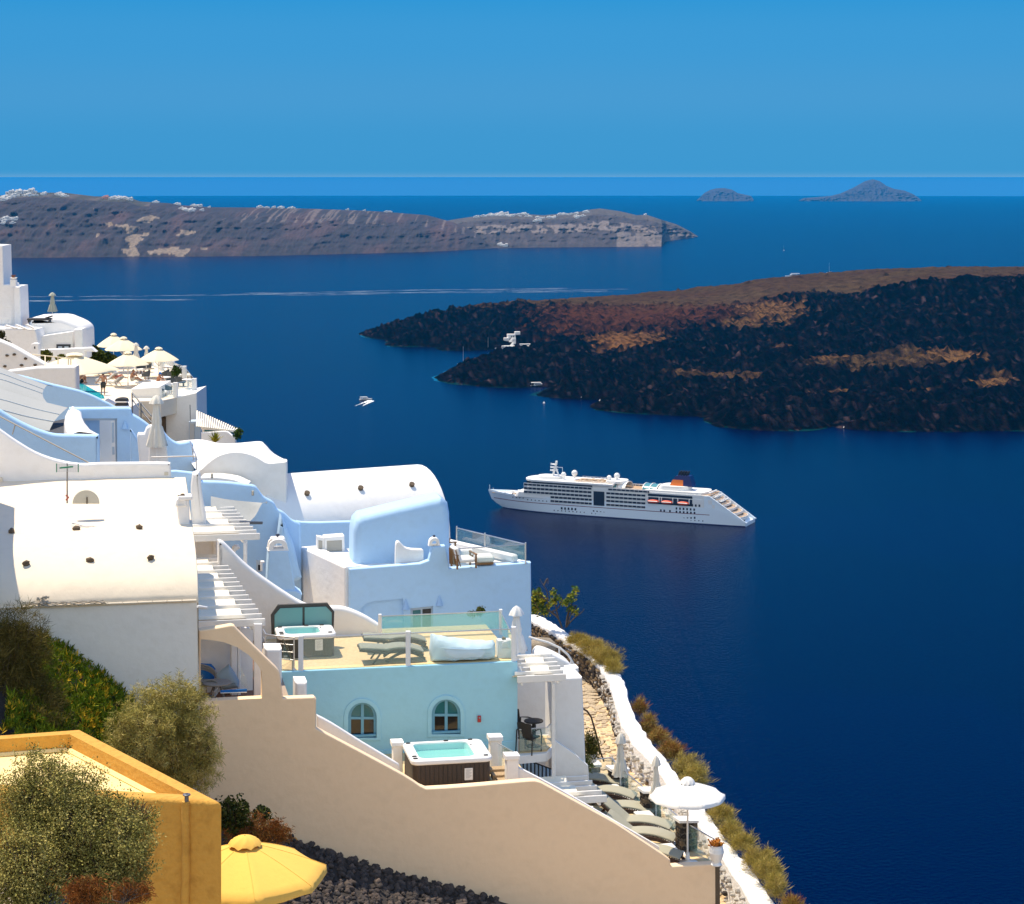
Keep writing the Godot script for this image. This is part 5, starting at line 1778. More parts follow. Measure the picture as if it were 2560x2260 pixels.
	for k in 6: mb.bar(Vector3(-0.26, 0.82 + k * 0.035, 0.02), Vector3(0.28, 0.82 + k * 0.035, 0.02), 0.006, 0.006)
	for k in 12: mb.bar(Vector3(-0.24 + k * 0.046, 0.81, 0.02), Vector3(-0.24 + k * 0.046, 1.0, 0.02), 0.005, 0.005)
	part("grid_reflector", mb, M.steel, a, false)
	mb = Mb.new()
	mb.bar(Vector3(-0.27, 0.80, 0.02), Vector3(-0.27, 1.02, 0.02), 0.02, 0.02); mb.bar(Vector3(0.29, 0.80, 0.02), Vector3(0.29, 1.02, 0.02), 0.02, 0.02)
	mb.bar(Vector3(-0.17, 0.92, 0.10), Vector3(0.17, 0.95, 0.10), 0.03, 0.035)
	part("dipole", mb, M.green_plastic, a, false)
	mb = Mb.new()
	mb.tube([Vector3(-0.02, 0.08, 0.03), Vector3(0.03, 0.15, 0.03), Vector3(-0.02, 0.22, 0.03)], 0.03, 0.03, 6)
	part("tape", mb, M.red_cloth, a, false)
	# low wall that closes the roof at the back
	var t := wall_frame(300, 1200, 57.6, YAW)
	var w := thing("back_parapet", "long low white wall behind the cream barrel roof, curving up at left", "wall", t * Vector3(0, -0.3, 0))
	wp(w, "wall", t, smooth_line([[-60, 1030], [0, 1074], [40, 1102], [89, 1131], [142, 1150], [199, 1160], [248, 1158], [340, 1157], [418, 1157], [426, 1163], [428, 1180]], 3) + [[428, 1240], [-60, 1260]], 0.30, 0.07, M.white)
	wp(w, "buttress", back(t, -0.12), [[100, 1210], [127, 1209], [127, 1240], [98, 1240]], 0.3, 0.03, M.white_cream)
	wp(w, "buttress", back(t, -0.12), [[-10, 1190], [6, 1195], [8, 1240], [-10, 1240]], 0.3, 0.03, M.white_cream)
	wp(w, "meter_box", back(t, -0.02), [[411, 1180], [421, 1180], [421, 1188], [411, 1188]], 0.03, 0.005, M.vent_cream)
	# neighbour outside the picture whose shade falls on the left of the roof
	var nb := thing("neighbour_house", "white neighbouring house just beyond the left edge, shading the barrel roof", "house", Vector3(-15, EYE - 12, -50))
	mb = Mb.new()
	mb.box(Transform3D(Basis(Vector3.UP, deg_to_rad(YAW)), Vector3(-15.15, EYE - 9.8, -51.6)), Vector3(4.0, 7.0, 6.6), 0.1)
	mb.box(Transform3D(Basis(Vector3.UP, deg_to_rad(YAW)), Vector3(-14.2, EYE - 8.4, -47.0)), Vector3(3.0, 8.0, 2.0), 0.1)
	part("wall", mb, M.white, nb)

func pergolas() -> void:
	var b0 := at_level(650, 1338, 10.35)
	var b1 := at_level(585.6, 1271.6, 10.35)
	var e := (W3.basis.x) * 3.4
	pergola("white slatted pergola, upper one, beside the cream barrel roof", b0 - e, b1 - e, b0, b1, 9, [b0 - W3.basis.x * 0.42 - Vector3(0, 0.1, 0), b0 - W3.basis.x * 1.20 - Vector3(0, 0.1, 0) - W3.basis.z * 1.6], EYE - 13.2, [[0.05, 0.83]])
	b0 = at_level(663, 1552, 11.0)
	b1 = at_level(552, 1390, 11.0)
	e = W3.basis.x * 2.3
	pergola("long white slatted pergola, lower one, above the tiled walkway", b0 - e, b1 - e, b0, b1, 16, [b0 - W3.basis.x * 0.22 - Vector3(0, 0.1, 0), b0 - W3.basis.x * 0.75 - W3.basis.z * 0.9 - Vector3(0, 0.1, 0), b1 - W3.basis.x * 0.1 - Vector3(0, 0.1, 0)], EYE - 13.2, [[0.05, 0.80]])
	# wall behind the upper pergola
	var t := wall_frame(520, 1380, 61.5, YAW)
	var w := thing("garden_wall", "grey shaded plaster wall under the upper pergola", "wall", t.origin)
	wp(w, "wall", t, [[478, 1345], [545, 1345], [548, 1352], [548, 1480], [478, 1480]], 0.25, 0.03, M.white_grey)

func upper_house() -> void:
	var o := thing("upper_terrace_house", "white house with roof terrace and cone wall lamps above the sun deck", "house", W4 * Vector3(2, -3.5, 0))
	var arch := [[905, 1565], [899, 1545], [903, 1522], [915, 1508], [935, 1503], [1008, 1496], [1010, 1575], [905, 1580]]
	var door := [[1026, 1521], [1083, 1515], [1083, 1620], [1026, 1622]]
	wp(o, "wall", W4, [[873, 1423], [960, 1416], [1050, 1409], [1072, 1401], [1074, 1392], [1082, 1367], [1113, 1364], [1117, 1376], [1124, 1421], [1328, 1406], [1330, 1700], [873, 1700]], 0.32, 0.05, M.white_shade_tint, [door, arch])
	var rec := thing("wall_niche", "shallow arched recess in the upper house front, left of its door", "niche", W4 * Vector3(on(W4, 950, 1560).x, -1.5, 0))
	wp(rec, "panel", back(W4, 0.13), [[890, 1480], [1016, 1480], [1016, 1590], [890, 1590]], 0.02, 0.0, M.white_shade_tint)
	var df := back(W4, 0.12)
	var dr := wp(o, "door", df, door, 0.05, 0.0, M.frame_grey, [[[1032, 1526], [1052, 1524], [1052, 1620], [1032, 1620]], [[1056, 1523], [1078, 1521], [1078, 1620], [1056, 1620]]])
	wp(dr, "pane", back(W4, 0.15), [[1030, 1524], [1054, 1522], [1054, 1620], [1030, 1620]], 0.01, 0.0, M.pane_teal)
	wp(dr, "pane", back(W4, 0.16), [[1055, 1522], [1080, 1520], [1080, 1620], [1055, 1620]], 0.01, 0.0, M.pane_dark)
	for u in [1014.0, 1098.0]:
		var mb := Mb.new()
		var v0 := 1497.0 if u < 1050 else 1488.0
		var pa := on(W4, u, v0)
		var pb := on(W4, u, v0 + 26)
		mb.lathe(W4 * Transform3D(Basis(), Vector3(pa.x, pb.y, 0.02)), [[0.115, 0.0], [0.06, (pa.y - pb.y) * 0.5], [0.008, pa.y - pb.y]], 14, 1.0, 0.8)
		part("cone_sconce", mb, M.sconce_blue, o)
	# roof slab and body
	var pts := flat_pts([[884, 1412], [1322, 1395], [1142, 1360], [756, 1366]], 11.84)
	slab_at(o, "roof", Mb.inset(pts, 0.02) if not Geometry2D.is_polygon_clockwise(pts) else pts, 11.93, 5.0, 0.0, M.white)
	# left flank: broad sunlit wall top running back
	var a := at_level(873, 1423, 11.84)
	var b := at_level(752, 1367, 11.84)
	var yaw := rad_to_deg(atan2(-(a.z - b.z), a.x - b.x))
	var ft := Transform3D(Basis(Vector3(cos(deg_to_rad(yaw)), 0, -sin(deg_to_rad(yaw))), Vector3.UP, Vector3(sin(deg_to_rad(yaw)), 0, cos(deg_to_rad(yaw)))), b)
	var mb := Mb.new()
	var ln := (a - b).length()
	mb.plate(ft, PackedVector2Array([Vector2(0, -6), Vector2(ln - 0.36, -6), Vector2(ln - 0.36, 0.0), Vector2(0, 0.0)]), 0.55, 0.06, true)
	part("side_wall", mb, M.white, o)
	# sloping stair shed on the roof
	var sf := wall_frame(925, 1398, 64.2, YAW)
	wp(o, "stair_shed", sf, [[884, 1400], [885, 1330], [890, 1306], [902, 1293], [1000, 1269], [1104, 1245], [1121, 1258], [1126, 1285], [1126, 1450], [884, 1450]], 1.5, 0.26, M.white_shade_tint)
	# back parapet below the great vault
	var bf := wall_frame(800, 1330, 68.4, YAW)
	wp(o, "back_parapet", bf, smooth_line([[741, 1302], [752, 1305], [800, 1306], [872, 1304], [890, 1306]], 2) + [[890, 1420], [741, 1420]], 0.3, 0.06, M.white_shade_tint)
	# curved kerb and flue pillar on the front edge
	wp(o, "kerb", back(W4, 0.35), smooth_line([[989, 1400], [990, 1365], [993, 1355], [1000, 1355], [1012, 1368], [1030, 1373], [1056, 1374], [1060, 1380]], 2) + [[1060, 1410], [989, 1412]], 0.3, 0.06, M.white)
	var cf := W4; cf.origin = W4 * Vector3(on(W4, 1087, 1366).x, on(W4, 1087, 1366).y, -0.04)
	chimney_arch(o, "chimney_arch", cf, 0.36, 0.26, 0.26, M.white)
	var cs := protruding_stone(4, 0.04)
	var st := place("chimney_stone", cs.mesh(), M.stone_blue, o, Transform3D())
	st.global_position = cf * Vector3(0, 0.29, -0.12)
	# small glazed box lantern on the flank
	var lf := wall_frame(808, 1384, 66.2, YAW)
	var g := thing("glazed_roof_box", "white framed glass box on the roof beside the sloping stair shed", "skylight", lf * Vector3(on(lf, 830, 1390).x, on(lf, 830, 1390).y, 0))
	wp(g, "frame", lf, [[811, 1344], [861, 1340], [862, 1386], [811, 1386]], 0.6, 0.02, M.wood_white, [[[817, 1352], [855, 1350], [855, 1380], [817, 1382]]])
	wp(g, "pane", back(lf, 0.03), [[815, 1350], [857, 1348], [857, 1382], [815, 1384]], 0.01, 0.0, M.pane_warm)
	wp(g, "side_frame", back(lf, 0.05), [[793, 1342], [811, 1345], [811, 1386], [793, 1372]], 0.4, 0.01, M.wood_white)
	wp(g, "side_pane", back(lf, 0.045), [[796, 1350], [806, 1352], [806, 1378], [796, 1370]], 0.01, 0.0, M.pane_warm)
	# roof terrace furniture and railing
	var c0 := at_level(1130, 1419, 11.86)
	var c1 := at_level(1314, 1406, 11.86)
	var c2 := at_level(1142, 1363, 11.86)
	c0.y += 0.0
	glass_rail("glass railing around the roof terrace overlooking the cruise ship", [c2, c2.lerp(c1, 0.42), c1, c0], 0.56, [true, true, true, false], 0.05, M.steel, "", true)
	var wl := thing("low_wall", "low white wall along the seaward side of the roof terrace", "wall", c2)
	mb = Mb.new()
	mb.bar(c2 + Vector3(-0.28, 0.1, 0.15), c1 + Vector3(-0.3, 0.1, -0.1), 0.22, 0.24, 0.05)
	part("wall", mb, M.white, wl)
	for q in [["white cushioned wooden armchair at the front left of the roof terrace", 1160.0, 1418.0, 20.0], ["white cushioned wooden armchair at the back of the roof terrace", 1108.0, 1386.0, -70.0]]:
		var c := thing("lounge_chair", q[0], "chair", at_level(q[1], q[2], 11.88) + Vector3(0, 0, 0), "roof terrace chairs", q[3])
		mb = Mb.new()
		for x in [-0.30, 0.30]:
			mb.bar(Vector3(x, 0, 0.25), Vector3(x, 0.42, 0.25), 0.05, 0.05); mb.bar(Vector3(x, 0, -0.3), Vector3(x, 0.42, -0.3), 0.05, 0.05)
			mb.bar(Vector3(x, 0.42, 0.3), Vector3(x, 0.42, -0.35), 0.07, 0.035, 0.008)
		for k in 6: mb.bar(Vector3(-0.30 + k * 0.03 - 0.05, 0.08 + 0.0, -0.28 + k * 0.11), Vector3(-0.36, 0.58, -0.28 + k * 0.11), 0.06, 0.02)
		part("frame", mb, M.teak, c, false)
		mb = Mb.new()
		bx(mb, -0.28, 0.28, 0.18, 0.32, -0.3, 0.28, 0.05)
		mb.box(Transform3D(Basis(Vector3(0, 0, 1), 0.25), Vector3(-0.27, 0.46, 0)), Vector3(0.14, 0.42, 0.56), 0.05)
		part("cushion", mb, M.cloth_white, c, false)
	for q in [["white square pouffe in the middle of the roof terrace", 1210.0, 1408.0, 0.55], ["smaller white square pouffe behind the armchair on the roof terrace", 1166.0, 1392.0, 0.42]]:
		var c := thing("pouffe", q[0], "pouffe", at_level(q[1], q[2], 11.88), "roof terrace pouffes", YAW)
		mb = Mb.new()
		bx(mb, -q[3] * 0.5, q[3] * 0.5, 0.06, 0.26, -q[3] * 0.5, q[3] * 0.5, 0.05)
		part("cushion", mb, M.cloth_white, c, false)
		mb = Mb.new()
		bx(mb, -q[3] * 0.46, q[3] * 0.46, 0.0, 0.08, -q[3] * 0.46, q[3] * 0.46)
		part("base", mb, M.teak, c, false)

func great_vault() -> void:
	var yaw := 27.0
	var a := at_depth(712, 1186, 71.2)
	var t := Transform3D(Basis(Vector3(cos(deg_to_rad(yaw)), 0, -sin(deg_to_rad(yaw))), Vector3.UP, Vector3(sin(deg_to_rad(yaw)), 0, cos(deg_to_rad(yaw)))), a)
	var o := thing("vaulted_house", "long white barrel vault with three drain stones, behind the roof terrace", "house", t * Vector3(2.5, -4, 0))
	var rows := []
	for i in 21:
		var th := PI * i / 20.0
		var row := []
		for k in 15: row.append(t * Vector3(lerp(-1.2, 5.15, k / 14.0), sin(th) * 2.2 - 2.2, cos(th) * 2.35))
		rows.append(row)
	var bot := []
	for p in rows[0]: bot.append(p - Vector3(0, 3, 0))
	rows.push_front(bot)
	var mb := Mb.new()
	mb.grid(rows)
	mb.face_up()
	var roof := part("vault_roof", mb, M.white, o)
	mb = Mb.new()
	var prof := PackedVector2Array([Vector2(-2.35, -5.2), Vector2(2.35, -5.2)])
	for i in 19: prof.append(Vector2(cos(PI * i / 18.0) * 2.35, sin(PI * i / 18.0) * 2.2 - 2.2))
	mb.plate(Transform3D(Basis(-t.basis.z, Vector3.UP, t.basis.x), t * Vector3(5.16, 0, 0)), prof, 0.3, 0.03)
	part("gable_wall", mb, M.white, o)
	for q in [[767, 1235], [901, 1222], [1029, 1213]]:
		for i in 300:                                                  # where that sight line meets the vault
			var th := PI * 0.5 * (1.0 - i / 300.0)
			var f := Vector3(0, sin(th) * 2.2 - 2.2, cos(th) * 2.35)
			var pl := t; pl.origin = t * f
			var e := on(pl, q[0], q[1])
			if e.y > 0.0 or i == 299:
				mb = Mb.new()
				var nrm := (t.basis * Vector3(0, sin(th), cos(th) * 0.9)).normalized()
				var c := pl * Vector3(e.x, 0, 0)
				mb.tube([c - nrm * 0.1, c + nrm * 0.09], 0.085, 0.095, 9)
				part("drain_stone", mb, M.stone_brown, roof)
				break
	# house with the wavy vault, running back
	var f1 := wall_frame(591, 1172, 69.4, 0.0)
	var o2 := thing("wave_roof_house", "white house with a low rounded gable and a wavy vaulted roof", "house", f1.origin - Vector3(0, 2, 0))
	var arc := smooth_line([[490, 1178], [503, 1173], [524, 1154], [552, 1137], [591, 1130], [627, 1137], [648, 1147], [671, 1158], [716, 1154]], 3)
	wp(o2, "gable_wall", f1, arc + [[717, 1330], [490, 1330]], 0.35, 0.04, M.white_grey)
	var arc2 := smooth_line([[440, 1104], [471, 1100], [506, 1099], [549, 1108], [600, 1107], [648, 1103], [662, 1110], [684, 1133], [717, 1151]], 3)
	var fa := []
	var fb := []
	var fm := []
	for i in arc.size():
		var p := on(f1, arc[i][0], arc[i][1])
		var w := f1 * Vector3(p.x, p.y, -0.12)
		fa.append(w)
		var q: Array = arc2[i]
		var zb := 69.4 + 3.6
		var w2 := at_depth(q[0], q[1], zb)
		fb.append(w2)
		fm.append(w.lerp(w2, 0.5) + Vector3(0, 0.05, 0))
	mb = Mb.new()
	mb.grid([fa, fm, fb])
	mb.face_up()
	part("roof", mb, M.white, o2)
	# ledge with gravel top in front of it
	var lf := wall_frame(560, 1200, 68.2, 0.0)
	wp(o2, "ledge", lf, smooth_line([[500, 1194], [540, 1193], [585, 1199], [606, 1208], [618, 1213]], 2) + [[618, 1260], [500, 1260]], 1.0, 0.05, M.white_grey)

func blue_stair_court() -> void:
	# the curved stair court in shade, between the pergola and the upper house
	var t := wall_frame(600, 1300, 66.0, YAW)
	var o := thing("stair_court_wall", "blue shaded plaster wall swooping down in curves behind the pergolas", "wall", t.origin - Vector3(0, 2, 0))
	wp(o, "wall", t, smooth_line([[470, 1200], [503, 1203], [560, 1205], [612, 1211], [637, 1215], [648, 1227], [660, 1242], [684, 1256], [694, 1273], [709, 1281], [730, 1300], [745, 1306], [752, 1312]], 3) + [[756, 1560], [470, 1560]], 0.35, 0.09, M.white_shade_tint)
	wp(o, "curved_buttress", back(t, -0.9), smooth_line([[704, 1290], [722, 1330], [738, 1372], [748, 1420], [756, 1445]], 2) + [[748, 1452], [700, 1470], [690, 1380]], 0.9, 0.16, M.white_shade_tint)
	# white sloping buttress and shade tinted wall at the left
	var b := wall_frame(495, 1240, 61.8, YAW)
	wp(o, "buttress", b, smooth_line([[482, 1186], [497, 1180], [502, 1190], [504, 1215], [508, 1245], [516, 1290]], 2) + [[516, 1330], [480, 1330], [478, 1250], [478, 1215]], 0.6, 0.13, M.white)
	wp(o, "side_wall", back(b, 0.4), [[422, 1178], [440, 1177], [484, 1182], [486, 1330], [422, 1330]], 0.3, 0.07, M.white_shade_tint)
	# shade sail
	var s := thing("shade_sail", "pale grey shade sail tied over the stair court, right of the white buttress", "sail", at_depth(590, 1270, 65.0))
	var up := smooth_line([[527, 1240], [560, 1247], [600, 1252], [656, 1257]], 4)
	var lo := smooth_line([[526, 1340], [560, 1330], [634, 1302], [656, 1258]], 4)
	var cv := smooth_line([[527, 1290], [575, 1288], [626, 1284], [656, 1257.5]], 4)
	var rows := [[], [], []]
	for i in up.size():
		var f := i / float(up.size() - 1)
		rows[0].append(at_depth(up[i][0], up[i][1], 65.2))
		rows[1].append(at_depth(cv[i][0] - (0.0 if f > 0.95 else 8.0 * f), cv[i][1], 64.4 + 0.7 * f))
		rows[2].append(at_depth(lo[i][0] - 34.0 * f * (1.0 - f), lo[i][1], 63.4 + 1.7 * f))
	var mb := Mb.new()
	mb.grid(rows)
	part("cloth", mb, M.sail_grey, s)
	mb = Mb.new()
	mb.tube([at_depth(655, 1257.5, 65.1), at_depth(666, 1256, 65.9)], 0.015, 0.015, 6)
	mb.lathe(upright(at_depth(666, 1256, 65.9)), [[0.01, -0.04], [0.045, 0.0], [0.01, 0.04]], 8)
	part("tie", mb, M.steel, s)
	mb = Mb.new()
	mb.tube([at_depth(600, 1305, 62.0), at_depth(656, 1306, 62.4)], 0.035, 0.03, 8)
	mb.tube([at_depth(600, 1309, 62.0), at_depth(656, 1309, 62.4)], 0.02, 0.02, 8)
	var ar := thing("awning_arm", "grey steel awning arm sticking out over the upper pergola's end", "awning arm", at_depth(600, 1305, 62.0))
	part("arm", mb, M.steel_dark, ar)
	# tapered chimney with an arched cap
	var c := wall_frame(695, 1480, 63.6, YAW)
	var ch := thing("tapered_chimney", "tapered white chimney with an arched cap and dark stone, in the stair court", "chimney", c.origin)
	wp(ch, "shaft", c, [[672, 1377], [722, 1375], [734, 1440], [742, 1500], [664, 1500], [668, 1440]], 0.75, 0.06, M.white_shade_tint)
	wp(ch, "foot", back(c, -0.06), [[660, 1478], [740, 1476], [756, 1486], [740, 1530], [660, 1530]], 0.9, 0.05, M.white_shade_tint)
	var cap := c; cap.origin = c * Vector3(on(c, 696, 1376).x, on(c, 696, 1376).y, -0.04)
	chimney_arch(ch, "cap_arch", cap, 0.62, 0.34, 0.16, M.white)
	var cap2 := cap; cap2.origin = cap * Vector3(0, 0, -0.42)
	chimney_arch(ch, "cap_arch", cap2, 0.62, 0.34, 0.16, M.white)
	mb = Mb.new()
	mb.box(cap * Transform3D(Basis(), Vector3(0, 0.31, -0.28)), Vector3(0.44, 0.10, 0.40), 0.04)
	mb.box(cap * Transform3D(Basis(), Vector3(0, -0.01, -0.28)), Vector3(0.64, 0.05, 0.62), 0.02)
	part("cap", mb, M.white, ch)
	var st := place("cap_stone", protruding_stone(14, 0.055).mesh(), M.stone_blue, ch, Transform3D())
	st.global_position = cap * Vector3(0, 0.42, -0.25)
	# lamp bracket with a little window, and an arched vent
	var wl := wall_frame(655, 1420, 65.4, YAW)
	var wi := thing("small_window", "little dark window with a white bracket, low in the stair court", "window", wl.origin)
	wp(wi, "frame", wl, [[641, 1400], [654, 1400], [654, 1430], [641, 1430]], 0.08, 0.01, M.frame_grey, [[[645, 1412], [652, 1412], [652, 1426], [645, 1426]]])
	wp(wi, "pane", back(wl, 0.05), [[644, 1410], [653, 1410], [653, 1428], [644, 1428]], 0.01, 0.0, M.pane_dark)
	wp(wi, "bracket", back(wl, -0.25), [[652, 1404], [661, 1404], [661, 1408], [657, 1408], [657, 1428], [652, 1428]], 0.2, 0.01, M.white)
	var vt := wall_frame(590, 1385, 61.0, YAW)
	var vent := thing("arched_vent", "small white arched vent head behind the pergola's sloping parapet", "vent", vt.origin)
	wp(vent, "hood", vt, smooth_line([[581, 1384], [582, 1370], [590, 1365], [598, 1366], [601, 1371]], 3) + [[597, 1373], [590, 1378], [588, 1392], [581, 1392]], 0.3, 0.03, M.white)
	for q in [[632.0, 1233.0, "small brass bulkhead lamp on the shaded stair court wall"], [530.0, 1190.0, "small spot lamp on the ledge below the wavy roof"]]:
		var lt := wall_frame(q[0], q[1], 65.8 if q[0] > 600 else 68.0, YAW)
		var lp := thing("wall_lamp", q[2], "lamp", lt.origin)
		wp(lp, "plate", lt, [[q[0] - 3, q[1] - 6], [q[0] + 3, q[1] - 6], [q[0] + 3, q[1] + 6], [q[0] - 3, q[1] + 6]], 0.05, 0.01, M.steel_old)
		wp(lp, "tube", back(lt, -0.08), [[q[0] - 1.5, q[1] - 5], [q[0] + 1.5, q[1] - 5], [q[0] + 1.5, q[1] + 4], [q[0] - 1.5, q[1] + 4]], 0.07, 0.01, M.vent_cream)

func near_materials() -> void:
	var bumps := noise_tex(0.015, 101, 512, [], 5, 3.0)
	var blot := noise_tex(0.008, 102, 512, [Color(0.972, 0.97, 0.966), Color(1, 1, 1), Color(0.985, 0.983, 0.98)], 5)
	var coarse := noise_tex(0.03, 103, 512, [], 5, 9.0)
	var grit := noise_tex(0.05, 104, 512, [Color(0.6, 0.58, 0.55), Color(1, 1, 1)], 5)
	var pl := func(c: Color) -> StandardMaterial3D: return textured(mat(c, 0.92), blot, bumps, 2.6, 0.5)
	M.white = pl.call(lin(0.84, 0.835, 0.82))
	M.white_cream = pl.call(lin(0.80, 0.70, 0.55))
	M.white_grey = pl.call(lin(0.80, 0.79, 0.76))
	M.white_shade_tint = pl.call(lin(0.43, 0.65, 0.90))  # white plaster with the blue of shade put into its colour
	M.wall_shade_tint = pl.call(lin(0.36, 0.68, 0.82))  # white wall, its blue shade mixed into the base colour
	M.beige = pl.call(lin(0.94, 0.70, 0.46))  # white plaster, warm bounced light put into the base colour
	M.yellow_wall = textured(mat(lin(0.62, 0.335, 0.058), 0.92), noise_tex(0.012, 105, 512, [Color(0.90, 0.88, 0.84), Color(1, 1, 1), Color(0.95, 0.94, 0.92)], 5), coarse, 2.2, 0.5)
	M.yellow_roof = textured(mat(lin(0.90, 0.70, 0.32), 0.92), blot, coarse, 2.2, 0.4)
	M.deck_sand = textured(mat(lin(0.72, 0.55, 0.30), 0.85), noise_tex(0.03, 106, 256, [Color(0.9, 0.9, 0.9), Color(1, 1, 1)]), bumps, 1.2, 0.3)
	M.tile_sand = textured(mat(lin(0.66, 0.48, 0.28), 0.8), grit, bumps, 1.0, 0.3)
	M.tile_terracotta = textured(mat(lin(0.40, 0.19, 0.10), 0.8), grit, bumps, 1.0, 0.3)
	M.tile_terracotta2 = textured(mat(lin(0.48, 0.26, 0.15), 0.8), grit, bumps, 1.0, 0.3)
	M.grout = mat(lin(0.35, 0.28, 0.22))
	M.soil = textured(mat(lin(0.86, 0.66, 0.44), 0.95), grit, coarse, 3.0, 1.0)
	M.path = textured(mat(lin(0.70, 0.55, 0.34), 0.95), noise_tex(0.02, 107, 512, [Color(0.62, 0.55, 0.48), Color(1, 1, 1), Color(0.85, 0.8, 0.72)], 5), coarse, 3.0, 0.7)
	M.flagstone = textured(mat(lin(0.74, 0.62, 0.45), 0.95), grit, coarse, 1.6, 0.7)
	M.stone_brown = textured(mat(lin(0.20, 0.15, 0.10), 0.95), grit, coarse, 0.6, 1.0)
	M.stone_blue = mat(lin(0.03, 0.05, 0.10), 0.8)
	M.stone_dark = textured(mat(lin(0.05, 0.042, 0.04), 0.95), grit, coarse, 0.8, 1.0)
	M.stone_tan = textured(mat(lin(0.34, 0.25, 0.15), 0.95), grit, coarse, 0.8, 1.0)
	M.stone_white = textured(mat(lin(0.74, 0.73, 0.70), 0.95), grit, coarse, 0.8, 1.0)
	M.whitewash = textured(mat(lin(0.86, 0.855, 0.84), 0.95), blot, coarse, 1.6, 0.8)
	M.mortar = textured(mat(lin(0.30, 0.25, 0.19), 0.95), grit, coarse, 0.8, 1.0)
	M.wood_white = textured(mat(lin(0.80, 0.79, 0.76), 0.7), blot, bumps, 1.0, 0.3)
	M.post_white = mat(lin(0.74, 0.76, 0.78), 0.5)
	M.pole = mat(lin(0.80, 0.79, 0.76), 0.4)
	M.cloth_cream = textured(mat(lin(0.86, 0.80, 0.66), 0.95), blot, bumps, 1.0, 0.5)
	M.cloth_white = textured(mat(lin(0.84, 0.83, 0.80), 0.95), blot, bumps, 0.8, 0.6)
	M.cloth_beige = textured(mat(lin(0.74, 0.70, 0.61), 0.95), blot, bumps, 0.8, 0.6)
	M.cloth_yellow = textured(mat(lin(0.88, 0.52, 0.10), 0.9), blot, bumps, 0.9, 0.5)
	M.cloth_yellow.backlight = Color(0.25, 0.15, 0.03)
	M.cloth_ecru = textured(mat(lin(0.86, 0.76, 0.54), 0.95), blot, bumps, 1.0, 0.5)
	M.sail_grey = textured(mat(lin(0.38, 0.40, 0.40), 0.95), blot, bumps, 1.0, 0.5)
	M.steel = mat(lin(0.62, 0.62, 0.60), 0.3, 0.85)
	M.steel_old = mat(lin(0.35, 0.31, 0.26), 0.6, 0.4)
	M.steel_dark = mat(lin(0.14, 0.16, 0.19), 0.45, 0.5)
	M.black = mat(lin(0.012, 0.012, 0.012), 0.5)
	M.red = mat(lin(0.45, 0.03, 0.03), 0.5)
	M.red_cloth = mat(lin(0.5, 0.16, 0.12), 0.9)
	M.green_plastic = mat(lin(0.02, 0.25, 0.12), 0.5)
	M.cable = mat(lin(0.42, 0.38, 0.32), 0.8)
	M.vent_cream = textured(mat(lin(0.62, 0.58, 0.47), 0.9), blot, bumps, 1.0, 0.4)
	M.shutter = mat(lin(0.16, 0.40, 0.54), 0.55)
	M.frame_grey = mat(lin(0.42, 0.52, 0.62), 0.6)
	M.pane_teal = mat(lin(0.03, 0.16, 0.18), 0.08)
	M.pane_dark = mat(lin(0.02, 0.018, 0.016), 0.06)
	M.pane_warm = mat(lin(0.34, 0.33, 0.29), 0.15)
	M.rail_glass = glass(lin(0.35, 0.75, 0.72), 0.09)
	M.rail_glass_green = glass(lin(0.25, 0.72, 0.72), 0.38)
	M.sconce_blue = pl.call(lin(0.36, 0.55, 0.82))
	M.stone_pale = textured(mat(lin(0.52, 0.45, 0.36), 0.95), grit, coarse, 0.8, 1.0)
	M.acrylic = mat(lin(0.82, 0.83, 0.83), 0.25)
	M.tub_teal = mat(lin(0.42, 0.74, 0.72), 0.3)
	M.tub_water = glass(lin(0.35, 0.85, 0.78), 0.45)
	M.tub_body = textured(mat(lin(0.075, 0.055, 0.045), 0.6), grit, bumps, 0.7, 0.4)
	M.tub_body_grey = textured(mat(lin(0.085, 0.085, 0.08), 0.6), grit, bumps, 0.7, 0.4)
	M.tub_cover = mat(lin(0.16, 0.36, 0.36), 0.5)
	M.paper = mat(lin(0.80, 0.79, 0.76), 0.8)
	M.print_grey = mat(lin(0.30, 0.30, 0.30), 0.8)
	M.wicker_dark = textured(mat(lin(0.045, 0.038, 0.033), 0.7), grit, coarse, 0.15, 0.8)
	M.wicker_brown = textured(mat(lin(0.095, 0.05, 0.03), 0.7), grit, coarse, 0.15, 0.8)
	M.wicker_pale = textured(mat(lin(0.44, 0.42, 0.40), 0.8), grit, coarse, 0.2, 0.8)
	M.cushion_green = textured(mat(lin(0.27, 0.29, 0.24), 0.95), blot, bumps, 0.6, 0.6)
	M.cushion_sage = textured(mat(lin(0.36, 0.35, 0.27), 0.95), blot, bumps, 0.6, 0.6)
	M.cushion_blue = textured(mat(lin(0.01, 0.15, 0.50), 0.95), blot, bumps, 0.6, 0.6)
	M.cushion_grey = textured(mat(lin(0.30, 0.40, 0.48), 0.95), blot, bumps, 0.6, 0.6)
	M.bean_blue = textured(mat(lin(0.55, 0.72, 0.84), 0.95), blot, bumps, 0.5, 0.9)
	M.teak = textured(mat(lin(0.36, 0.20, 0.09), 0.75), grit, bumps, 0.4, 0.4)
	M.pool = mat(lin(0.03, 0.50, 0.60), 0.08)
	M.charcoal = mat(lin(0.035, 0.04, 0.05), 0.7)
	M.skin = mat(lin(0.42, 0.19, 0.10), 0.6)
	M.skin_pale = mat(lin(0.52, 0.28, 0.18), 0.6)
	M.hair = mat(lin(0.03, 0.02, 0.015), 0.8)
	M.terracotta = textured(mat(lin(0.40, 0.16, 0.07), 0.9), grit, bumps, 0.5, 0.5)
	M.bark = textured(mat(lin(0.16, 0.12, 0.09), 0.95), grit, coarse, 0.3, 1.0)
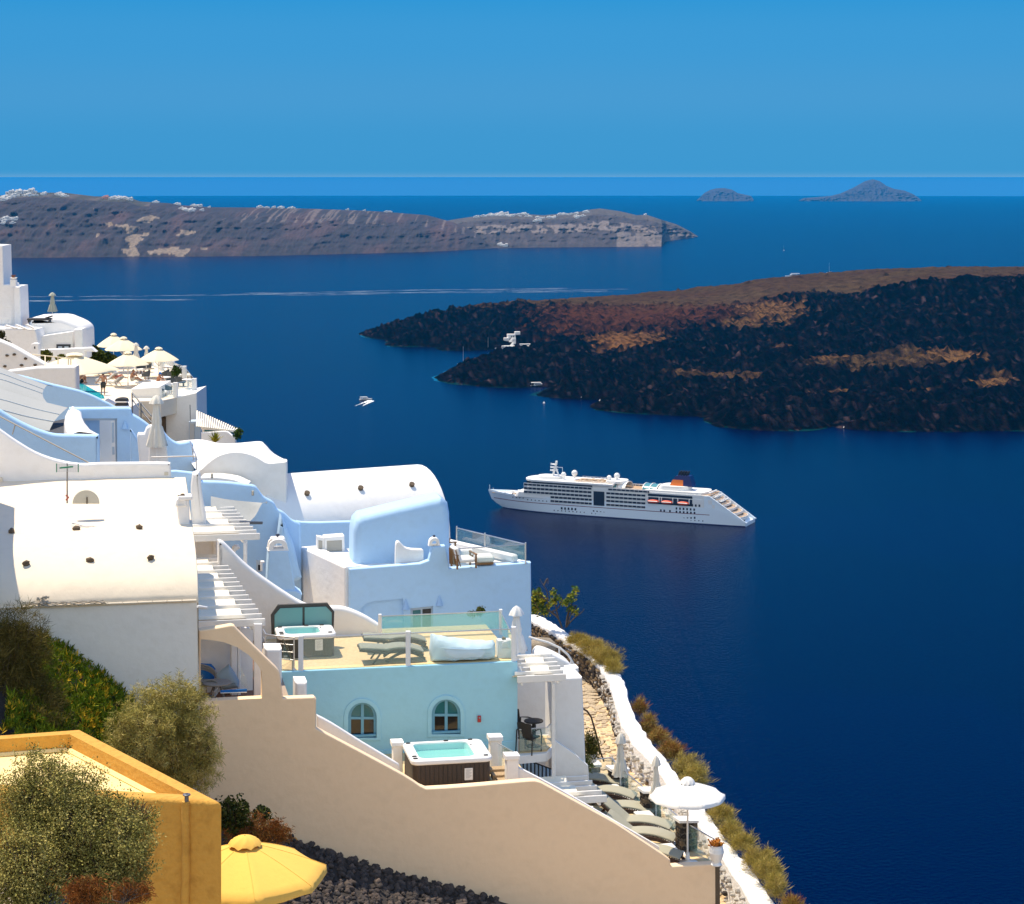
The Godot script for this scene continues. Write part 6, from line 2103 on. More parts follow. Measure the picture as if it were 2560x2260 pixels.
	M.leaf = vcol(mat(Color.WHITE, 0.8))
	M.leaf.metallic_specular = 0.1
	M.leaf.backlight = Color(0.25, 0.28, 0.10)
	M.shutter_blue = mat(lin(0.22, 0.40, 0.66), 0.6)
	M.steel_pale = mat(lin(0.45, 0.47, 0.48), 0.6)
	M.cloth_greygreen = textured(mat(lin(0.42, 0.45, 0.38), 0.95), blot, bumps, 0.8, 0.6)
	M.wicker_white = mat(lin(0.70, 0.68, 0.62), 0.7)
	M.charcoal_wicker = mat(lin(0.07, 0.08, 0.085), 0.8)
	M.soil_pale = textured(mat(lin(0.55, 0.48, 0.38), 0.95), grit, coarse, 1.2, 0.8)

# ================================================================ the courts, the house on the rim and the pool terrace at the left
func handrail(label: String, runs: Array, r: float, m: Material) -> Node3D:
	var o := thing("handrail", label, "railing", runs[0][0])
	for q in runs:
		var mb := Mb.new()
		mb.tube(q, r, r, 6)
		part("rail" if absf(q[0].y - q[-1].y) < absf(q[0].x - q[-1].x) else "post", mb, m, o)
	return o

func left_court() -> void:
	var t := wall_frame(120, 1085, 64.0, YAW)
	var o := thing("stair_parapet", "stair parapet tinted blue for shade, curving down in front of the grey sail", "wall", t.origin)
	wp(o, "wall", t, smooth_line([[-60, 990], [0, 1025], [31, 1044], [75, 1066], [110, 1079], [141, 1086], [188, 1087], [235, 1088], [246, 1087], [249, 1094]], 3) + [[250, 1200], [-60, 1200]], 0.40, 0.12, M.white_shade_tint)
	handrail("slanting tan handrail in front of the shade tinted stair parapet", [[at_depth(-10, 1036, 63.2), at_depth(228, 1160, 62.0)], [at_depth(38, 1062, 63.0), at_depth(31, 1086, 63.0)]], 0.02, M.cable)
	# block with the half-open door
	var d := wall_frame(260, 1100, 72.0, YAW)
	var b := thing("door_block", "blue shaded block with a half-open panelled door and a cone wall lamp", "house", d.origin - Vector3(0, 1, 0))
	var door := [[208, 1046], [293, 1046], [293, 1190], [208, 1190]]
	wp(b, "wall", d, [[172, 1021], [322, 1020], [328, 1023], [331, 1037]] + smooth_line([[334, 1038], [350, 1047], [373, 1064], [390, 1080]], 2) + [[392, 1200], [172, 1200]], 0.55, 0.09, M.white_shade_tint, [door])
	var dd := back(d, 0.10)
	var f := wp(b, "door_frame", dd, [[208, 1046], [293, 1046], [293, 1190], [208, 1190]], 0.08, 0.0, M.frame_grey, [[[213, 1051], [286, 1051], [286, 1190], [213, 1190]]])
	var lf := wp(b, "door", back(d, 0.15), [[213, 1051], [249, 1051], [249, 1190], [213, 1190]], 0.04, 0.0, M.shutter_blue)
	wp(lf, "panel", back(d, 0.135), [[221, 1060], [241, 1060], [241, 1092], [221, 1092]], 0.03, 0.012, M.shutter_blue)
	wp(lf, "panel", back(d, 0.135), [[221, 1100], [241, 1100], [241, 1150], [221, 1150]], 0.03, 0.012, M.shutter_blue)
	var rf := wp(b, "door", back(d, 0.05), [[277, 1053], [287, 1051], [290, 1190], [279, 1190]], 0.03, 0.0, M.white)
	wp(rf, "panel", back(d, 0.04), [[279, 1057], [285, 1056], [286, 1106], [280, 1107]], 0.012, 0.0, M.frame_grey)
	wp(rf, "panel", back(d, 0.04), [[280, 1117], [286, 1117], [287, 1136], [281, 1137]], 0.012, 0.0, M.frame_grey)
	wp(b, "inner_wall", back(d, 1.2), [[200, 1040], [300, 1040], [300, 1200], [200, 1200]], 0.1, 0.0, M.white)
	var mb := Mb.new()
	var q0 := on(d, 312, 1072)
	mb.lathe(d * Transform3D(Basis(), Vector3(q0.x, q0.y, 0.04)), [[0.115, 0.0], [0.06, 0.15], [0.01, 0.30]], 14, 1.0, 0.8)
	part("cone_sconce", mb, M.white_shade_tint, b)
	# broad white parapet sweeping from the door block to the stair parapet
	var w := thing("swept_parapet", "broad white sunlit parapet sweeping down left of the half-open door", "wall", at_depth(200, 1090, 67))
	var lft := [[171, 1020, 72.4], [163, 1036, 71.2], [160, 1054, 69.6], [164, 1074, 67.6], [173, 1087, 66.0]]
	var rgt := [[203, 1028, 72.0], [204, 1042, 70.8], [211, 1057, 69.2], [225, 1074, 67.0], [248, 1087, 64.6]]
	var rows := []
	for i in 5:
		var a := at_depth(lft[i][0], lft[i][1], lft[i][2])
		var c := at_depth(rgt[i][0], rgt[i][1], rgt[i][2])
		var m1 := a.lerp(c, 0.33) + Vector3(0, 0.10, 0)
		var m2 := a.lerp(c, 0.7) + Vector3(0, 0.06, 0)
		rows.append([a - Vector3(0, 2.5, 0), a - Vector3(0, 0.06, 0), a + Vector3(0.06, 0.02, 0), m1, m2, c, c - Vector3(-0.03, 0.15, 0), c - Vector3(0, 2.5, 0)])
	mb = Mb.new()
	mb.grid(rows)
	mb.face_up()
	part("wall", mb, M.white, w)
	var nb := wall_frame(360, 1150, 70.8, YAW)
	var n := thing("sloping_buttress", "blue shaded sloping buttress right of the door block", "wall", nb.origin)
	wp(n, "wall", nb, smooth_line([[326, 1072], [333, 1080], [350, 1107], [365, 1134], [390, 1157]], 3) + [[400, 1200], [326, 1200]], 0.3, 0.07, M.white_shade_tint)
	var fw := wall_frame(430, 1120, 70.4, YAW)
	var g := thing("court_wall", "blue shaded court wall dipping in a curve behind the closed parasol", "wall", fw.origin)
	wp(g, "wall", fw, smooth_line([[392, 1072], [400, 1066], [407, 1069], [412, 1082], [425, 1097], [442, 1107], [460, 1107], [474, 1104], [484, 1112]], 3) + [[486, 1240], [392, 1240]], 0.4, 0.09, M.white_shade_tint)
	var pf := wall_frame(365, 1130, 69.2, YAW)
	var pr := thing("white_pier", "white pier behind the closed beige parasol", "pier", pf.origin)
	wp(pr, "body", pf, smooth_line([[343, 1094], [346, 1084], [361, 1084], [366, 1071], [379, 1064], [387, 1076]], 2) + [[378, 1170], [350, 1170]], 0.5, 0.08, M.white)
	var bn := thing("plaster_bench", "low white plaster bench under the closed beige parasol", "bench", at_depth(395, 1158, 67.5))
	wp(bn, "seat", wall_frame(395, 1158, 67.8, YAW), [[374, 1102], [416, 1104], [424, 1180], [372, 1180]], 0.7, 0.06, M.white_grey)
	closed_parasol("tall closed beige parasol beside the half-open door", at_depth(391, 1164, 67.6), 2.24, 1.50, 0.27, M.cloth_beige)
	handrail("bent steel handrail in front of the court wall", [[at_depth(378, 1143, 66.0), at_depth(489, 1140, 65.4)], [at_depth(475, 1103, 66.6), at_depth(490, 1140, 65.4)], [at_depth(490, 1140, 65.4), at_depth(491, 1176, 65.4)], [at_depth(480, 1112, 66.4), at_depth(484, 1152, 66.4)]], 0.022, M.steel)
	# two grey sails over the court
	for q in [["upper pale grey shade sail at the left edge, ending at a wall hook", [[-60, 896], [0, 918], [60, 942], [117, 963]], [[-60, 980], [0, 978], [60, 992], [117, 1006]], [112, 985], [130, 965], 76.0], ["lower broad grey shade sail at the left edge, above the stair parapet", [[-60, 965], [0, 972], [90, 999], [169, 1019]], [[-60, 1060], [0, 1076], [60, 1086], [121, 1090]], [140, 1048], [183, 1018], 73.0]]:
		var s := thing("shade_sail", q[0], "sail", at_depth(60, 960, q[5]))
		var tp := smooth_line(q[1], 4)
		var bt := smooth_line(q[2], 4)
		rows = [[], [], [], [], []]
		for i in tp.size():
			var k := i / float(tp.size() - 1)
			for j in 5:
				var e := j / 4.0
				var u: float = lerp(float(tp[i][0]), float(bt[i][0]), e)
				var v: float = lerp(float(tp[i][1]), float(bt[i][1]), e)
				var mid := pow(k, 3.0) * sin(PI * e)
				u -= mid * (lerp(float(q[1][3][0]), float(q[2][3][0]), 0.5) - q[3][0] + 6.0)
				rows[j].append(at_depth(u, v, q[5] - e * 2.6 - 0.5 * sin(PI * e)))
		mb = Mb.new()
		mb.grid(rows)
		mb.face_up()
		part("cloth", mb, M.sail_grey, s)
		mb = Mb.new()
		mb.tube([at_depth(q[1][3][0], q[1][3][1], q[5]), at_depth(q[4][0], q[4][1], q[5] + 1.0)], 0.02, 0.02, 6)
		part("tie", mb, M.steel, s)
		for e in [0.35, 0.62]:
			mb = Mb.new()
			var ln := []
			for i in tp.size(): ln.append(rows[1 if e < 0.5 else 2][i] + Vector3(0, 0.015, 0.01))
			mb.tube(ln, 0.012, 0.012, 5)
			part("seam", mb, M.frame_grey, s)
	var bk := wall_frame(180, 1000, 81.0, YAW)
	var bp := thing("curved_parapet", "long blue shaded parapet with white top curving down below the pool", "wall", bk.origin)
	wp(bp, "wall", bk, smooth_line([[-20, 925], [42, 937], [75, 945], [129, 960], [193, 975], [230, 988], [257, 1001], [275, 1010], [294, 1021]], 3) + [[300, 1120], [-20, 1120]], 0.4, 0.10, M.white_shade_tint)
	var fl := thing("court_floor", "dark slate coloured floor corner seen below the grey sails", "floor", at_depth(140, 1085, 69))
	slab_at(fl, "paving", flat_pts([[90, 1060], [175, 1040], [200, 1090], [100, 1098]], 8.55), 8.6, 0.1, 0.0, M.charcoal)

func house_on_the_rim() -> void:
	var g := wall_frame(100, 940, 100.0, 0.0)
	var a := thing("grey_block", "plain grey shaded wall block left of the pool", "house", g.origin - Vector3(0, 2, 0))
	wp(a, "wall", g, [[17, 927], [60, 922], [92, 918], [190, 916], [191, 1000], [17, 1000]], 0.9, 0.12, M.white_grey)
	handrail("thin rail with short posts along the top of the plain grey block", [[at_depth(80, 886, 104), at_depth(184, 897, 104)], [at_depth(113, 890, 104), at_depth(113, 914, 103)], [at_depth(145, 893, 104), at_depth(145, 910, 104)], [at_depth(171, 896, 103), at_depth(171, 914, 103)], [at_depth(177, 896, 103), at_depth(177, 913, 103)]], 0.03, M.cloth_ecru)
	var s := wall_frame(50, 900, 106.5, 0.0)
	var sl := thing("sloping_wall", "lilac grey sloping wall dotted with small dark drain holes", "wall", s.origin)
	wp(sl, "wall", s, smooth_line([[-40, 836], [0, 852], [30, 865], [60, 882], [100, 904], [125, 917]], 2) + [[125, 960], [-40, 960]], 0.8, 0.10, M.white_grey)
	for q in [[18, 888.6], [36, 886], [64, 896], [12.5, 915.5], [54, 913], [88, 912]]:
		var st := place("drain_stone", protruding_stone(int(q[0]), 0.075).mesh(), M.stone_brown, sl, Transform3D())
		var e := on(s, q[0], q[1])
		st.global_position = s * Vector3(e.x, e.y, 0.02)
	# the house itself
	var z := 165.0
	var t := wall_frame(50, 820, z, 0.0)
	var o := thing("rim_house", "white house with tower and barrel roof on the rim at the left edge", "house", t.origin - Vector3(0, 3, 0))
	wp(o, "tower", back(t, 4.0), [[-40, 612], [6.5, 614], [8.8, 711], [26.6, 711], [27, 716], [49, 716], [53, 830], [-40, 830]], 3.0, 0.10, M.white)
	wp(o, "pilaster", back(t, 3.5), [[33, 717], [49.5, 717], [54, 830], [36, 830]], 0.6, 0.10, M.white)
	wp(o, "wall", t, [[-40, 820], [0, 821], [88, 824], [93, 846], [97, 884], [-40, 884]], 4.0, 0.12, M.white)
	wp(o, "wall", back(t, 3.0), smooth_line([[72, 800], [78, 795], [141, 793], [166, 800], [191, 811], [204, 822], [207, 832]], 2) + [[209, 900], [72, 900]], 5.0, 0.45, M.white)
	wp(o, "wall", back(t, 1.6), [[92, 842], [181, 829], [182, 900], [92, 900]], 1.5, 0.02, M.white)
	wp(o, "corner_pier", back(t, 0.9), [[185, 823], [206, 822], [208, 900], [187, 900]], 1.6, 0.14, M.white)
	var win := wp(o, "window", back(t, 1.5), [[141, 861], [176, 861], [176, 878], [141, 878]], 0.12, 0.0, M.charcoal)
	wp(win, "shutter", back(t, 1.46), [[145, 866], [155, 866], [155, 878], [145, 878]], 0.04, 0.0, M.frame_grey)
	wp(win, "shutter", back(t, 1.46), [[161, 866], [171, 866], [171, 878], [161, 878]], 0.04, 0.0, M.frame_grey)
	wp(o, "door", back(t, 1.5), [[96, 863], [105, 863], [105, 884], [96, 884]], 0.12, 0.0, M.charcoal)
	for i in 3: wp(o, "roof_beam", back(t, -0.1 * i), [[14 + i * 26, 812 - i], [44 + i * 22, 821], [38 + i * 22, 823], [10 + i * 26, 815 - i]], 0.4, 0.05, M.white)
	var fw := back(t, -5.0)
	var w := thing("garden_wall", "low white garden wall in front of the rim house's dark window", "wall", fw.origin)
	wp(w, "wall", fw, [[100, 875], [228, 869], [240, 880], [212, 878], [212, 930], [100, 930]], 0.9, 0.08, M.white)
	var ch := wall_frame(86, 890, 150.0, 0.0)
	var c := thing("round_topped_chimney", "white round-topped chimney with a small dark slot, beside the rim house", "chimney", ch.origin)
	wp(c, "shaft", ch, smooth_line([[77, 905], [77, 866], [80, 859], [86, 857.5], [93, 859], [96, 866], [96.5, 905]], 2), 0.7, 0.08, M.white)
	wp(c, "slot", back(ch, -0.004), [[85, 867], [88, 865], [88.5, 872], [85, 872]], 0.03, 0.0, M.charcoal)
	var b := thing("picket_railing", "white picket railing at the left edge below the tower", "railing", at_depth(10, 808, z + 2))
	for i in 9:
		var mb := Mb.new()
		mb.bar(at_depth(-2 + i * 3.6, 762 + i * 0.5, z + 2), at_depth(-2 + i * 3.6, 809, z + 2), 0.05, 0.05)
		part("picket", mb, M.wood_white, b)
	var mb := Mb.new()
	mb.bar(at_depth(-6, 767, z + 2), at_depth(27, 769, z + 2), 0.06, 0.08)
	mb.bar(at_depth(-6, 796, z + 2), at_depth(27, 796, z + 2), 0.06, 0.08)
	part("rail", mb, M.wood_white, b)
	var pot := thing("roof_urn", "white bowl on a pillar with a dry plant, on the rim house tower", "urn", at_depth(34, 716, z + 3))
	mb = Mb.new()
	bx(mb, -0.24, 0.24, 0.0, 0.55, -0.24, 0.24, 0.03)
	part("pillar", mb, M.white, pot, false)
	mb = Mb.new()
	mb.lathe(upright(Vector3(0, 0.55, 0)), [[0.12, 0], [0.2, 0.05], [0.32, 0.18], [0.27, 0.18], [0.02, 0.12]], 14)
	part("bowl", mb, M.white, pot, false)
	mb = Mb.new()
	for i in 26: mb.tube([Vector3(rng.randf_range(-0.12, 0.12), 0.7, rng.randf_range(-0.12, 0.12)), Vector3(rng.randf_range(-0.2, 0.2), 0.86 + rng.randf() * 0.1, rng.randf_range(-0.2, 0.2))], 0.025, 0.012, 4)
	part("dry_plant", mb, M.terracotta, pot, false)
	closed_parasol("closed grey green parasol on the rim house roof", at_depth(131, 806, z - 1), 2.32, 1.36, 0.32, M.cloth_greygreen)
	var bed := thing("sunbed", "dark sunbed beside the closed parasol on the rim house roof", "sunbed", at_depth(99, 806, z - 2))
	mb = Mb.new()
	bx(mb, -0.92, 0.9, 0.18, 0.34, -0.4, 0.4, 0.05)
	mb.box(Transform3D(Basis(Vector3(0, 0, 1), 0.30), Vector3(0.72, 0.42, 0)), Vector3(0.5, 0.12, 0.7), 0.04)
	part("mattress", mb, M.charcoal, bed, false)
	for x in [-0.8, 0.8]:
		mb = Mb.new()
		bx(mb, x - 0.04, x + 0.04, 0, 0.2, -0.36, 0.36)
		part("leg", mb, M.black, bed, false)

const POOL := 16.5
func pool_terrace() -> void:
	var o := thing("pool_terrace", "white pool terrace with sunbathers, built out over the cliff", "terrace", at_level(420, 1000, POOL))
	var pts := flat_pts([[120, 990], [265, 1004], [402, 1002], [491, 983], [472, 930], [372, 896], [120, 896]], POOL)
	slab_at(o, "paving", pts, POOL, 1.2, 0.04, M.white_cream)
	wp(o, "front_wall", wall_frame(360, 1000, 155.6, 0.0), [[328, 972], [400, 967], [401, 1130], [328, 1130]], 5.0, 0.10, M.white_grey)
	wp(o, "front_wall", wall_frame(440, 1000, 155.9, 0.0), [[402, 1001], [492, 981], [493, 1052], [496, 1140], [402, 1140]], 5.0, 0.10, M.white_grey)
	wp(o, "side_wall", wall_frame(300, 1010, 150.0, 0.0), [[262, 1000], [284, 1009], [330, 1016], [330, 1130], [262, 1130]], 3.0, 0.08, M.white_grey)
	var p := thing("swimming_pool", "narrow turquoise corner of the pool at the terrace edge", "pool", at_level(230, 975, POOL))
	slab_at(p, "water", flat_pts([[188, 955], [205, 958], [258, 987], [262, 996], [240, 996], [188, 972]], POOL - 0.03), POOL - 0.03, 0.02, 0.0, M.pool)
	var cab := thing("electric_cabinet", "grey metal cabinet with conduit at the foot of the pool terrace wall", "cabinet", at_depth(486, 1100, 154))
	wp(cab, "body", wall_frame(486, 1075, 154.0, 0.0), [[472, 1054], [502, 1053], [502, 1130], [472, 1130]], 1.4, 0.03, M.frame_grey)
	wp(cab, "door", wall_frame(486, 1075, 153.95, 0.0), [[474, 1058], [486, 1058], [486, 1128], [474, 1128]], 0.04, 0.01, M.steel_pale)
	var mb := Mb.new()
	mb.tube([at_depth(475, 1012, 154), at_depth(476, 1054, 154)], 0.03, 0.03, 6)
	part("conduit", mb, M.steel_dark, cab)
	var dr := thing("cellar_door", "brown door with a round lamp in the pool terrace wall", "door", at_depth(408, 1085, 155))
	wp(dr, "leaf", wall_frame(408, 1060, 155.5, 0.0), [[404, 1043], [414, 1042], [415, 1085], [405, 1085]], 0.15, 0.02, M.stone_brown)
	mb = Mb.new()
	mb.lathe(upright(at_depth(409, 1041, 155.3)), [[0.02, -0.1], [0.14, 0.0], [0.02, 0.14]], 10)
	part("lamp", mb, M.black, dr)
	handrail("dark metal stair railing running down below the pool terrace", [[at_depth(330, 982, 150), at_depth(379, 1040, 148)], [at_depth(331, 1000, 150), at_depth(378, 1056, 148)], [at_depth(330, 982, 150), at_depth(331, 1038, 150)], [at_depth(352, 1008, 149), at_depth(353, 1048, 149)]], 0.05, M.steel_dark)
	var edge := []
	for q in [[401, 1001], [439, 993], [486, 982], [461, 949], [431, 936], [405, 926], [378, 914]]: edge.append(at_level(q[0], q[1], POOL))
	glass_rail("smoked glass railing with white piers around the pool terrace", edge, 1.05, [false, true, true, true, true, true, true], 0.34, M.white)
	# parasols
	var u5 := at_level(200, 990, POOL)
	open_parasol("very large cream parasol at the left of the pool terrace", at_depth(186, 985, 150), 2.86, 3.2, 1.15, 4, 0.08, M.cloth_ecru, "cream parasols of the pool terrace", 20.0)
	for q in [[284, 919, 836, 41.6, "cream parasol farthest back on the pool terrace, left of its twin"], [309, 930, 845, 46.7, "cream parasol overlapping the farthest one on the pool terrace"], [397, 944, 871, 50.0, "cream parasol at the right of the pool terrace"], [320, 966, 882, 52.0, "cream parasol standing nearest among the sunbathers"]]:
		var f := at_level(q[0], q[1], POOL)
		var s := -f.z / F
		open_parasol(q[4], f, (q[1] - q[2]) * s, q[3] * s, (28.0) * s, 8, 0.05, M.cloth_ecru, "cream parasols of the pool terrace")
	for q in [[340, 936, 858, 0.30, "closed beige parasol at the back of the pool terrace, left one"], [366, 942, 866, 0.30, "closed beige parasol at the back of the pool terrace, right one"]]:
		var f := at_level(q[0], q[1], POOL)
		closed_parasol(q[4], f, (q[1] - q[2]) * -f.z / F, 1.3, q[3], M.cloth_beige, "closed parasols of the pool terrace")
	# loungers, tables, chairs
	var k := 0
	for q in [[292, 958, 25.0, 40.0, "white sun lounger with raised back, left of the nearest cream parasol"], [306, 966, 25.0, 35.0, "white sun lounger with raised back, right beside the nearest parasol's pole"], [340, 962, 25.0, 20.0, "white sun lounger under the sunbather by the pool"], [236, 938, 0.0, 4.0, "flat white lounger bed under the very large parasol"], [226, 934, 0.0, 4.0, "flat white lounger bed behind another under the very large parasol"], [345, 968, 15.0, 4.0, "low white lounger along the terrace wall"]]:
		var p0 := at_level(q[0], q[1], POOL)
		var ang := deg_to_rad(float(q[2]))
		sun_lounger(q[4], Transform3D(Basis(Vector3.UP, PI - ang) if k < 2 else Basis(Vector3.UP, -ang), p0), q[3], M.wicker_white, M.cloth_white, "white loungers by the pool")
		k += 1
	var spots := [[352, 934], [366, 930], [372, 944], [362, 950], [410, 948], [420, 940], [432, 952], [446, 948], [412, 966], [428, 972], [452, 966], [470, 972], [420, 985], [404, 990]]
	for i in spots.size():
		var p0 := at_level(spots[i][0], spots[i][1], POOL)
		if i % 3 == 2:
			var tb := thing("cafe_table", ["white cafe table near the closed parasols", "white cafe table among dark chairs in the middle of the terrace", "white cafe table behind the glass corner", "white cafe table by the seaward railing"][(i / 3) % 4] + ", pool terrace", "table", p0, "white pool terrace tables")
			mb = Mb.new()
			mb.lathe(Transform3D(), [[0.3, 0.0], [0.28, 0.03], [0.05, 0.06], [0.05, 0.70], [0.48, 0.71], [0.48, 0.75], [0.01, 0.76]], 16)
			part("top", mb, M.white, tb, false)
		else:
			var c := thing("dark_armchair", "dark wicker armchair with white cushion, " + ["under the closed parasols", "beside the left closed parasol", "facing the closed parasols", "between the cream parasols and the railing", "right of the cream parasol's pole", "by the white pier of the railing", "behind the man in a blue cap", "nearest to the glass corner", "close to the right glass panel", "by the middle white pier", "left of the railing's first pane"][i * 2 / 3 % 11], "chair", p0, "dark armchairs of the pool terrace", rng.randf_range(0, 360))
			mb = Mb.new()
			var arc := []
			for j in 11:
				var a := PI * 1.3 * (j / 10.0) - PI * 0.15
				arc.append([Vector3(cos(a) * 0.42, 0.30, -sin(a) * 0.42), Vector3(cos(a) * 0.46, 0.62 + sin(a) * 0.22, -sin(a) * 0.46)])
			mb.grid(arc)
			part("shell", mb, M.charcoal_wicker, c, false)
			mb = Mb.new()
			mb.lathe(Transform3D(), [[0.36, 0.28], [0.40, 0.34], [0.38, 0.42], [0.01, 0.44]], 12)
			part("cushion", mb, M.cloth_white, c, false)
			for j in 4:
				mb = Mb.new()
				mb.bar(Vector3(cos(j * 1.57) * 0.3, 0, sin(j * 1.57) * 0.3), Vector3(cos(j * 1.57) * 0.3, 0.3, sin(j * 1.57) * 0.3), 0.05, 0.05)
				part("leg", mb, M.teak, c, false)
	for q in [[300, 1003, "white slatted lounger back below the pool, upper one"], [300, 1014, "white slatted lounger back below the pool, lower one"]]:
		var c := thing("stacked_lounger", q[2], "sun lounger", at_depth(q[0], q[1], 149.0))
		wp(c, "frame", wall_frame(q[0], q[1], 149.0, 0.0), smooth_line([[287, q[1] - 2], [290, q[1] - 6], [303, q[1] - 8], [314, q[1] - 6], [317, q[1] - 2]], 2) + [[317, q[1] + 1], [287, q[1] + 1]], 0.8, 0.05, M.charcoal)
		wp(c, "pad", wall_frame(q[0], q[1], 148.9, 0.0), [[286, q[1] + 1], [317, q[1] + 1], [317, q[1] + 4], [286, q[1] + 4]], 1.0, 0.03, M.cloth_white)
	# slatted white roof below the terrace
	var sl := thing("slatted_roof", "sloping white slatted roof below the right end of the pool terrace", "pergola", at_depth(540, 1075, 148))
	for i in 20:
		var t := i / 19.0
		mb = Mb.new()
		mb.bar(at_depth(lerp(493.0, 598.0, t), lerp(1027.0, 1073.0, t), lerp(154.0, 150.0, t)), at_depth(lerp(492.0, 592.0, t), lerp(1066.0, 1077.0, t), lerp(146.0, 146.5, t)), 0.11, 0.05, 0.01)
		part("slat", mb, M.cloth_cream, sl)
	mb = Mb.new()
	mb.bar(at_depth(503, 1070, 147), at_depth(592, 1078, 146.5), 0.12, 0.16)
	mb.bar(at_depth(588, 1076, 147), at_depth(588, 1100, 147), 0.16, 0.16)
	mb.bar(at_depth(508, 1070, 147), at_depth(508, 1100, 147), 0.16, 0.16)
	part("frame", mb, M.wood_white, sl)
	var lw := thing("low_wall", "white shaded low wall under the slatted roof, with an agave in front", "wall", at_depth(545, 1090, 146))
	wp(lw, "wall", wall_frame(545, 1090, 146.0, 0.0), [[503, 1082], [560, 1078], [569, 1080], [589, 1096], [589, 1140], [503, 1140]], 0.6, 0.06, M.white)
	wp(lw, "opening", wall_frame(530, 1075, 148.5, 0.0), [[506, 1073], [584, 1078], [584, 1084], [506, 1080]], 0.2, 0.0, M.pane_teal)

# ================================================================ things on the decks, the lower terrace and the cliff path
func deck_things() -> void:
	var f := wall_frame(694, 1648, 56.8, YAW)
	f.origin.y = EYE - DECK
	var tub := hot_tub("dark grey hot tub with raised folding cover on the yellow sun deck", f, 1.62, 1.25, 0.62, false, M.tub_body_grey)
	var cv := back(f, 1.34)
	cv.origin += f.basis.x * 0.0 + Vector3(0, 0.36, 0)
	var mb := Mb.new()
	var pl := PackedVector2Array([Vector2(-0.06, 0.0), Vector2(1.68, 0.0), Vector2(1.70, 0.60), Vector2(1.50, 0.86), Vector2(0.12, 0.86), Vector2(-0.08, 0.58)])
	mb.plate(cv, pl, 0.10, 0.03, true)
	var cov := part("folding_cover", mb, M.tub_body_grey, tub)
	for s in [[0.02, 0.80], [0.86, 1.62]]:
		mb = Mb.new()
		var q := cv; q.origin = cv * Vector3(0, 0, 0.02)
		mb.plate(q, PackedVector2Array([Vector2(s[0], 0.04), Vector2(s[1], 0.04), Vector2(s[1], 0.58 if s[0] > 0.5 else 0.76), Vector2(s[1] - (0.16 if s[0] > 0.5 else 0.0), 0.76), Vector2(s[0] + (0.16 if s[0] < 0.5 else 0.0), 0.76), Vector2(s[0], 0.58 if s[0] < 0.5 else 0.76)]), 0.018, 0.006)
		part("cover_lining", mb, M.tub_cover, cov)
	mb = Mb.new()
	mb.lathe(Transform3D(f.basis, f * Vector3(0.10, 0.03, 0.02)), [[0.001, -0.03], [0.001, 0.0]], 6)
	mb.box(f * Transform3D(Basis(), Vector3(0.22, 0.07, -0.03)), Vector3(0.10, 0.05, 0.02), 0.01)
	part("socket", mb, M.paper, tub)
	var b := wall_frame(1036, 1972, 52.0, YAW)
	b.origin = W2 * Vector3(on(W2, 1036, 1972).x + 0.05, 0, -0.75)
	b.origin.y = EYE - 15.48
	hot_tub("brown panelled hot tub full of turquoise water behind the stepped stair wall", b, 2.08, 1.80, 0.86, true, M.tub_body)
	# two loungers and a bean bed on the deck
	for q in [[905, 1655, 20.0, "near one of two dark wicker loungers with grey green pads on the sun deck"], [915, 1628, 20.0, "far one of two dark wicker loungers, half hidden behind its twin on the sun deck"]]:
		var p := at_level(q[0], q[1], DECK)
		sun_lounger(q[3], Transform3D(Basis(Vector3.UP, deg_to_rad(YAW + 0.0)).scaled(Vector3(0.88, 1.0, 1.0)), p), 6.0, M.wicker_dark, M.cushion_green, "wicker loungers on the sun deck")
	var bb := thing("bean_bed", "pale blue bean bag bed slumped on the sun deck", "bean bag", at_level(1155, 1648, DECK), "", YAW)
	mb = Mb.new()
	var g := fnl(1.6, 91, 3)
	var rows := []
	for i in 21:
		var t := i / 20.0
		var x: float = lerp(-0.86, 0.88, t)
		var w := 0.46 * pow(sin(PI * clamp(t * 0.94 + 0.03, 0, 1)), 0.25)
		var h: float = 0.24 + 0.14 * pow(1.0 - t, 2.2)
		var row := []
		for j in 18:
			var a := TAU * j / 18.0
			var y := h + sin(a) * h * (0.95 if sin(a) > 0 else 1.0)
			var e := pow(absf(cos(a)), 0.75) * signf(cos(a)) * w
			row.append(Vector3(x + 0.03 * g.get_noise_2d(a * 2.0, t * 6.0), max(0.0, y + 0.05 * g.get_noise_3d(x * 2.0, a * 1.5, 1.0)), e))
		rows.append(row)
	var c0 := []
	var c1 := []
	for j in 18: c0.append(Vector3(-0.88, 0.3, 0)); c1.append(Vector3(0.90, 0.2, 0))
	rows.push_front(c0); rows.append(c1)
	mb.grid(rows, true)
	mb.face_up()
	part("cover", mb, M.bean_blue, bb, false)
	for s in [-0.455, 0.455]:
		mb = Mb.new()
		var ln := []
		for i in range(1, 20): ln.append(Vector3(lerp(-0.80, 0.84, i / 20.0), 0.34 + 0.10 * pow(1.0 - i / 20.0, 2.0), s * pow(sin(PI * clamp(i / 20.0 * 0.94 + 0.03, 0, 1)), 0.25)))
		mb.tube(ln, 0.014, 0.014, 6)
		part("piping", mb, M.bean_blue, bb, false)
	var lt := thing("deck_lantern", "white arched lantern box with a stone on top, in the sun deck's right corner", "lantern", at_level(1262, 1650, DECK))
	var lf := wall_frame(1262, 1650, 57.0, YAW)
	wp(lt, "box", lf, [[1245, 1602], [1278, 1600], [1279, 1650], [1245, 1652]], 0.3, 0.02, M.white)
	var cf := lf; cf.origin = lf * Vector3(on(lf, 1263, 1622).x, on(lf, 1263, 1622).y, 0.03)
	chimney_arch(lt, "arch", cf, 0.26, 0.22, 0.06, M.white)
	var st := place("stone", protruding_stone(3, 0.05).mesh(), M.stone_tan, lt, Transform3D())
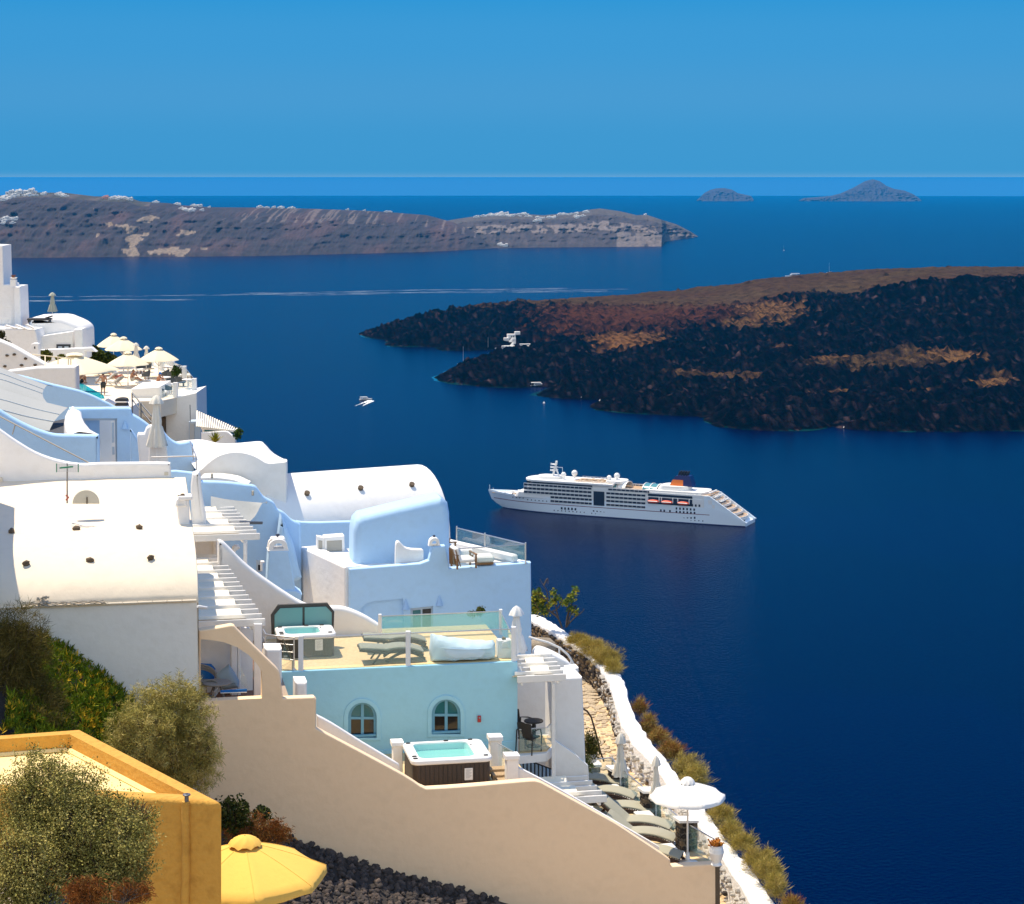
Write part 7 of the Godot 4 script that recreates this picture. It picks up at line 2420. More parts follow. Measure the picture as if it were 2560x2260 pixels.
	st.global_position = lf * Vector3(on(lf, 1261, 1598).x, on(lf, 1261, 1598).y, -0.1)
	closed_parasol("tall closed white parasol at the right end of the sun deck", Vector3(at_depth(1291, 1600, 61.0).x, EYE - 15.1, -61.0), 2.48, 1.18, 0.26, M.cloth_white)

func lower_terrace() -> void:
	# low wall, balcony and corner block right of the shade tinted house
	var bw := wall_frame(1340, 1760, 59.6, YAW)
	var o := thing("balcony_house", "white house corner with balcony, tall pier and pergola right of the terrace house", "house", bw.origin - Vector3(0, 3, 0))
	wp(o, "back_wall", bw, [[1285, 1680], [1400, 1680], [1400, 1990], [1285, 1990]], 0.3, 0.02, M.white)
	wp(o, "pier", wall_frame(1420, 1760, 57.6, YAW), [[1386, 1697], [1410, 1695], [1456, 1693], [1459, 1760], [1463, 1860], [1468, 1990], [1386, 1990]], 1.3, 0.07, M.white)
	var up := wall_frame(1400, 1670, 60.2, YAW)
	wp(o, "rounded_parapet", up, smooth_line([[1344, 1642], [1356, 1629], [1383, 1636], [1417, 1653], [1432, 1666], [1442, 1690]], 3) + [[1442, 1760], [1344, 1760]], 0.9, 0.10, M.white)
	wp(o, "white_block", wall_frame(1432, 1680, 59.0, YAW), [[1418, 1673], [1447, 1669], [1447, 1700], [1418, 1704]], 0.5, 0.04, M.white)
	wp(o, "stair_wall", wall_frame(1420, 1900, 56.6, YAW), [[1386, 1849], [1434, 1882], [1471, 1914], [1476, 2000], [1386, 2000]], 0.2, 0.03, M.white_grey)
	var bal := slab(o, "balcony_floor", [[1296, 1890], [1340, 1886], [1366, 1883], [1376, 1876], [1381, 1867], [1384, 1836], [1296, 1836]], 15.65, 0.22, 0.02, M.white)
	slab(o, "balcony_tiles", [[1297, 1882], [1366, 1877], [1379, 1863], [1382, 1838], [1297, 1838]], 15.63, 0.03, 0.0, M.deck_sand)
	glass_rail("frameless glass railing around the small balcony with dark chairs", [at_level(1298, 1885, 15.62), at_level(1366, 1880, 15.62), at_level(1381, 1865, 15.62)], 0.66, [false, false, false], 0.02, M.steel, "", true)
	var tb := thing("bistro_table", "round dark bistro table on the small balcony", "table", at_level(1334, 1866, 15.63))
	var mb := Mb.new()
	mb.lathe(upright(Vector3(0, 0.70, 0)), [[0.02, -0.02], [0.26, -0.02], [0.27, 0.0], [0.26, 0.02], [0.01, 0.02]], 24)
	part("table_top", mb, M.wicker_dark, tb, false)
	mb = Mb.new()
	mb.lathe(Transform3D(), [[0.2, 0.0], [0.19, 0.03], [0.045, 0.06], [0.045, 0.69]], 12)
	part("leg", mb, M.wicker_dark, tb, false)
	for q in [[1308, 1856, "dark wicker armchair behind the round bistro table", 60.0], [1322, 1880, "dark wicker armchair in front of the round bistro table", 150.0]]:
		var c := thing("wicker_armchair", q[2], "chair", at_level(q[0], q[1], 15.63), "balcony chairs", q[3])
		mb = Mb.new()
		bx(mb, -0.23, 0.23, 0.38, 0.43, -0.22, 0.24, 0.02)
		part("seat", mb, M.wicker_dark, c, false)
		mb = Mb.new()
		var r0 := []
		var r1 := []
		for i in 9:
			var a := PI * (0.12 + 0.76 * i / 8.0)
			r0.append(Vector3(cos(a) * 0.23, 0.44, -sin(a) * 0.10 - 0.16)); r1.append(Vector3(cos(a) * 0.24, 0.82 + sin(a) * 0.05, -sin(a) * 0.12 - 0.22))
		mb.grid([r0, r1])
		part("backrest", mb, M.wicker_dark, c, false)
		for x in [-0.25, 0.25]:
			mb = Mb.new()
			mb.tube([Vector3(x, 0, 0.24), Vector3(x * 1.05, 0.45, 0.24), Vector3(x * 1.06, 0.62, 0.18), Vector3(x * 1.06, 0.64, 0.0), Vector3(x, 0.62, -0.22), Vector3(x, 0, -0.28)], 0.018, 0.018, 6)
			part("leg", mb, M.wicker_dark, c, false)
	var b0 := at_level(1415, 1690, 13.5)
	var b1 := at_level(1381, 1639, 13.5)
	var e := W1.basis.x * 1.35
	pergola("short white pergola over the small balcony", b0 - e, b1 - e, b0, b1, 6, [at_level(1384, 1690, 13.5) - Vector3(0, 0.1, 0.0)], EYE - 16.6, [[-0.05, 0.18], [0.36, 0.74]])
	var hr := []
	for q in [[1322, 1592], [1340, 1598], [1370, 1606], [1400, 1620], [1420, 1637], [1431, 1655], [1438, 1668]]: hr.append(at_depth(q[0], q[1], 61.5))
	handrail("white curved handrail above the small pergola", [hr, [at_depth(1398, 1619, 61.5), at_depth(1398, 1650, 61.5)], [at_depth(1428, 1650, 61.5), at_depth(1427, 1668, 61.5)]], 0.035, M.pole)
	var sp := thing("slatted_screen", "white slatted screen in the shade below the small balcony", "screen", at_level(1340, 1930, 16.4))
	for i in 9:
		var p := on(wall_frame(1340, 1930, 57.4, YAW), 1303.0 + i * 9.5, 1905.0 + i * 2.5)
		wp(sp, "slat", wall_frame(1340, 1930, 57.4, YAW), [[1301.0 + i * 9.5, 1896.0 + i * 3.5], [1306.5 + i * 9.5, 1899.0 + i * 3.5], [1306.5 + i * 9.5, 1945], [1301.0 + i * 9.5, 1945]], 0.05, 0.005, M.white_shade_tint)
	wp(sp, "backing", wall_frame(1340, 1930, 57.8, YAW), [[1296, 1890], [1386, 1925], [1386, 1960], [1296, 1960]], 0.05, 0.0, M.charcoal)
	# tub terrace: floor, piers, glass, steps
	var tt := thing("tub_terrace", "sand coloured terrace floor around the brown hot tub", "terrace", at_level(1150, 1960, 15.5))
	var fo := W2; fo.origin = W2 * Vector3(on(W2, 905, 1930).x, 0, -0.4)
	slab_at(tt, "paving", quad_pts(fo, 4.6, 4.4), 15.5, 0.2, 0.0, M.deck_sand)
	for q in [[981, 1010, 1860, 53.6, "white capped pier left of the brown hot tub"], [1224, 1258, 1846, 54.4, "white capped pier behind the brown hot tub's right end"], [1265, 1300, 1893, 52.4, "white capped pier right of the brown hot tub"]]:
		var pf := wall_frame(q[0], q[2], q[3], YAW)
		var c := thing("white_pier", q[4], "pier", pf.origin - Vector3(0, 0.7, 0), "white piers of the tub terrace")
		wp(c, "shaft", pf, [[q[0] + 2, q[2]], [q[1] - 3, q[2]], [q[1] - 3, q[2] + 110], [q[0] + 2, q[2] + 110]], 0.30, 0.02, M.white)
		wp(c, "cap", back(pf, -0.04), [[q[0] - 1, q[2] - 3], [q[1], q[2] - 4], [q[1], q[2] + 7], [q[0] - 1, q[2] + 8]], 0.40, 0.02, M.white)
	glass_rail("green glass panel between the white piers right of the brown hot tub", [at_depth(1247, 1930, 54.3), at_depth(1282, 1952, 52.7)], 0.74, [false, false], 0.02, M.steel, "", true)
	for i in 4:
		mb = Mb.new()
		mb.box(Transform3D(Basis(Vector3.UP, deg_to_rad(YAW)), at_depth(1240 + i * 13.0, 1925 + i * 14.0, 53.4 - i * 0.30)), Vector3(0.5, 0.12, 0.3), 0.01)
		part("step", mb, M.tile_sand, tt)
	# lower sun terrace
	var D := 17.75
	var lt := thing("lower_sun_terrace", "cream paved lower sun terrace with loungers between stair wall and stone piers", "terrace", at_level(1640, 2060, D))
	slab(lt, "paving", [[1385, 1940], [1528, 1925], [1570, 1975], [1650, 2040], [1742, 2112], [1788, 2166], [1786, 2178], [1668, 2172], [1500, 2090]], D, 0.4, 0.0, M.deck_sand)
	slab(lt, "white_kerb", [[1520, 1975], [1545, 1968], [1612, 2030], [1705, 2105], [1715, 2140], [1690, 2120], [1600, 2046]], D - 0.06, 0.06, 0.02, M.white)
	wp(lt, "end_wall", W2, [[1788, 2161], [1800, 2161], [1802, 2420], [1788, 2420]], 0.36, 0.02, M.stone_brown)
	var piers := [[1531, 1572, 1927, 1984, 60.0], [1612, 1654, 1982, 2052, 57.3], [1702, 1745, 2056, 2131, 54.6]]
	var names := ["farthest dark stone pier of the lower sun terrace, behind a closed parasol", "middle dark stone pier of the lower sun terrace, behind the open parasol's left edge", "nearest dark stone pier with white cap beside the parasol pole"]
	var feet := []
	for i in 3:
		var q: Array = piers[i]
		var pf := wall_frame(q[0], q[3], q[4], 20.0)
		var c := thing("stone_pier", names[i], "pier", pf.origin, "stone piers of the lower sun terrace")
		wp(c, "core", back(pf, 0.03), [[q[0] + 1, q[2]], [q[1] - 1, q[2]], [q[1] - 1, q[3] + 4], [q[0] + 1, q[3] + 4]], 0.36, 0.0, M.mortar)
		var w: float = (q[1] - q[0]) / F * q[4]
		var h: float = (q[3] - q[2]) / F * q[4]
		for r in 5:
			for k in 3:
				for sd in 2:
					mb = Mb.new()
					var sw: float = w / 3.0 * rng.randf_range(0.75, 0.92)
					var loc := Vector3(w * (k + 0.5) / 3.0 + rng.randf_range(-0.02, 0.02) + (0.04 if r % 2 == 0 else -0.03), h * (r + 0.5) / 5.0, -0.02) if sd == 0 else Vector3(0.01, h * (r + 0.5) / 5.0, -0.06 - 0.11 * k)
					mb.box(pf * Transform3D(Basis(Vector3(0, 0, 1), rng.randf_range(-0.2, 0.2)), loc), Vector3(sw, h / 5.0 * rng.randf_range(0.7, 0.9), 0.08) if sd == 0 else Vector3(0.07, h / 5.0 * 0.8, 0.10), 0.03)
					part("stone", mb, [M.stone_dark, M.stone_brown, M.stone_dark][rng.randi() % 3], c)
		wp(c, "cap", back(pf, -0.04), [[q[0] - 3, q[2] - 4], [q[1] + 3, q[2] - 5], [q[1] + 3, q[2] + 2], [q[0] - 3, q[2] + 3]], 0.46, 0.02, M.white)
		feet.append(pf * Vector3(w * 0.5, 0, -0.2))
	feet.append(at_level(1786, 2168, D))
	for p in feet: p.y = EYE - D
	for i in feet.size(): feet[i] = Vector3(feet[i].x, EYE - D, feet[i].z)
	glass_rail("clear glass railing between the stone piers of the lower sun terrace", feet, 0.72, [false, false, false, false], 0.3, M.steel, "", true)
	var mm := [[1505, 1968], [1548, 1985], [1588, 2014], [1637, 2050], [1678, 2089], [1690, 2117], [1707, 2162]]
	var li := 0
	for q in [[1560, 1981, 8.0, "first sage padded lounger from the closed parasol, lower sun terrace"], [1592, 2013, 38.0, "sage padded lounger before the middle stone pier"], [1640, 2052, 38.0, "sage padded lounger left of the white side table, mid row"], [1682, 2090, 40.0, "sage padded lounger left of the nearest stone pier"], [1692, 2120, 38.0, "sage padded lounger by the white slatted side table"], [1708, 2165, 30.0, "nearest sage padded lounger, half hidden behind the stair wall"]]:
		var foot := at_level(q[0], q[1], D)
		var ang := deg_to_rad(-14.0)
		var d := Vector3(cos(ang), 0, -sin(ang))
		sun_lounger(q[3], Transform3D(Basis(d, Vector3.UP, d.cross(Vector3.UP)), foot - d * 1.93), q[2], M.wicker_brown, M.cushion_sage, "padded loungers of the lower sun terrace")
		li += 1
	for q in [[1530, 1998, "white side table below the farthest stone pier"], [1610, 2066, "white side table between loungers at mid row"], [1666, 2150, "white side table nearest the stair wall's corner"]]: side_table(q[2], at_level(q[0], q[1], D), 14.0, 0.46, 0.36, M.pole, "white side tables of the lower sun terrace")
	open_parasol("open round white parasol over the lower sun terrace", at_level(1719, 2160, D), 2.13, 0.97, 0.34, 10, 0.09, M.cloth_white)
	closed_parasol("closed white parasol beside the farthest stone pier", at_level(1551, 1987, D), 1.72, 1.06, 0.19, M.cloth_beige, "closed parasols of the lower sun terrace")
	closed_parasol("closed beige parasol just left of the open white parasol", at_level(1640, 2057, D), 1.80, 1.05, 0.16, M.cloth_beige, "closed parasols of the lower sun terrace")
	b0 = at_level(1517, 1993, 16.3)
	b1 = at_level(1469, 1944, 16.3)
	e = W1.basis.x * 1.35
	pergola("low white pergola beyond the stepped stair wall, over the loungers", b0 - e, b1 - e, b0, b1, 5, [at_level(1478, 2002, 16.3) - Vector3(0, 0.1, 0)], EYE - D, [[0.0, 0.55]])
	for q in [[1398, 1443, 1922, 58.2, "white slab cap on a low pier at the top of the lower sun terrace"], [1469, 1505, 1905, 61.2, "white slab cap beside the potted plant"], [1508, 1536, 1946, 60.4, "white slab cap just left of the farthest stone pier"]]:
		var pf := wall_frame(q[0], q[2] + 15, q[3], YAW)
		var c := thing("capped_pier", q[4], "pier", pf.origin - Vector3(0, 0.5, 0), "white capped low piers")
		wp(c, "cap", pf, [[q[0], q[2] + 8], [q[1], q[2] + 6], [q[1], q[2] + 14], [q[0], q[2] + 16]], 0.46, 0.03, M.white)
		wp(c, "shaft", back(pf, 0.06), [[q[0] + 4, q[2] + 15], [q[1] - 4, q[2] + 14], [q[1] - 4, q[2] + 80], [q[0] + 4, q[2] + 80]], 0.34, 0.0, M.stone_brown)
	glass_rail("greenish glass railing behind the white pergola slats", [at_level(1450, 1958, D), at_level(1530, 1950, D), at_level(1541, 1968, D)], 0.66, [false, true, false], 0.03, M.steel, "", true)
	# big white urn
	var ur := thing("white_urn", "big white ridged urn with rust coloured succulent at the wall's end", "urn", at_depth(1791, 2163, 52.2))
	mb = Mb.new()
	var prof := [[0.01, 0.0], [0.14, 0.0], [0.14, 0.03], [0.105, 0.06], [0.11, 0.10], [0.165, 0.22], [0.19, 0.32]]
	for i in 4: prof.append_array([[0.192 - i * 0.004, 0.335 + i * 0.025], [0.183 - i * 0.004, 0.347 + i * 0.025]])
	prof.append_array([[0.165, 0.46], [0.15, 0.48], [0.17, 0.50], [0.15, 0.51], [0.13, 0.47], [0.01, 0.44]])
	mb.lathe(Transform3D(), prof, 26)
	part("pot", mb, M.acrylic, ur, false)
	mb = Mb.new()
	mb.use_c = true
	for i in 110:
		var a := rng.randf() * TAU
		var r := rng.randf() * 0.13
		var p0 := Vector3(cos(a) * r, 0.46, sin(a) * r)
		var p1 := p0 + Vector3(cos(a) * rng.randf_range(0.0, 0.10), rng.randf_range(0.04, 0.20), sin(a) * rng.randf_range(0.0, 0.10))
		mb.tint = lin(0.30, 0.09, 0.02).lerp(lin(0.45, 0.19, 0.04), rng.randf())
		mb.tube([p0, p0.lerp(p1, 0.6) + Vector3(0, 0.015, 0), p1], 0.014, 0.022, 5)
	part("succulent", mb, M.leaf, ur, false)

func cliff_path() -> void:
	# outer wall: [outer edge of the top, inner edge of the top, drop of the top]
	var st := [[1290, 1508, 1290, 1531, 17.9], [1328, 1531, 1327, 1550, 18.0], [1363, 1545, 1355, 1565, 18.05], [1394, 1564, 1384, 1582, 18.1], [1425, 1586, 1411, 1599, 18.15], [1471, 1614, 1457, 1627, 18.25], [1510, 1642, 1481, 1649, 18.35], [1527, 1659, 1496, 1666, 18.42], [1550, 1683, 1512, 1686, 18.5], [1561, 1706, 1523, 1706, 18.55], [1568, 1728, 1531, 1732, 18.6], [1589, 1795, 1549, 1800, 18.75], [1627, 1851, 1579, 1856, 18.9], [1663, 1897, 1619, 1897, 19.0], [1701, 1950, 1658, 1946, 19.1], [1761, 2017, 1714, 2020, 19.2], [1811, 2091, 1761, 2087, 19.3], [1874, 2165, 1820, 2168, 19.4], [1934, 2249, 1874, 2252, 19.5], [1990, 2330, 1925, 2335, 19.6], [2060, 2440, 1990, 2445, 19.7]]
	var o := thing("cliff_wall", "long whitewashed wall with rough stone inner face, curving along the cliff edge", "wall", at_level(1560, 1720, 18.6))
	var outer := []
	var inner := []
	var n := st.size()
	for i in n - 1:
		for k in 6:
			var t := k / 6.0
			var a := at_level(st[i][0], st[i][1], st[i][4]).lerp(at_level(st[i + 1][0], st[i + 1][1], st[i + 1][4]), t)
			var b := at_level(st[i][2], st[i][3], st[i][4]).lerp(at_level(st[i + 1][2], st[i + 1][3], st[i + 1][4]), t)
			outer.append(a + Vector3(rng.randf_range(-0.04, 0.05), rng.randf_range(-0.03, 0.02), 0)); inner.append(b + Vector3(rng.randf_range(-0.03, 0.03), rng.randf_range(-0.02, 0.02), 0))
	var rows := []
	for i in outer.size():
		var a: Vector3 = outer[i]
		var b: Vector3 = inner[i]
		rows.append([b - Vector3(0, 1.0, 0), b - Vector3(0, 0.06, 0), b.lerp(a, 0.08) + Vector3(0, 0.01, 0), b.lerp(a, 0.5) + Vector3(0, rng.randf_range(0.0, 0.04), 0), b.lerp(a, 0.92) + Vector3(0, 0.01, 0), a - Vector3(0, 0.06, 0), a - Vector3(-0.05, 2.5, 0)])
	var mb := Mb.new()
	mb.grid(rows)
	mb.face_up()
	part("wall", mb, M.whitewash, o)
	# stones of the inner face: dark and tan at the far end, whitewashed over nearer by
	var groups := {"dark": Mb.new(), "tan": Mb.new(), "white": Mb.new()}
	for i in inner.size() - 1:
		var l: float = inner[i].distance_to(inner[i + 1])
		var cnt := int(l / 0.17) + 1
		for k in cnt:
			for r in 6:
				var far_k: float = clamp((i - 40.0) / 24.0, 0, 1)
				if rng.randf() < far_k * 0.72: continue
				var p: Vector3 = inner[i].lerp(inner[i + 1], (k + rng.randf() * 0.7) / cnt) - Vector3(0.05, 0.19 + r * 0.145 + rng.randf_range(-0.04, 0.04), 0)
				var g: Mb = groups["white"] if rng.randf() < far_k * (1.0 if r < 4 else 0.7) else groups["dark"] if rng.randf() < 0.45 else groups["tan"]
				var d: Vector3 = (inner[i + 1] - inner[i]).normalized()
				g.box(Transform3D(Basis(Vector3.UP, atan2(-d.z, d.x)) * Basis(Vector3(0, 0, 1), rng.randf_range(-0.5, 0.5)), p), Vector3(rng.randf_range(0.10, 0.22), rng.randf_range(0.06, 0.13), rng.randf_range(0.10, 0.16)), 0.03)
	for q in [["dark", M.stone_dark], ["tan", M.stone_tan], ["white", M.stone_white]]:
		part("wall_stones", groups[q[0]], q[1], o).set_meta("kind", "stuff")
	# the path: ground sheet with worn flat stones
	mb = Mb.new()
	rows = []
	var g2 := fnl(0.6, 97, 3)
	for i in inner.size():
		var b: Vector3 = inner[i] - Vector3(0, 0.96, 0)
		var row := []
		for k in 9: row.append(b + Vector3(-k * 0.75, g2.get_noise_2d(b.x - k * 0.75, b.z) * 0.04 - k * 0.02, 0))
		rows.append(row)
	mb.grid(rows)
	mb.face_up()
	structure("path", mb, M.path)
	mb = Mb.new()
	for i in range(0, inner.size() - 1):
		for k in 26:
			var b: Vector3 = inner[i].lerp(inner[i + 1], rng.randf()) - Vector3(0, 0.955, 0)
			var x := rng.randf_range(0.15, 5.0)
			var c := b + Vector3(-x, g2.get_noise_2d(b.x - x, b.z) * 0.04 - x / 0.75 * 0.02, 0)
			var poly := PackedVector2Array()
			var r := rng.randf_range(0.07, 0.20)
			for s in 7: poly.append(Vector2(cos(TAU * s / 7.0) * r * rng.randf_range(0.7, 1.2), sin(TAU * s / 7.0) * r * rng.randf_range(0.6, 1.0)))
			mb.plate(flat_frame(c + Vector3(0, 0.03, 0), rng.randf() * 90.0), poly, 0.08, 0.015)
	var fs := MeshInstance3D.new()
	fs.name = "flagstones"; fs.mesh = mb.mesh(); fs.material_override = M.flagstone
	fs.set_meta("kind", "stuff"); fs.set_meta("label", "worn pale flat stones set in the sandy cliff path"); fs.set_meta("category", "paving")
	add_child(fs)
	var bd := thing("pale_boulder", "big pale rounded rock at the head of the cliff path", "rock", at_depth(1353, 1625, 74))
	var sm := place("rock", protruding_stone(44, 0.42).mesh(), M.stone_pale, bd, Transform3D(Basis(), Vector3(0, 0.1, 0)))
	var arch := thing("path_gate_pole", "thin dark curved pole leaning over the path beside the potted plant", "pole", at_depth(1512, 1900, 61))
	mb = Mb.new()
	var ln := []
	for q in [[1458, 1772], [1468, 1778], [1478, 1793], [1486, 1820], [1494, 1850], [1501, 1880], [1510, 1904]]: ln.append(at_depth(q[0], q[1], 62.0))
	mb.tube(ln, 0.03, 0.03, 6)
	part("pole", mb, M.wicker_brown, arch)

func yellow_house() -> void:
	var D := 11.41
	var o := thing("yellow_house", "ochre yellow flat-roofed house with thick parapet and moulded drainpipe", "house", at_level(400, 2000, D) - Vector3(0, 4, 0))
	var pts := flat_pts([[553, 2004], [202, 1822], [-260, 1855], [-260, 1962]], D)
	var ccw := PackedVector2Array([pts[3], pts[0], pts[1], pts[2]])
	# outer walls with a rounded rim
	var mb := Mb.new()
	mb.plate(flat_frame(Vector3(0, EYE - D, 0), 0), ccw, 5.2, 0.09, false, [Mb.inset(ccw, 0.36)])
	part("wall", mb, M.yellow_wall, o)
	mb = Mb.new()
	var inn := Mb.inset(ccw, 0.37)
	mb.plate(flat_frame(Vector3(0, EYE - D - 0.34, 0), 0), Mb.inset(ccw, 0.352), 4.0, 0.0)
	part("roof", mb, M.yellow_roof, o)
	var fl := []
	for i in 4: fl.append(Vector3(inn[i].x, 0, -inn[i].y))
	mb = Mb.new()
	mb.bar(fl[1].lerp(fl[0], 0.0) + Vector3(0, EYE - D - 0.32, 0), fl[2] + Vector3(0, EYE - D - 0.32, 0), 0.16, 0.10, 0.05)
	mb.bar(fl[2] + Vector3(0, EYE - D - 0.32, 0), fl[3] + Vector3(0, EYE - D - 0.32, 0), 0.16, 0.10, 0.05)
	part("skirting", mb, M.yellow_roof, o)
	# drainpipe moulded into the front wall
	var a := Vector3(ccw[1].x, 0, -ccw[1].y)
	var b := Vector3(ccw[0].x, 0, -ccw[0].y)
	var d := (b - a).normalized()
	var c := a + d * 0.67
	mb = Mb.new()
	var g := fnl(1.2, 98, 2)
	var ln := []
	for i in 26: ln.append(Vector3(c.x + g.get_noise_1d(i * 0.6) * 0.02, EYE - D - 0.02 - i * 0.2, c.z + 0.03))
	mb.tube(ln, 0.075, 0.085, 10)
	part("drainpipe", mb, M.yellow_wall, o)
	mb = Mb.new()
	mb.lathe(upright(Vector3(c.x + 0.02, EYE - D - 0.01, c.z + 0.05)), [[0.04, 0.0], [0.04, 0.09], [0.075, 0.11], [0.07, 0.13], [0.03, 0.13]], 12)
	part("pipe_mouth", mb, M.steel_dark, o)
	open_parasol("big yellow octagonal parasol below the stepped stair wall", Vector3(at_depth(612, 2150, 42.0).x, EYE - 16.2, -42.0), 2.78, 1.66, 0.60, 8, 0.14, M.cloth_yellow, "", 14.0)

# ================================================================ plants and people
func leaf_clump(n: int, length: float, width: float, spread: float, lift: float, seed_n: int, dark := 0.6) -> ArrayMesh:
	var r := RandomNumberGenerator.new()
	r.seed = seed_n
	var mb := Mb.new()
	mb.use_c = true
	for i in n:
		var d := Vector3(r.randfn(), r.randfn() * 0.6 + lift, r.randfn()).normalized()
		var p := Vector3(r.randfn(), r.randfn(), r.randfn()) * spread
		var l := length * r.randf_range(0.6, 1.25)
		var s := d.cross(Vector3(r.randfn(), r.randfn(), r.randfn())).normalized() * width * r.randf_range(0.7, 1.2)
		var k := r.randf_range(dark, 1.15)
		mb.tint = Color(k, k, k * 0.95)
		var mid := p + d * l * 0.45 + Vector3(0, width * 0.2, 0)
		mb.tri(p, mid - s, p + d * l); mb.tri(p, p + d * l, mid + s)
	return mb.mesh()

func scatter(called: String, mesh: Mesh, m: Material, xf: Array, cols: Array, parent: Node3D) -> MultiMeshInstance3D:
	var mm := MultiMesh.new()
	mm.transform_format = MultiMesh.TRANSFORM_3D
	mm.use_colors = true
	mm.mesh = mesh
	mm.instance_count = xf.size()
	for i in xf.size():
		mm.set_instance_transform(i, xf[i]); mm.set_instance_color(i, cols[i])
	var o := MultiMeshInstance3D.new()
	o.name = called
	o.multimesh = mm
	o.material_override = m
	o.set_meta("kind", "stuff")
	parent.add_child(o, true)
	return o

func bush(called: String, label: String, cat: String, foot: Vector3, blobs: Array, mesh: Mesh, size: float, tones: Array, lean := 0.4, group := "", twigs := 20) -> Node3D:
	# blobs: [centre, radii, clumps]
	var o := thing(called, label, cat, foot, group)
	var xf := []
	var cols := []
	var g := fnl(1.1, hash(label) % 1000, 3)
	for b in blobs:
		var n := 0
		var tries := 0
		while n < b[2] and tries < b[2] * 6:
			tries += 1
			var d := Vector3(rng.randfn(), rng.randfn(), rng.randfn()).normalized()
			var r := pow(rng.randf(), 0.32) * (1.0 + g.get_noise_3dv(d * 1.6 + b[0]) * 0.75)
			var p: Vector3 = b[0] + d * b[1] * r
			if g.get_noise_3dv(p * 2.4) < -0.30: continue
			n += 1
			var up: Vector3 = (d * b[1].normalized()).normalized().lerp(Vector3.UP, lean).normalized()
			var x := up.cross(Vector3(rng.randfn(), rng.randfn(), rng.randfn())).normalized()
			var s := size * rng.randf_range(0.7, 1.3)
			xf.append(Transform3D(Basis(x * s, up * s, x.cross(up) * s), p - foot))
			cols.append(tones[rng.randi() % tones.size()].lerp(tones[0], rng.randf() * 0.5))
	scatter("foliage", mesh, M.leaf, xf, cols, o)
	var mb := Mb.new()
	for b in blobs:
		for i in twigs:
			var d := Vector3(rng.randfn(), absf(rng.randfn()) + 0.3, rng.randfn()).normalized()
			var e: Vector3 = b[0] + d * b[1] * rng.randf_range(0.8, 1.12)
			var s: Vector3 = foot.lerp(b[0] - Vector3(0, b[1].y * 0.8, 0), 0.8)
			var m1 := s.lerp(e, 0.5) + Vector3(rng.randfn(), rng.randfn(), rng.randfn()) * 0.05
			mb.tube([s, m1, e], 0.014, 0.004, 4, false)
	if mb.v.size(): part("branch", mb, M.bark, o).set_meta("kind", "stuff")
	return o

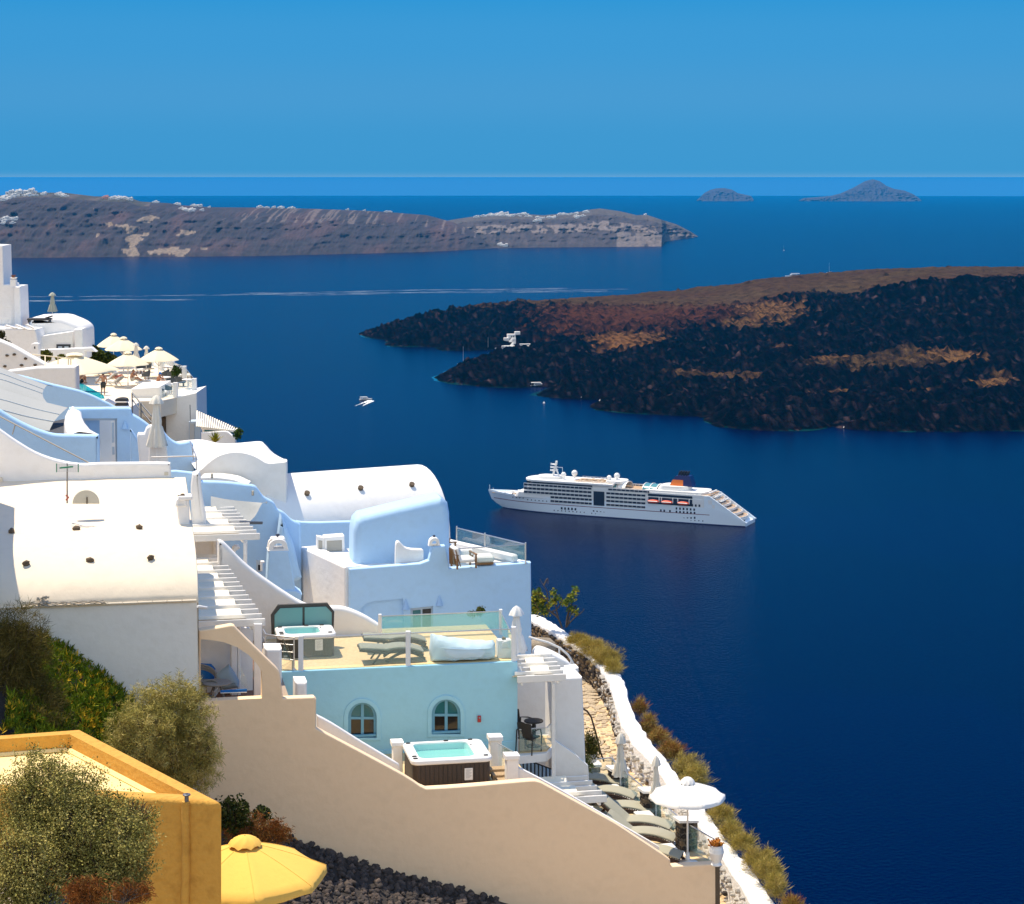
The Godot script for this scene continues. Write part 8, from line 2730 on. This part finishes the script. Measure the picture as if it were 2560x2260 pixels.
func plants() -> void:
	# banks of earth and lava stone under the walls
	var line := [[-200, 1500], [-40, 1545], [60, 1575], [150, 1625], [250, 1692], [330, 1765], [400, 1850], [480, 1985], [560, 2062], [650, 2080], [720, 2093], [850, 2140], [1000, 2186], [1150, 2222], [1290, 2264], [1500, 2330], [1800, 2420]]
	var rows := []
	var lower := []
	var g := fnl(0.9, 111, 4)
	for i in line.size() - 1:
		for k in 5:
			var u: float = lerp(float(line[i][0]), float(line[i + 1][0]), k / 5.0)
			var v: float = lerp(float(line[i][1]), float(line[i + 1][1]), k / 5.0)
			var t := W3 if u < 500 else W2
			var e := on(t, u, v)
			var w := t * Vector3(e.x, e.y, -0.1)
			var row := []
			for j in 13:
				var f := j / 12.0
				var p := w + Vector3(f * 0.6, -f * f * 1.6 - f * 0.5, f * 8.5)
				row.append(p + Vector3(0, g.get_noise_2d(p.x * 2.0, p.z * 2.0) * 0.14 * minf(1.0, j), 0))
			var cut := 13 if u < 560 else 6 if u < 1000 else 5 if u < 1200 else 3
			rows.append(row.slice(0, cut))
			var lo := []
			for j in 8: lo.append(row[cut - 1] + Vector3(0, -0.03 - j * 0.10, j * 1.6))
			lower.append(lo)
	var mb := Mb.new()
	for r in rows:
		while r.size() < 13: r.append(r[-1] - Vector3(0, 0.02, 0))
	mb.grid(rows)
	mb.face_up()
	structure("stony_bank", mb, M.stone_dark)
	mb = Mb.new()
	mb.grid(lower)
	mb.face_up()
	structure("added_bounce_slope", mb, M.soil)  # added below the view to bounce warm sunlight onto the stair wall
	var xf := []
	var cols := []
	for i in 2600:
		var r: Array = rows[rng.randi_range(42, rows.size() - 12)]
		var f := rng.randf() * 4.9
		var p: Vector3 = r[int(f)].lerp(r[int(f) + 1], f - int(f)) + Vector3(rng.randf_range(-0.1, 0.1), 0.02, 0)
		var s := rng.randf_range(0.5, 1.5)
		xf.append(Transform3D(Basis.from_euler(Vector3(rng.randf() * 6, rng.randf() * 6, rng.randf() * 6)).scaled(Vector3.ONE * s), p))
		var k := rng.randf()
		cols.append(lin(0.035, 0.03, 0.03).lerp(lin(0.12, 0.09, 0.075), k * k))
	var lm := vcol(textured(mat(Color.WHITE, 0.95), null, M.stone_dark.normal_texture, 0.5, 1.0))
	var ls := scatter("lava_stones", protruding_stone(71, 0.06).mesh(), lm, xf, cols, self)
	ls.set_meta("label", "heap of dark lava stones below the stepped stair wall"); ls.set_meta("category", "stones")
	# clump shapes
	var small := leaf_clump(16, 0.050, 0.011, 0.045, 0.6, 1)
	var needle := leaf_clump(26, 0.11, 0.006, 0.04, 0.9, 2)
	var pointed := leaf_clump(9, 0.13, 0.014, 0.025, 1.6, 3, 0.75)
	var blade := leaf_clump(18, 0.26, 0.006, 0.05, 1.3, 4)
	var broad := leaf_clump(7, 0.11, 0.035, 0.05, 0.3, 5)
	var dry := leaf_clump(14, 0.10, 0.008, 0.05, 0.7, 6)
	var olive := [lin(0.42, 0.36, 0.10), lin(0.54, 0.46, 0.15), lin(0.26, 0.24, 0.07), lin(0.66, 0.55, 0.22)]
	var green := [lin(0.10, 0.20, 0.015), lin(0.18, 0.28, 0.02), lin(0.32, 0.36, 0.03), lin(0.06, 0.12, 0.012)]
	var gold := [lin(0.52, 0.40, 0.10), lin(0.40, 0.32, 0.08), lin(0.28, 0.25, 0.06), lin(0.62, 0.48, 0.18)]
	var rust := [lin(0.28, 0.10, 0.03), lin(0.36, 0.17, 0.05), lin(0.18, 0.08, 0.03)]
	# big bush in front of the yellow house
	var A := func(u: float, v: float, z: float) -> Vector3: return at_depth(u, v, z)
	bush("scrub_bush", "big grey green scrub bush in front of the yellow house, lower left corner", "bush", A.call(170, 2290, 32.5), [[A.call(120, 2010, 33.0), Vector3(0.85, 0.75, 0.6), 2100], [A.call(215, 2095, 32.6), Vector3(0.95, 0.7, 0.6), 2100], [A.call(60, 2190, 32.0), Vector3(0.8, 0.75, 0.6), 1500], [A.call(280, 2180, 32.4), Vector3(0.60, 0.55, 0.5), 1000], [A.call(340, 2060, 33.2), Vector3(0.32, 0.40, 0.3), 170]], small, 1.0, [lin(0.30, 0.27, 0.075), lin(0.42, 0.36, 0.11), lin(0.15, 0.15, 0.04), lin(0.50, 0.42, 0.15)], 0.5, "", 70)
	bush("scrub_bush", "rounded olive green bush against the shaded wall, behind the yellow house", "bush", A.call(440, 2020, 46.0), [[A.call(420, 1800, 46.4), Vector3(0.95, 0.85, 0.55), 1700], [A.call(455, 1895, 46.2), Vector3(0.80, 0.85, 0.55), 1500], [A.call(345, 1850, 45.6), Vector3(0.65, 0.7, 0.5), 800]], needle, 0.9, olive, 0.35, "", 40)
	bush("scrub_bush", "dark wispy bush in the shade at the left edge below the barrel roof", "bush", A.call(60, 1900, 46.2), [[A.call(30, 1640, 46.3), Vector3(0.80, 0.95, 0.5), 1300], [A.call(55, 1760, 46.0), Vector3(0.75, 0.75, 0.5), 1100], [A.call(-40, 1730, 45.8), Vector3(0.9, 1.0, 0.5), 700], [A.call(50, 1830, 45.4), Vector3(0.85, 0.5, 0.5), 800]], blade, 0.75, [lin(0.13, 0.11, 0.03), lin(0.20, 0.16, 0.05), lin(0.08, 0.08, 0.025)], 0.4, "", 40)
	# succulent ground cover on the slope
	xf = []
	cols = []
	for i in 5200:
		var ri := rng.randi_range(12, 34)
		var f := pow(rng.randf(), 0.9) * 7.5
		var p: Vector3 = rows[ri][int(f)].lerp(rows[ri][int(f) + 1], f - int(f)).lerp(rows[ri + 1][int(f)], rng.randf())
		p += Vector3(0, 0.10 + 0.10 * g.get_noise_2d(p.x * 1.7, p.z * 1.7) + rng.randf_range(-0.06, 0.10), 0)
		var up := Vector3(rng.randf_range(-0.35, 0.45), 1.0, rng.randf_range(0.0, 0.5)).normalized()
		var x := up.cross(Vector3(rng.randfn(), 0.1, rng.randfn())).normalized()
		var s := rng.randf_range(0.7, 1.35)
		xf.append(Transform3D(Basis(x * s, up * s, x.cross(up) * s), p))
		var r := rng.randf()
		cols.append(lin(0.70, 0.46, 0.04) if r < 0.15 else green[rng.randi() % 4].lerp(lin(0.16, 0.19, 0.02), rng.randf() * 0.6))
	var gc := scatter("ground_cover", pointed, M.leaf, xf, cols, self)
	gc.set_meta("label", "green and yellow pointed succulents covering the slope under the shaded wall"); gc.set_meta("category", "ground cover")
	# dry weeds at the foot of the stair wall and in front
	bush("dry_weed", "rust coloured dry weeds beside the yellow parasol's left top", "weed", A.call(680, 2110, 46.5), [[A.call(680, 2085, 46.8), Vector3(0.42, 0.26, 0.3), 260], [A.call(610, 2075, 46.6), Vector3(0.5, 0.3, 0.3), 200]], dry, 1.0, rust + [lin(0.25, 0.17, 0.06)], 0.5)
	bush("dark_shrub", "dark green shrub in the corner between yellow house and beige wall", "bush", A.call(580, 2100, 46.0), [[A.call(580, 2040, 46.4), Vector3(0.42, 0.40, 0.3), 260], [A.call(655, 2035, 47.5), Vector3(0.22, 0.18, 0.2), 60]], broad, 0.8, [lin(0.03, 0.045, 0.015), lin(0.06, 0.075, 0.02), lin(0.10, 0.11, 0.03)], 0.5)
	bush("dry_weed", "rust coloured dry weeds on the sandy patch in the lower left corner", "weed", A.call(215, 2280, 30.5), [[A.call(215, 2240, 30.6), Vector3(0.30, 0.22, 0.2), 220], [A.call(330, 2235, 31.5), Vector3(0.3, 0.14, 0.2), 120]], dry, 0.8, rust, 0.5)
	mb = Mb.new()
	var gr := []
	for i in 14:
		var row := []
		for j in 10: row.append(at_depth(-100.0 + i * 31.0, 2215.0 + j * 26.0 + 14.0 * sin(i * 0.9) + g.get_noise_2d(i, j * 1.3) * 14.0, 33.2 - j * 0.34))
		gr.append(row.slice(0, 10))
	mb.grid(gr)
	mb.face_up()
	structure("sandy_ground", mb, M.soil_pale)
	# cliff edge growth outside the whitewashed wall
	var k := 0
	for q in [[1422, 1590, 0.42, 0.22, 80.5], [1452, 1608, 0.55, 0.30, 80.0], [1488, 1630, 0.60, 0.36, 79.0], [1512, 1655, 0.30, 0.24, 78.0], [1579, 1755, 0.22, 0.30, 74.5], [1600, 1800, 0.30, 0.34, 72.0], [1622, 1830, 0.34, 0.26, 70.5], [1652, 1862, 0.40, 0.28, 69.0], [1690, 1905, 0.46, 0.36, 67.5], [1712, 1930, 0.36, 0.36, 66.0], [1775, 2022, 0.36, 0.26, 62.5], [1800, 2060, 0.30, 0.24, 61.0], [1826, 2090, 0.34, 0.24, 60.0], [1865, 2130, 0.40, 0.30, 58.5], [1888, 2160, 0.36, 0.30, 57.5], [1912, 2200, 0.24, 0.26, 56.5], [1950, 2250, 0.26, 0.26, 55.5]]:
		var c := at_depth(q[0], q[1], q[4] - 0.2) + Vector3(0.22 + q[2] * 0.3, -0.18, 0.1)
		var where: String = ["under the leafy fig shrub", "below the fig shrub, second tuft along the wall", "at the wall's first bend", "just past the wall's first bend", "at the wall's steep middle stretch", "above the rocky gap", "in the rocky gap", "below the rocky gap", "level with the farther closed parasol", "level with the second closed parasol", "just right of the open white parasol's rim", "below the open white parasol's right edge", "above the big urn", "level with the big urn", "below the big urn", "near the bottom edge", "in the bottom corner of the wall"][k]
		bush("grass_tuft", ("golden grass tuft " if k not in [4, 5, 6, 7, 16] else "rusty dry tuft ") + "outside the cliff wall, " + where, "grass tuft", c - Vector3(0, q[3], 0), [[c, Vector3(q[2], q[3], 0.35), int(520 * q[2])]], blade, 0.75, gold if k not in [4, 5, 6, 7, 16] else rust + gold, 0.7, "grass tufts along the cliff wall", 4)
		k += 1
	# leafy fig shrub with bare branches above the cliff wall
	var f := at_depth(1402, 1572, 83.0)
	var sh := thing("fig_shrub", "straggly yellow green fig shrub with bare branches beyond the cliff wall", "shrub", f)
	mb = Mb.new()
	var tips := []
	for br in [[[1405, 1570], [1395, 1545], [1375, 1528], [1370, 1512], [1368, 1480], [1358, 1462], [1350, 1448]], [[1405, 1570], [1398, 1550], [1380, 1530], [1352, 1526], [1336, 1505]], [[1415, 1568], [1417, 1545], [1420, 1525], [1410, 1505]], [[1415, 1568], [1432, 1548], [1455, 1530], [1460, 1522]], [[1418, 1566], [1428, 1535], [1440, 1515], [1415, 1512]], [[1415, 1568], [1425, 1520], [1436, 1490], [1443, 1473]], [[1396, 1546], [1388, 1510], [1383, 1482]], [[1368, 1500], [1350, 1490], [1343, 1470]], [[1360, 1462], [1369, 1446], [1370, 1460]], [[1378, 1530], [1395, 1520], [1408, 1496]]]:
		var ln := []
		for p in smooth_line(br, 3): ln.append(at_depth(p[0], p[1], 83.0 + rng.randf_range(-0.05, 0.05) + (p[0] - 1400.0) * 0.004))
		mb.tube(ln, 0.035, 0.012, 5)
		tips.append_array(ln.slice(2))
	part("branch", mb, M.bark, sh)
	xf = []
	cols = []
	for q in [[1345, 1485, 14, 26], [1338, 1510, 14, 34], [1352, 1505, 14, 30], [1340, 1525, 12, 26], [1360, 1530, 14, 22], [1382, 1484, 7, 12], [1384, 1502, 6, 10], [1412, 1506, 10, 16], [1420, 1502, 8, 12], [1434, 1490, 7, 10], [1440, 1475, 6, 9], [1428, 1525, 8, 12], [1440, 1532, 6, 8], [1395, 1497, 5, 7], [1375, 1515, 8, 10]]:
		for i in q[3]:
			var p := at_depth(q[0] + rng.randfn() * q[2] * 0.5, q[1] + rng.randfn() * q[2] * 0.5, 83.0 + rng.randfn() * 0.15)
			var s := rng.randf_range(0.8, 1.5)
			xf.append(Transform3D(Basis.from_euler(Vector3(rng.randf(), rng.randf() * 6, rng.randf())).scaled(Vector3.ONE * s), p - f))
			cols.append([lin(0.42, 0.38, 0.04), lin(0.20, 0.25, 0.04), lin(0.07, 0.14, 0.05)][rng.randi() % 3])
	scatter("foliage", broad, M.leaf, xf, cols, sh)
	# potted and planted greenery
	bush("oleander", "slender green oleander beside the low white slab caps", "shrub", A.call(1448, 1935, 58.6), [[A.call(1447, 1880, 58.8), Vector3(0.16, 0.42, 0.15), 90], [A.call(1450, 1912, 58.6), Vector3(0.32, 0.26, 0.2), 130]], pointed, 0.9, [lin(0.15, 0.18, 0.05), lin(0.08, 0.11, 0.03), lin(0.22, 0.24, 0.08)], 0.5)
	bush("potted_shrub", "dark shrub in a white pot at the foot of the tall white pier", "plant", A.call(1480, 1900, 61.0), [[A.call(1478, 1868, 61.0), Vector3(0.20, 0.32, 0.2), 150]], small, 1.6, [lin(0.05, 0.06, 0.015), lin(0.12, 0.12, 0.03), lin(0.20, 0.16, 0.04)], 0.5)
	var pt := thing("plant_pot", "white tapered pot holding the dark shrub", "pot", at_depth(1480, 1904, 61.0))
	mb = Mb.new()
	mb.lathe(Transform3D(), [[0.01, 0], [0.13, 0.0], [0.165, 0.24], [0.15, 0.24], [0.01, 0.20]], 18)
	part("pot", mb, M.acrylic, pt, false)
	bush("terrace_shrub", "round dark green shrub under the cream parasols on the pool terrace", "shrub", A.call(235, 912, 172), [[A.call(232, 888, 172), Vector3(0.85, 0.75, 0.6), 420], [A.call(262, 898, 173), Vector3(0.9, 0.55, 0.6), 320]], broad, 2.2, [lin(0.03, 0.05, 0.01), lin(0.10, 0.12, 0.02), lin(0.06, 0.08, 0.015)], 0.5)
	bush("potted_shrub", "small clipped green shrub at the seaward corner of the pool terrace", "plant", A.call(440, 942, 168), [[A.call(440, 927, 168), Vector3(0.32, 0.32, 0.3), 120]], broad, 1.6, [lin(0.03, 0.06, 0.012), lin(0.08, 0.12, 0.03)], 0.5)
	bush("terrace_shrub", "yellow green shrub under the low garden wall of the rim house", "shrub", A.call(112, 905, 152), [[A.call(113, 889, 152), Vector3(0.45, 0.35, 0.4), 140], [A.call(152, 894, 152), Vector3(0.30, 0.2, 0.3), 60]], broad, 1.8, [lin(0.14, 0.14, 0.02), lin(0.07, 0.09, 0.015)], 0.5)
	bush("wall_creeper", "dark creeper at the left edge above the sloping wall", "creeper", A.call(4, 862, 120), [[A.call(2, 846, 120), Vector3(0.22, 0.4, 0.2), 60], [A.call(16, 860, 118), Vector3(0.22, 0.12, 0.2), 30]], broad, 1.4, [lin(0.04, 0.045, 0.015), lin(0.09, 0.08, 0.03)], 0.3)
	bush("cliff_shrub", "green shrub just right of the white slatted roof", "shrub", A.call(595, 1100, 145), [[A.call(595, 1084, 145), Vector3(0.22, 0.4, 0.3), 50]], broad, 1.6, [lin(0.03, 0.08, 0.02), lin(0.08, 0.14, 0.03)], 0.4)
	bush("deck_shrub", "small leafy plant peeping over the far deck railing", "plant", A.call(1198, 1545, 62.4), [[A.call(1199, 1527, 62.4), Vector3(0.11, 0.14, 0.1), 40], [A.call(1180, 1535, 62.4), Vector3(0.08, 0.06, 0.1), 14]], broad, 0.7, [lin(0.05, 0.08, 0.02), lin(0.14, 0.15, 0.04)], 0.5)
	var ag := thing("agave", "spiky yellow green agave behind the wavy roof", "agave", at_depth(538, 1106, 140))
	mb = Mb.new()
	mb.use_c = true
	for i in 34:
		var a := i * 2.4
		var el := rng.randf_range(0.35, 1.35)
		var d := Vector3(cos(a) * cos(el), sin(el), sin(a) * cos(el))
		var s := d.cross(Vector3.UP).normalized() * 0.06
		mb.tint = lin(0.13, 0.15, 0.015).lerp(lin(0.32, 0.28, 0.03), rng.randf())
		var m1 := d * 0.4 + Vector3(0, 0.04, 0)
		mb.tri(-s, m1 - s * 0.9, m1 + s * 0.9); mb.tri(-s, m1 + s * 0.9, s); mb.tri(m1 - s * 0.9, d * 0.8, m1 + s * 0.9)
	part("leaves", mb, M.leaf, ag, false).set_meta("kind", "stuff")

# one continuous skin round tapered bones: surface nets over a smooth union
func flesh(bones: Array, cell: float, blend: float) -> Mb:
	var lo := Vector3.INF
	var hi := -Vector3.INF
	for b in bones:
		for k in 2:
			var r: float = b[2 + k]
			lo = lo.min(b[k] - Vector3.ONE * (r + cell * 2)); hi = hi.max(b[k] + Vector3.ONE * (r + cell * 2))
	var n := Vector3i(((hi - lo) / cell).ceil()) + Vector3i.ONE
	var val := PackedFloat32Array()
	val.resize(n.x * n.y * n.z)
	for z in n.z:
		for y in n.y:
			for x in n.x:
				var p := lo + Vector3(x, y, z) * cell
				var d := 1.0
				for b in bones:
					var ab: Vector3 = b[1] - b[0]
					var t: float = clamp((p - b[0]).dot(ab) / max(ab.length_squared(), 1e-6), 0, 1)
					var e: float = p.distance_to(b[0] + ab * t) - lerp(float(b[2]), float(b[3]), t)
					var h: float = clamp(0.5 + 0.5 * (d - e) / blend, 0, 1)
					d = lerp(d, e, h) - blend * h * (1.0 - h)
				val[(z * n.y + y) * n.x + x] = d
	var mb := Mb.new()
	var id := {}
	for z in n.z - 1:
		for y in n.y - 1:
			for x in n.x - 1:
				var s := Vector3.ZERO
				var c := 0
				for ax in 3:
					for q in 4:
						var o := Vector3i.ZERO
						o[(ax + 1) % 3] = q & 1; o[(ax + 2) % 3] = q >> 1
						var e := o
						e[ax] = 1
						var a := val[((z + o.z) * n.y + y + o.y) * n.x + x + o.x]
						var b := val[((z + e.z) * n.y + y + e.y) * n.x + x + e.x]
						if (a < 0) != (b < 0):
							s += Vector3(o).lerp(Vector3(e), a / (a - b)); c += 1
				if c:
					id[Vector3i(x, y, z)] = mb.v.size()
					mb.v.append(lo + (Vector3(x, y, z) + s / c) * cell); mb.n.append(Vector3.ZERO); mb.c.append(Color.WHITE)
	for key in id:
		for ax in 3:
			var k: Vector3i = key
			var u := Vector3i.ZERO
			var w := Vector3i.ZERO
			u[(ax + 1) % 3] = 1; w[(ax + 2) % 3] = 1
			if not (id.has(k - u) and id.has(k - w) and id.has(k - u - w)): continue
			var e := k
			e[ax] += 1
			var a := val[(k.z * n.y + k.y) * n.x + k.x]
			var b := val[(e.z * n.y + e.y) * n.x + e.x]
			if (a < 0) == (b < 0): continue
			var q := [id[k - u - w], id[k - w], id[k], id[k - u]]
			if a > 0: q.reverse()
			mb._t(q[0], q[1], q[2]); mb._t(q[0], q[2], q[3])
	for i in mb.n.size(): mb.n[i] = mb.n[i].normalized()
	return mb

func figure(label: String, pos: Vector3, yaw: float, J: Dictionary, skin: Material, hair: Material, suit: Material, cap: Material = null) -> void:
	var o := thing("person", label, "person", pos, "", yaw)
	var V := func(k: String) -> Vector3: return J[k]
	var b := [[V.call("pelvis"), V.call("waist"), 0.145, 0.125], [V.call("waist"), V.call("chest"), 0.125, 0.155], [V.call("chest"), V.call("neck"), 0.13, 0.06], [V.call("neck"), V.call("head"), 0.06, 0.085], [V.call("head"), V.call("head") + Vector3(0, 0.07, 0), 0.09, 0.095], [V.call("head") + Vector3(0, 0.0, 0.09), V.call("head") + Vector3(0, 0.025, 0.105), 0.02, 0.014]]
	for s in ["l", "r"]:
		b.append_array([[V.call("chest") + (V.call("sh_" + s) - V.call("chest")) * 0.5, V.call("sh_" + s), 0.09, 0.07], [V.call("sh_" + s), V.call("el_" + s), 0.058, 0.042], [V.call("el_" + s), V.call("ha_" + s), 0.042, 0.03], [V.call("pelvis"), V.call("hip_" + s), 0.11, 0.10], [V.call("hip_" + s), V.call("kn_" + s), 0.095, 0.06], [V.call("kn_" + s), V.call("an_" + s), 0.06, 0.04], [V.call("an_" + s), V.call("to_" + s), 0.04, 0.03]])
	var mb := flesh(b, 0.034, 0.05)
	for s in ["l", "r"]:
		var h: Vector3 = V.call("ha_" + s)
		var d: Vector3 = (h - V.call("el_" + s)).normalized()
		var x := d.cross(Vector3(0, 0, 1)).normalized()
		mb.tube([h - d * 0.01, h + d * 0.08], 0.036, 0.034, 6)
		for f in 4: mb.tube([h + d * 0.07 + x * (f - 1.5) * 0.018, h + d * (0.11 + 0.01 * (f % 3)) + x * (f - 1.5) * 0.02, h + d * 0.14 + x * (f - 1.5) * 0.018 + Vector3(0, 0, 0.02)], 0.009, 0.007, 5)
		mb.tube([h + d * 0.02 + x * 0.03, h + d * 0.06 + x * 0.06], 0.011, 0.009, 5)
	part("body", mb, skin, o, false)
	var hd: Vector3 = V.call("head")
	part("hair", flesh([[hd + Vector3(0, 0.06, -0.02), hd + Vector3(0, 0.10, -0.01), 0.10, 0.092], [hd + Vector3(0, 0.0, -0.05), hd + Vector3(0, 0.06, -0.03), 0.075, 0.09]], 0.02, 0.02), hair, o, false)
	if cap:
		var cm := flesh([[hd + Vector3(0, 0.09, 0), hd + Vector3(0, 0.12, 0), 0.108, 0.10], [hd + Vector3(0, 0.08, 0.08), hd + Vector3(0, 0.07, 0.17), 0.03, 0.02]], 0.02, 0.03)
		part("cap", cm, cap, o, false)
	if suit:
		var c := [[V.call("pelvis") + (V.call("waist") - V.call("pelvis")) * 0.35, V.call("pelvis"), 0.15, 0.155]]
		for s in ["l", "r"]: c.append([V.call("hip_" + s), V.call("hip_" + s).lerp(V.call("kn_" + s), 0.62), 0.118, 0.10])
		part("shorts", flesh(c, 0.034, 0.04), suit, o, false)

func people() -> void:
	var stand := {"pelvis": Vector3(0, 0.93, 0), "waist": Vector3(0, 1.08, 0.0), "chest": Vector3(0.0, 1.30, -0.01), "neck": Vector3(0.01, 1.49, 0.02), "head": Vector3(0.01, 1.60, 0.04), "sh_l": Vector3(-0.19, 1.41, 0), "sh_r": Vector3(0.19, 1.41, 0), "el_l": Vector3(-0.25, 1.12, -0.06), "el_r": Vector3(0.33, 1.18, 0.06), "ha_l": Vector3(-0.23, 0.88, 0.06), "ha_r": Vector3(0.47, 0.98, 0.16), "hip_l": Vector3(-0.09, 0.86, 0), "hip_r": Vector3(0.09, 0.86, 0), "kn_l": Vector3(-0.10, 0.48, 0.10), "kn_r": Vector3(0.11, 0.47, -0.02), "an_l": Vector3(-0.10, 0.08, -0.04), "an_r": Vector3(0.12, 0.08, 0.12), "to_l": Vector3(-0.11, 0.03, 0.10), "to_r": Vector3(0.13, 0.03, 0.26)}
	figure("tanned man in black swimming trunks walking along the pool edge", at_level(258, 988, POOL), 200.0, stand, M.skin, M.hair, M.black)
	var squat := {"pelvis": Vector3(0, 0.15, 0), "waist": Vector3(0, 0.30, -0.03), "chest": Vector3(0, 0.50, 0.03), "neck": Vector3(0, 0.66, 0.10), "head": Vector3(0, 0.76, 0.14), "sh_l": Vector3(-0.17, 0.58, 0.06), "sh_r": Vector3(0.17, 0.58, 0.06), "el_l": Vector3(-0.21, 0.42, 0.32), "el_r": Vector3(0.21, 0.42, 0.32), "ha_l": Vector3(-0.06, 0.62, 0.36), "ha_r": Vector3(0.06, 0.62, 0.36), "hip_l": Vector3(-0.09, 0.14, 0.04), "hip_r": Vector3(0.09, 0.14, 0.04), "kn_l": Vector3(-0.11, 0.52, 0.34), "kn_r": Vector3(0.11, 0.52, 0.34), "an_l": Vector3(-0.10, 0.08, 0.40), "an_r": Vector3(0.10, 0.08, 0.40), "to_l": Vector3(-0.11, 0.03, 0.56), "to_r": Vector3(0.11, 0.03, 0.56)}
	figure("tanned person with white cap sitting with knees drawn up at the pool's rim", at_level(203, 958, POOL), 60.0, squat, M.skin, M.hair, M.black, M.cloth_white)
	var lean := squat.duplicate()
	for k in ["kn_l", "kn_r"]: lean[k] = Vector3(lean[k].x, 0.30, 0.45)
	for k in ["an_l", "an_r"]: lean[k] = Vector3(lean[k].x, 0.10, 0.85)
	for k in ["to_l", "to_r"]: lean[k] = Vector3(lean[k].x, 0.16, 0.98)
	figure("pale sunbather sitting bent forward on a lounger beside the nearest cream parasol", at_level(330, 963, POOL) + Vector3(0, 0.32, 0), 70.0, lean, M.skin_pale, M.hair, M.cloth_beige)
	figure("bronzed man in a blue cap sitting by the glass railing of the pool terrace", at_level(396, 972, POOL) + Vector3(0, 0.34, 0), 75.0, lean, M.skin, M.hair, M.red_cloth, M.cushion_blue)
	var lie := {"pelvis": Vector3(0, 0.14, 0), "waist": Vector3(0, 0.18, -0.16), "chest": Vector3(0, 0.30, -0.36), "neck": Vector3(0, 0.44, -0.52), "head": Vector3(0, 0.54, -0.60), "sh_l": Vector3(-0.18, 0.36, -0.42), "sh_r": Vector3(0.18, 0.36, -0.42), "el_l": Vector3(-0.27, 0.18, -0.22), "el_r": Vector3(0.27, 0.18, -0.22), "ha_l": Vector3(-0.22, 0.14, 0.04), "ha_r": Vector3(0.22, 0.14, 0.04), "hip_l": Vector3(-0.09, 0.13, 0.06), "hip_r": Vector3(0.09, 0.13, 0.06), "kn_l": Vector3(-0.11, 0.22, 0.46), "kn_r": Vector3(0.11, 0.34, 0.40), "an_l": Vector3(-0.12, 0.10, 0.86), "an_r": Vector3(0.11, 0.08, 0.70), "to_l": Vector3(-0.13, 0.20, 0.95), "to_r": Vector3(0.12, 0.14, 0.82)}
	figure("sunbather lying back on a white lounger behind the walking man", at_level(291, 957, POOL) + Vector3(0, 0.30, 0), 100.0, lie, M.skin_pale, M.hair, M.red_cloth)
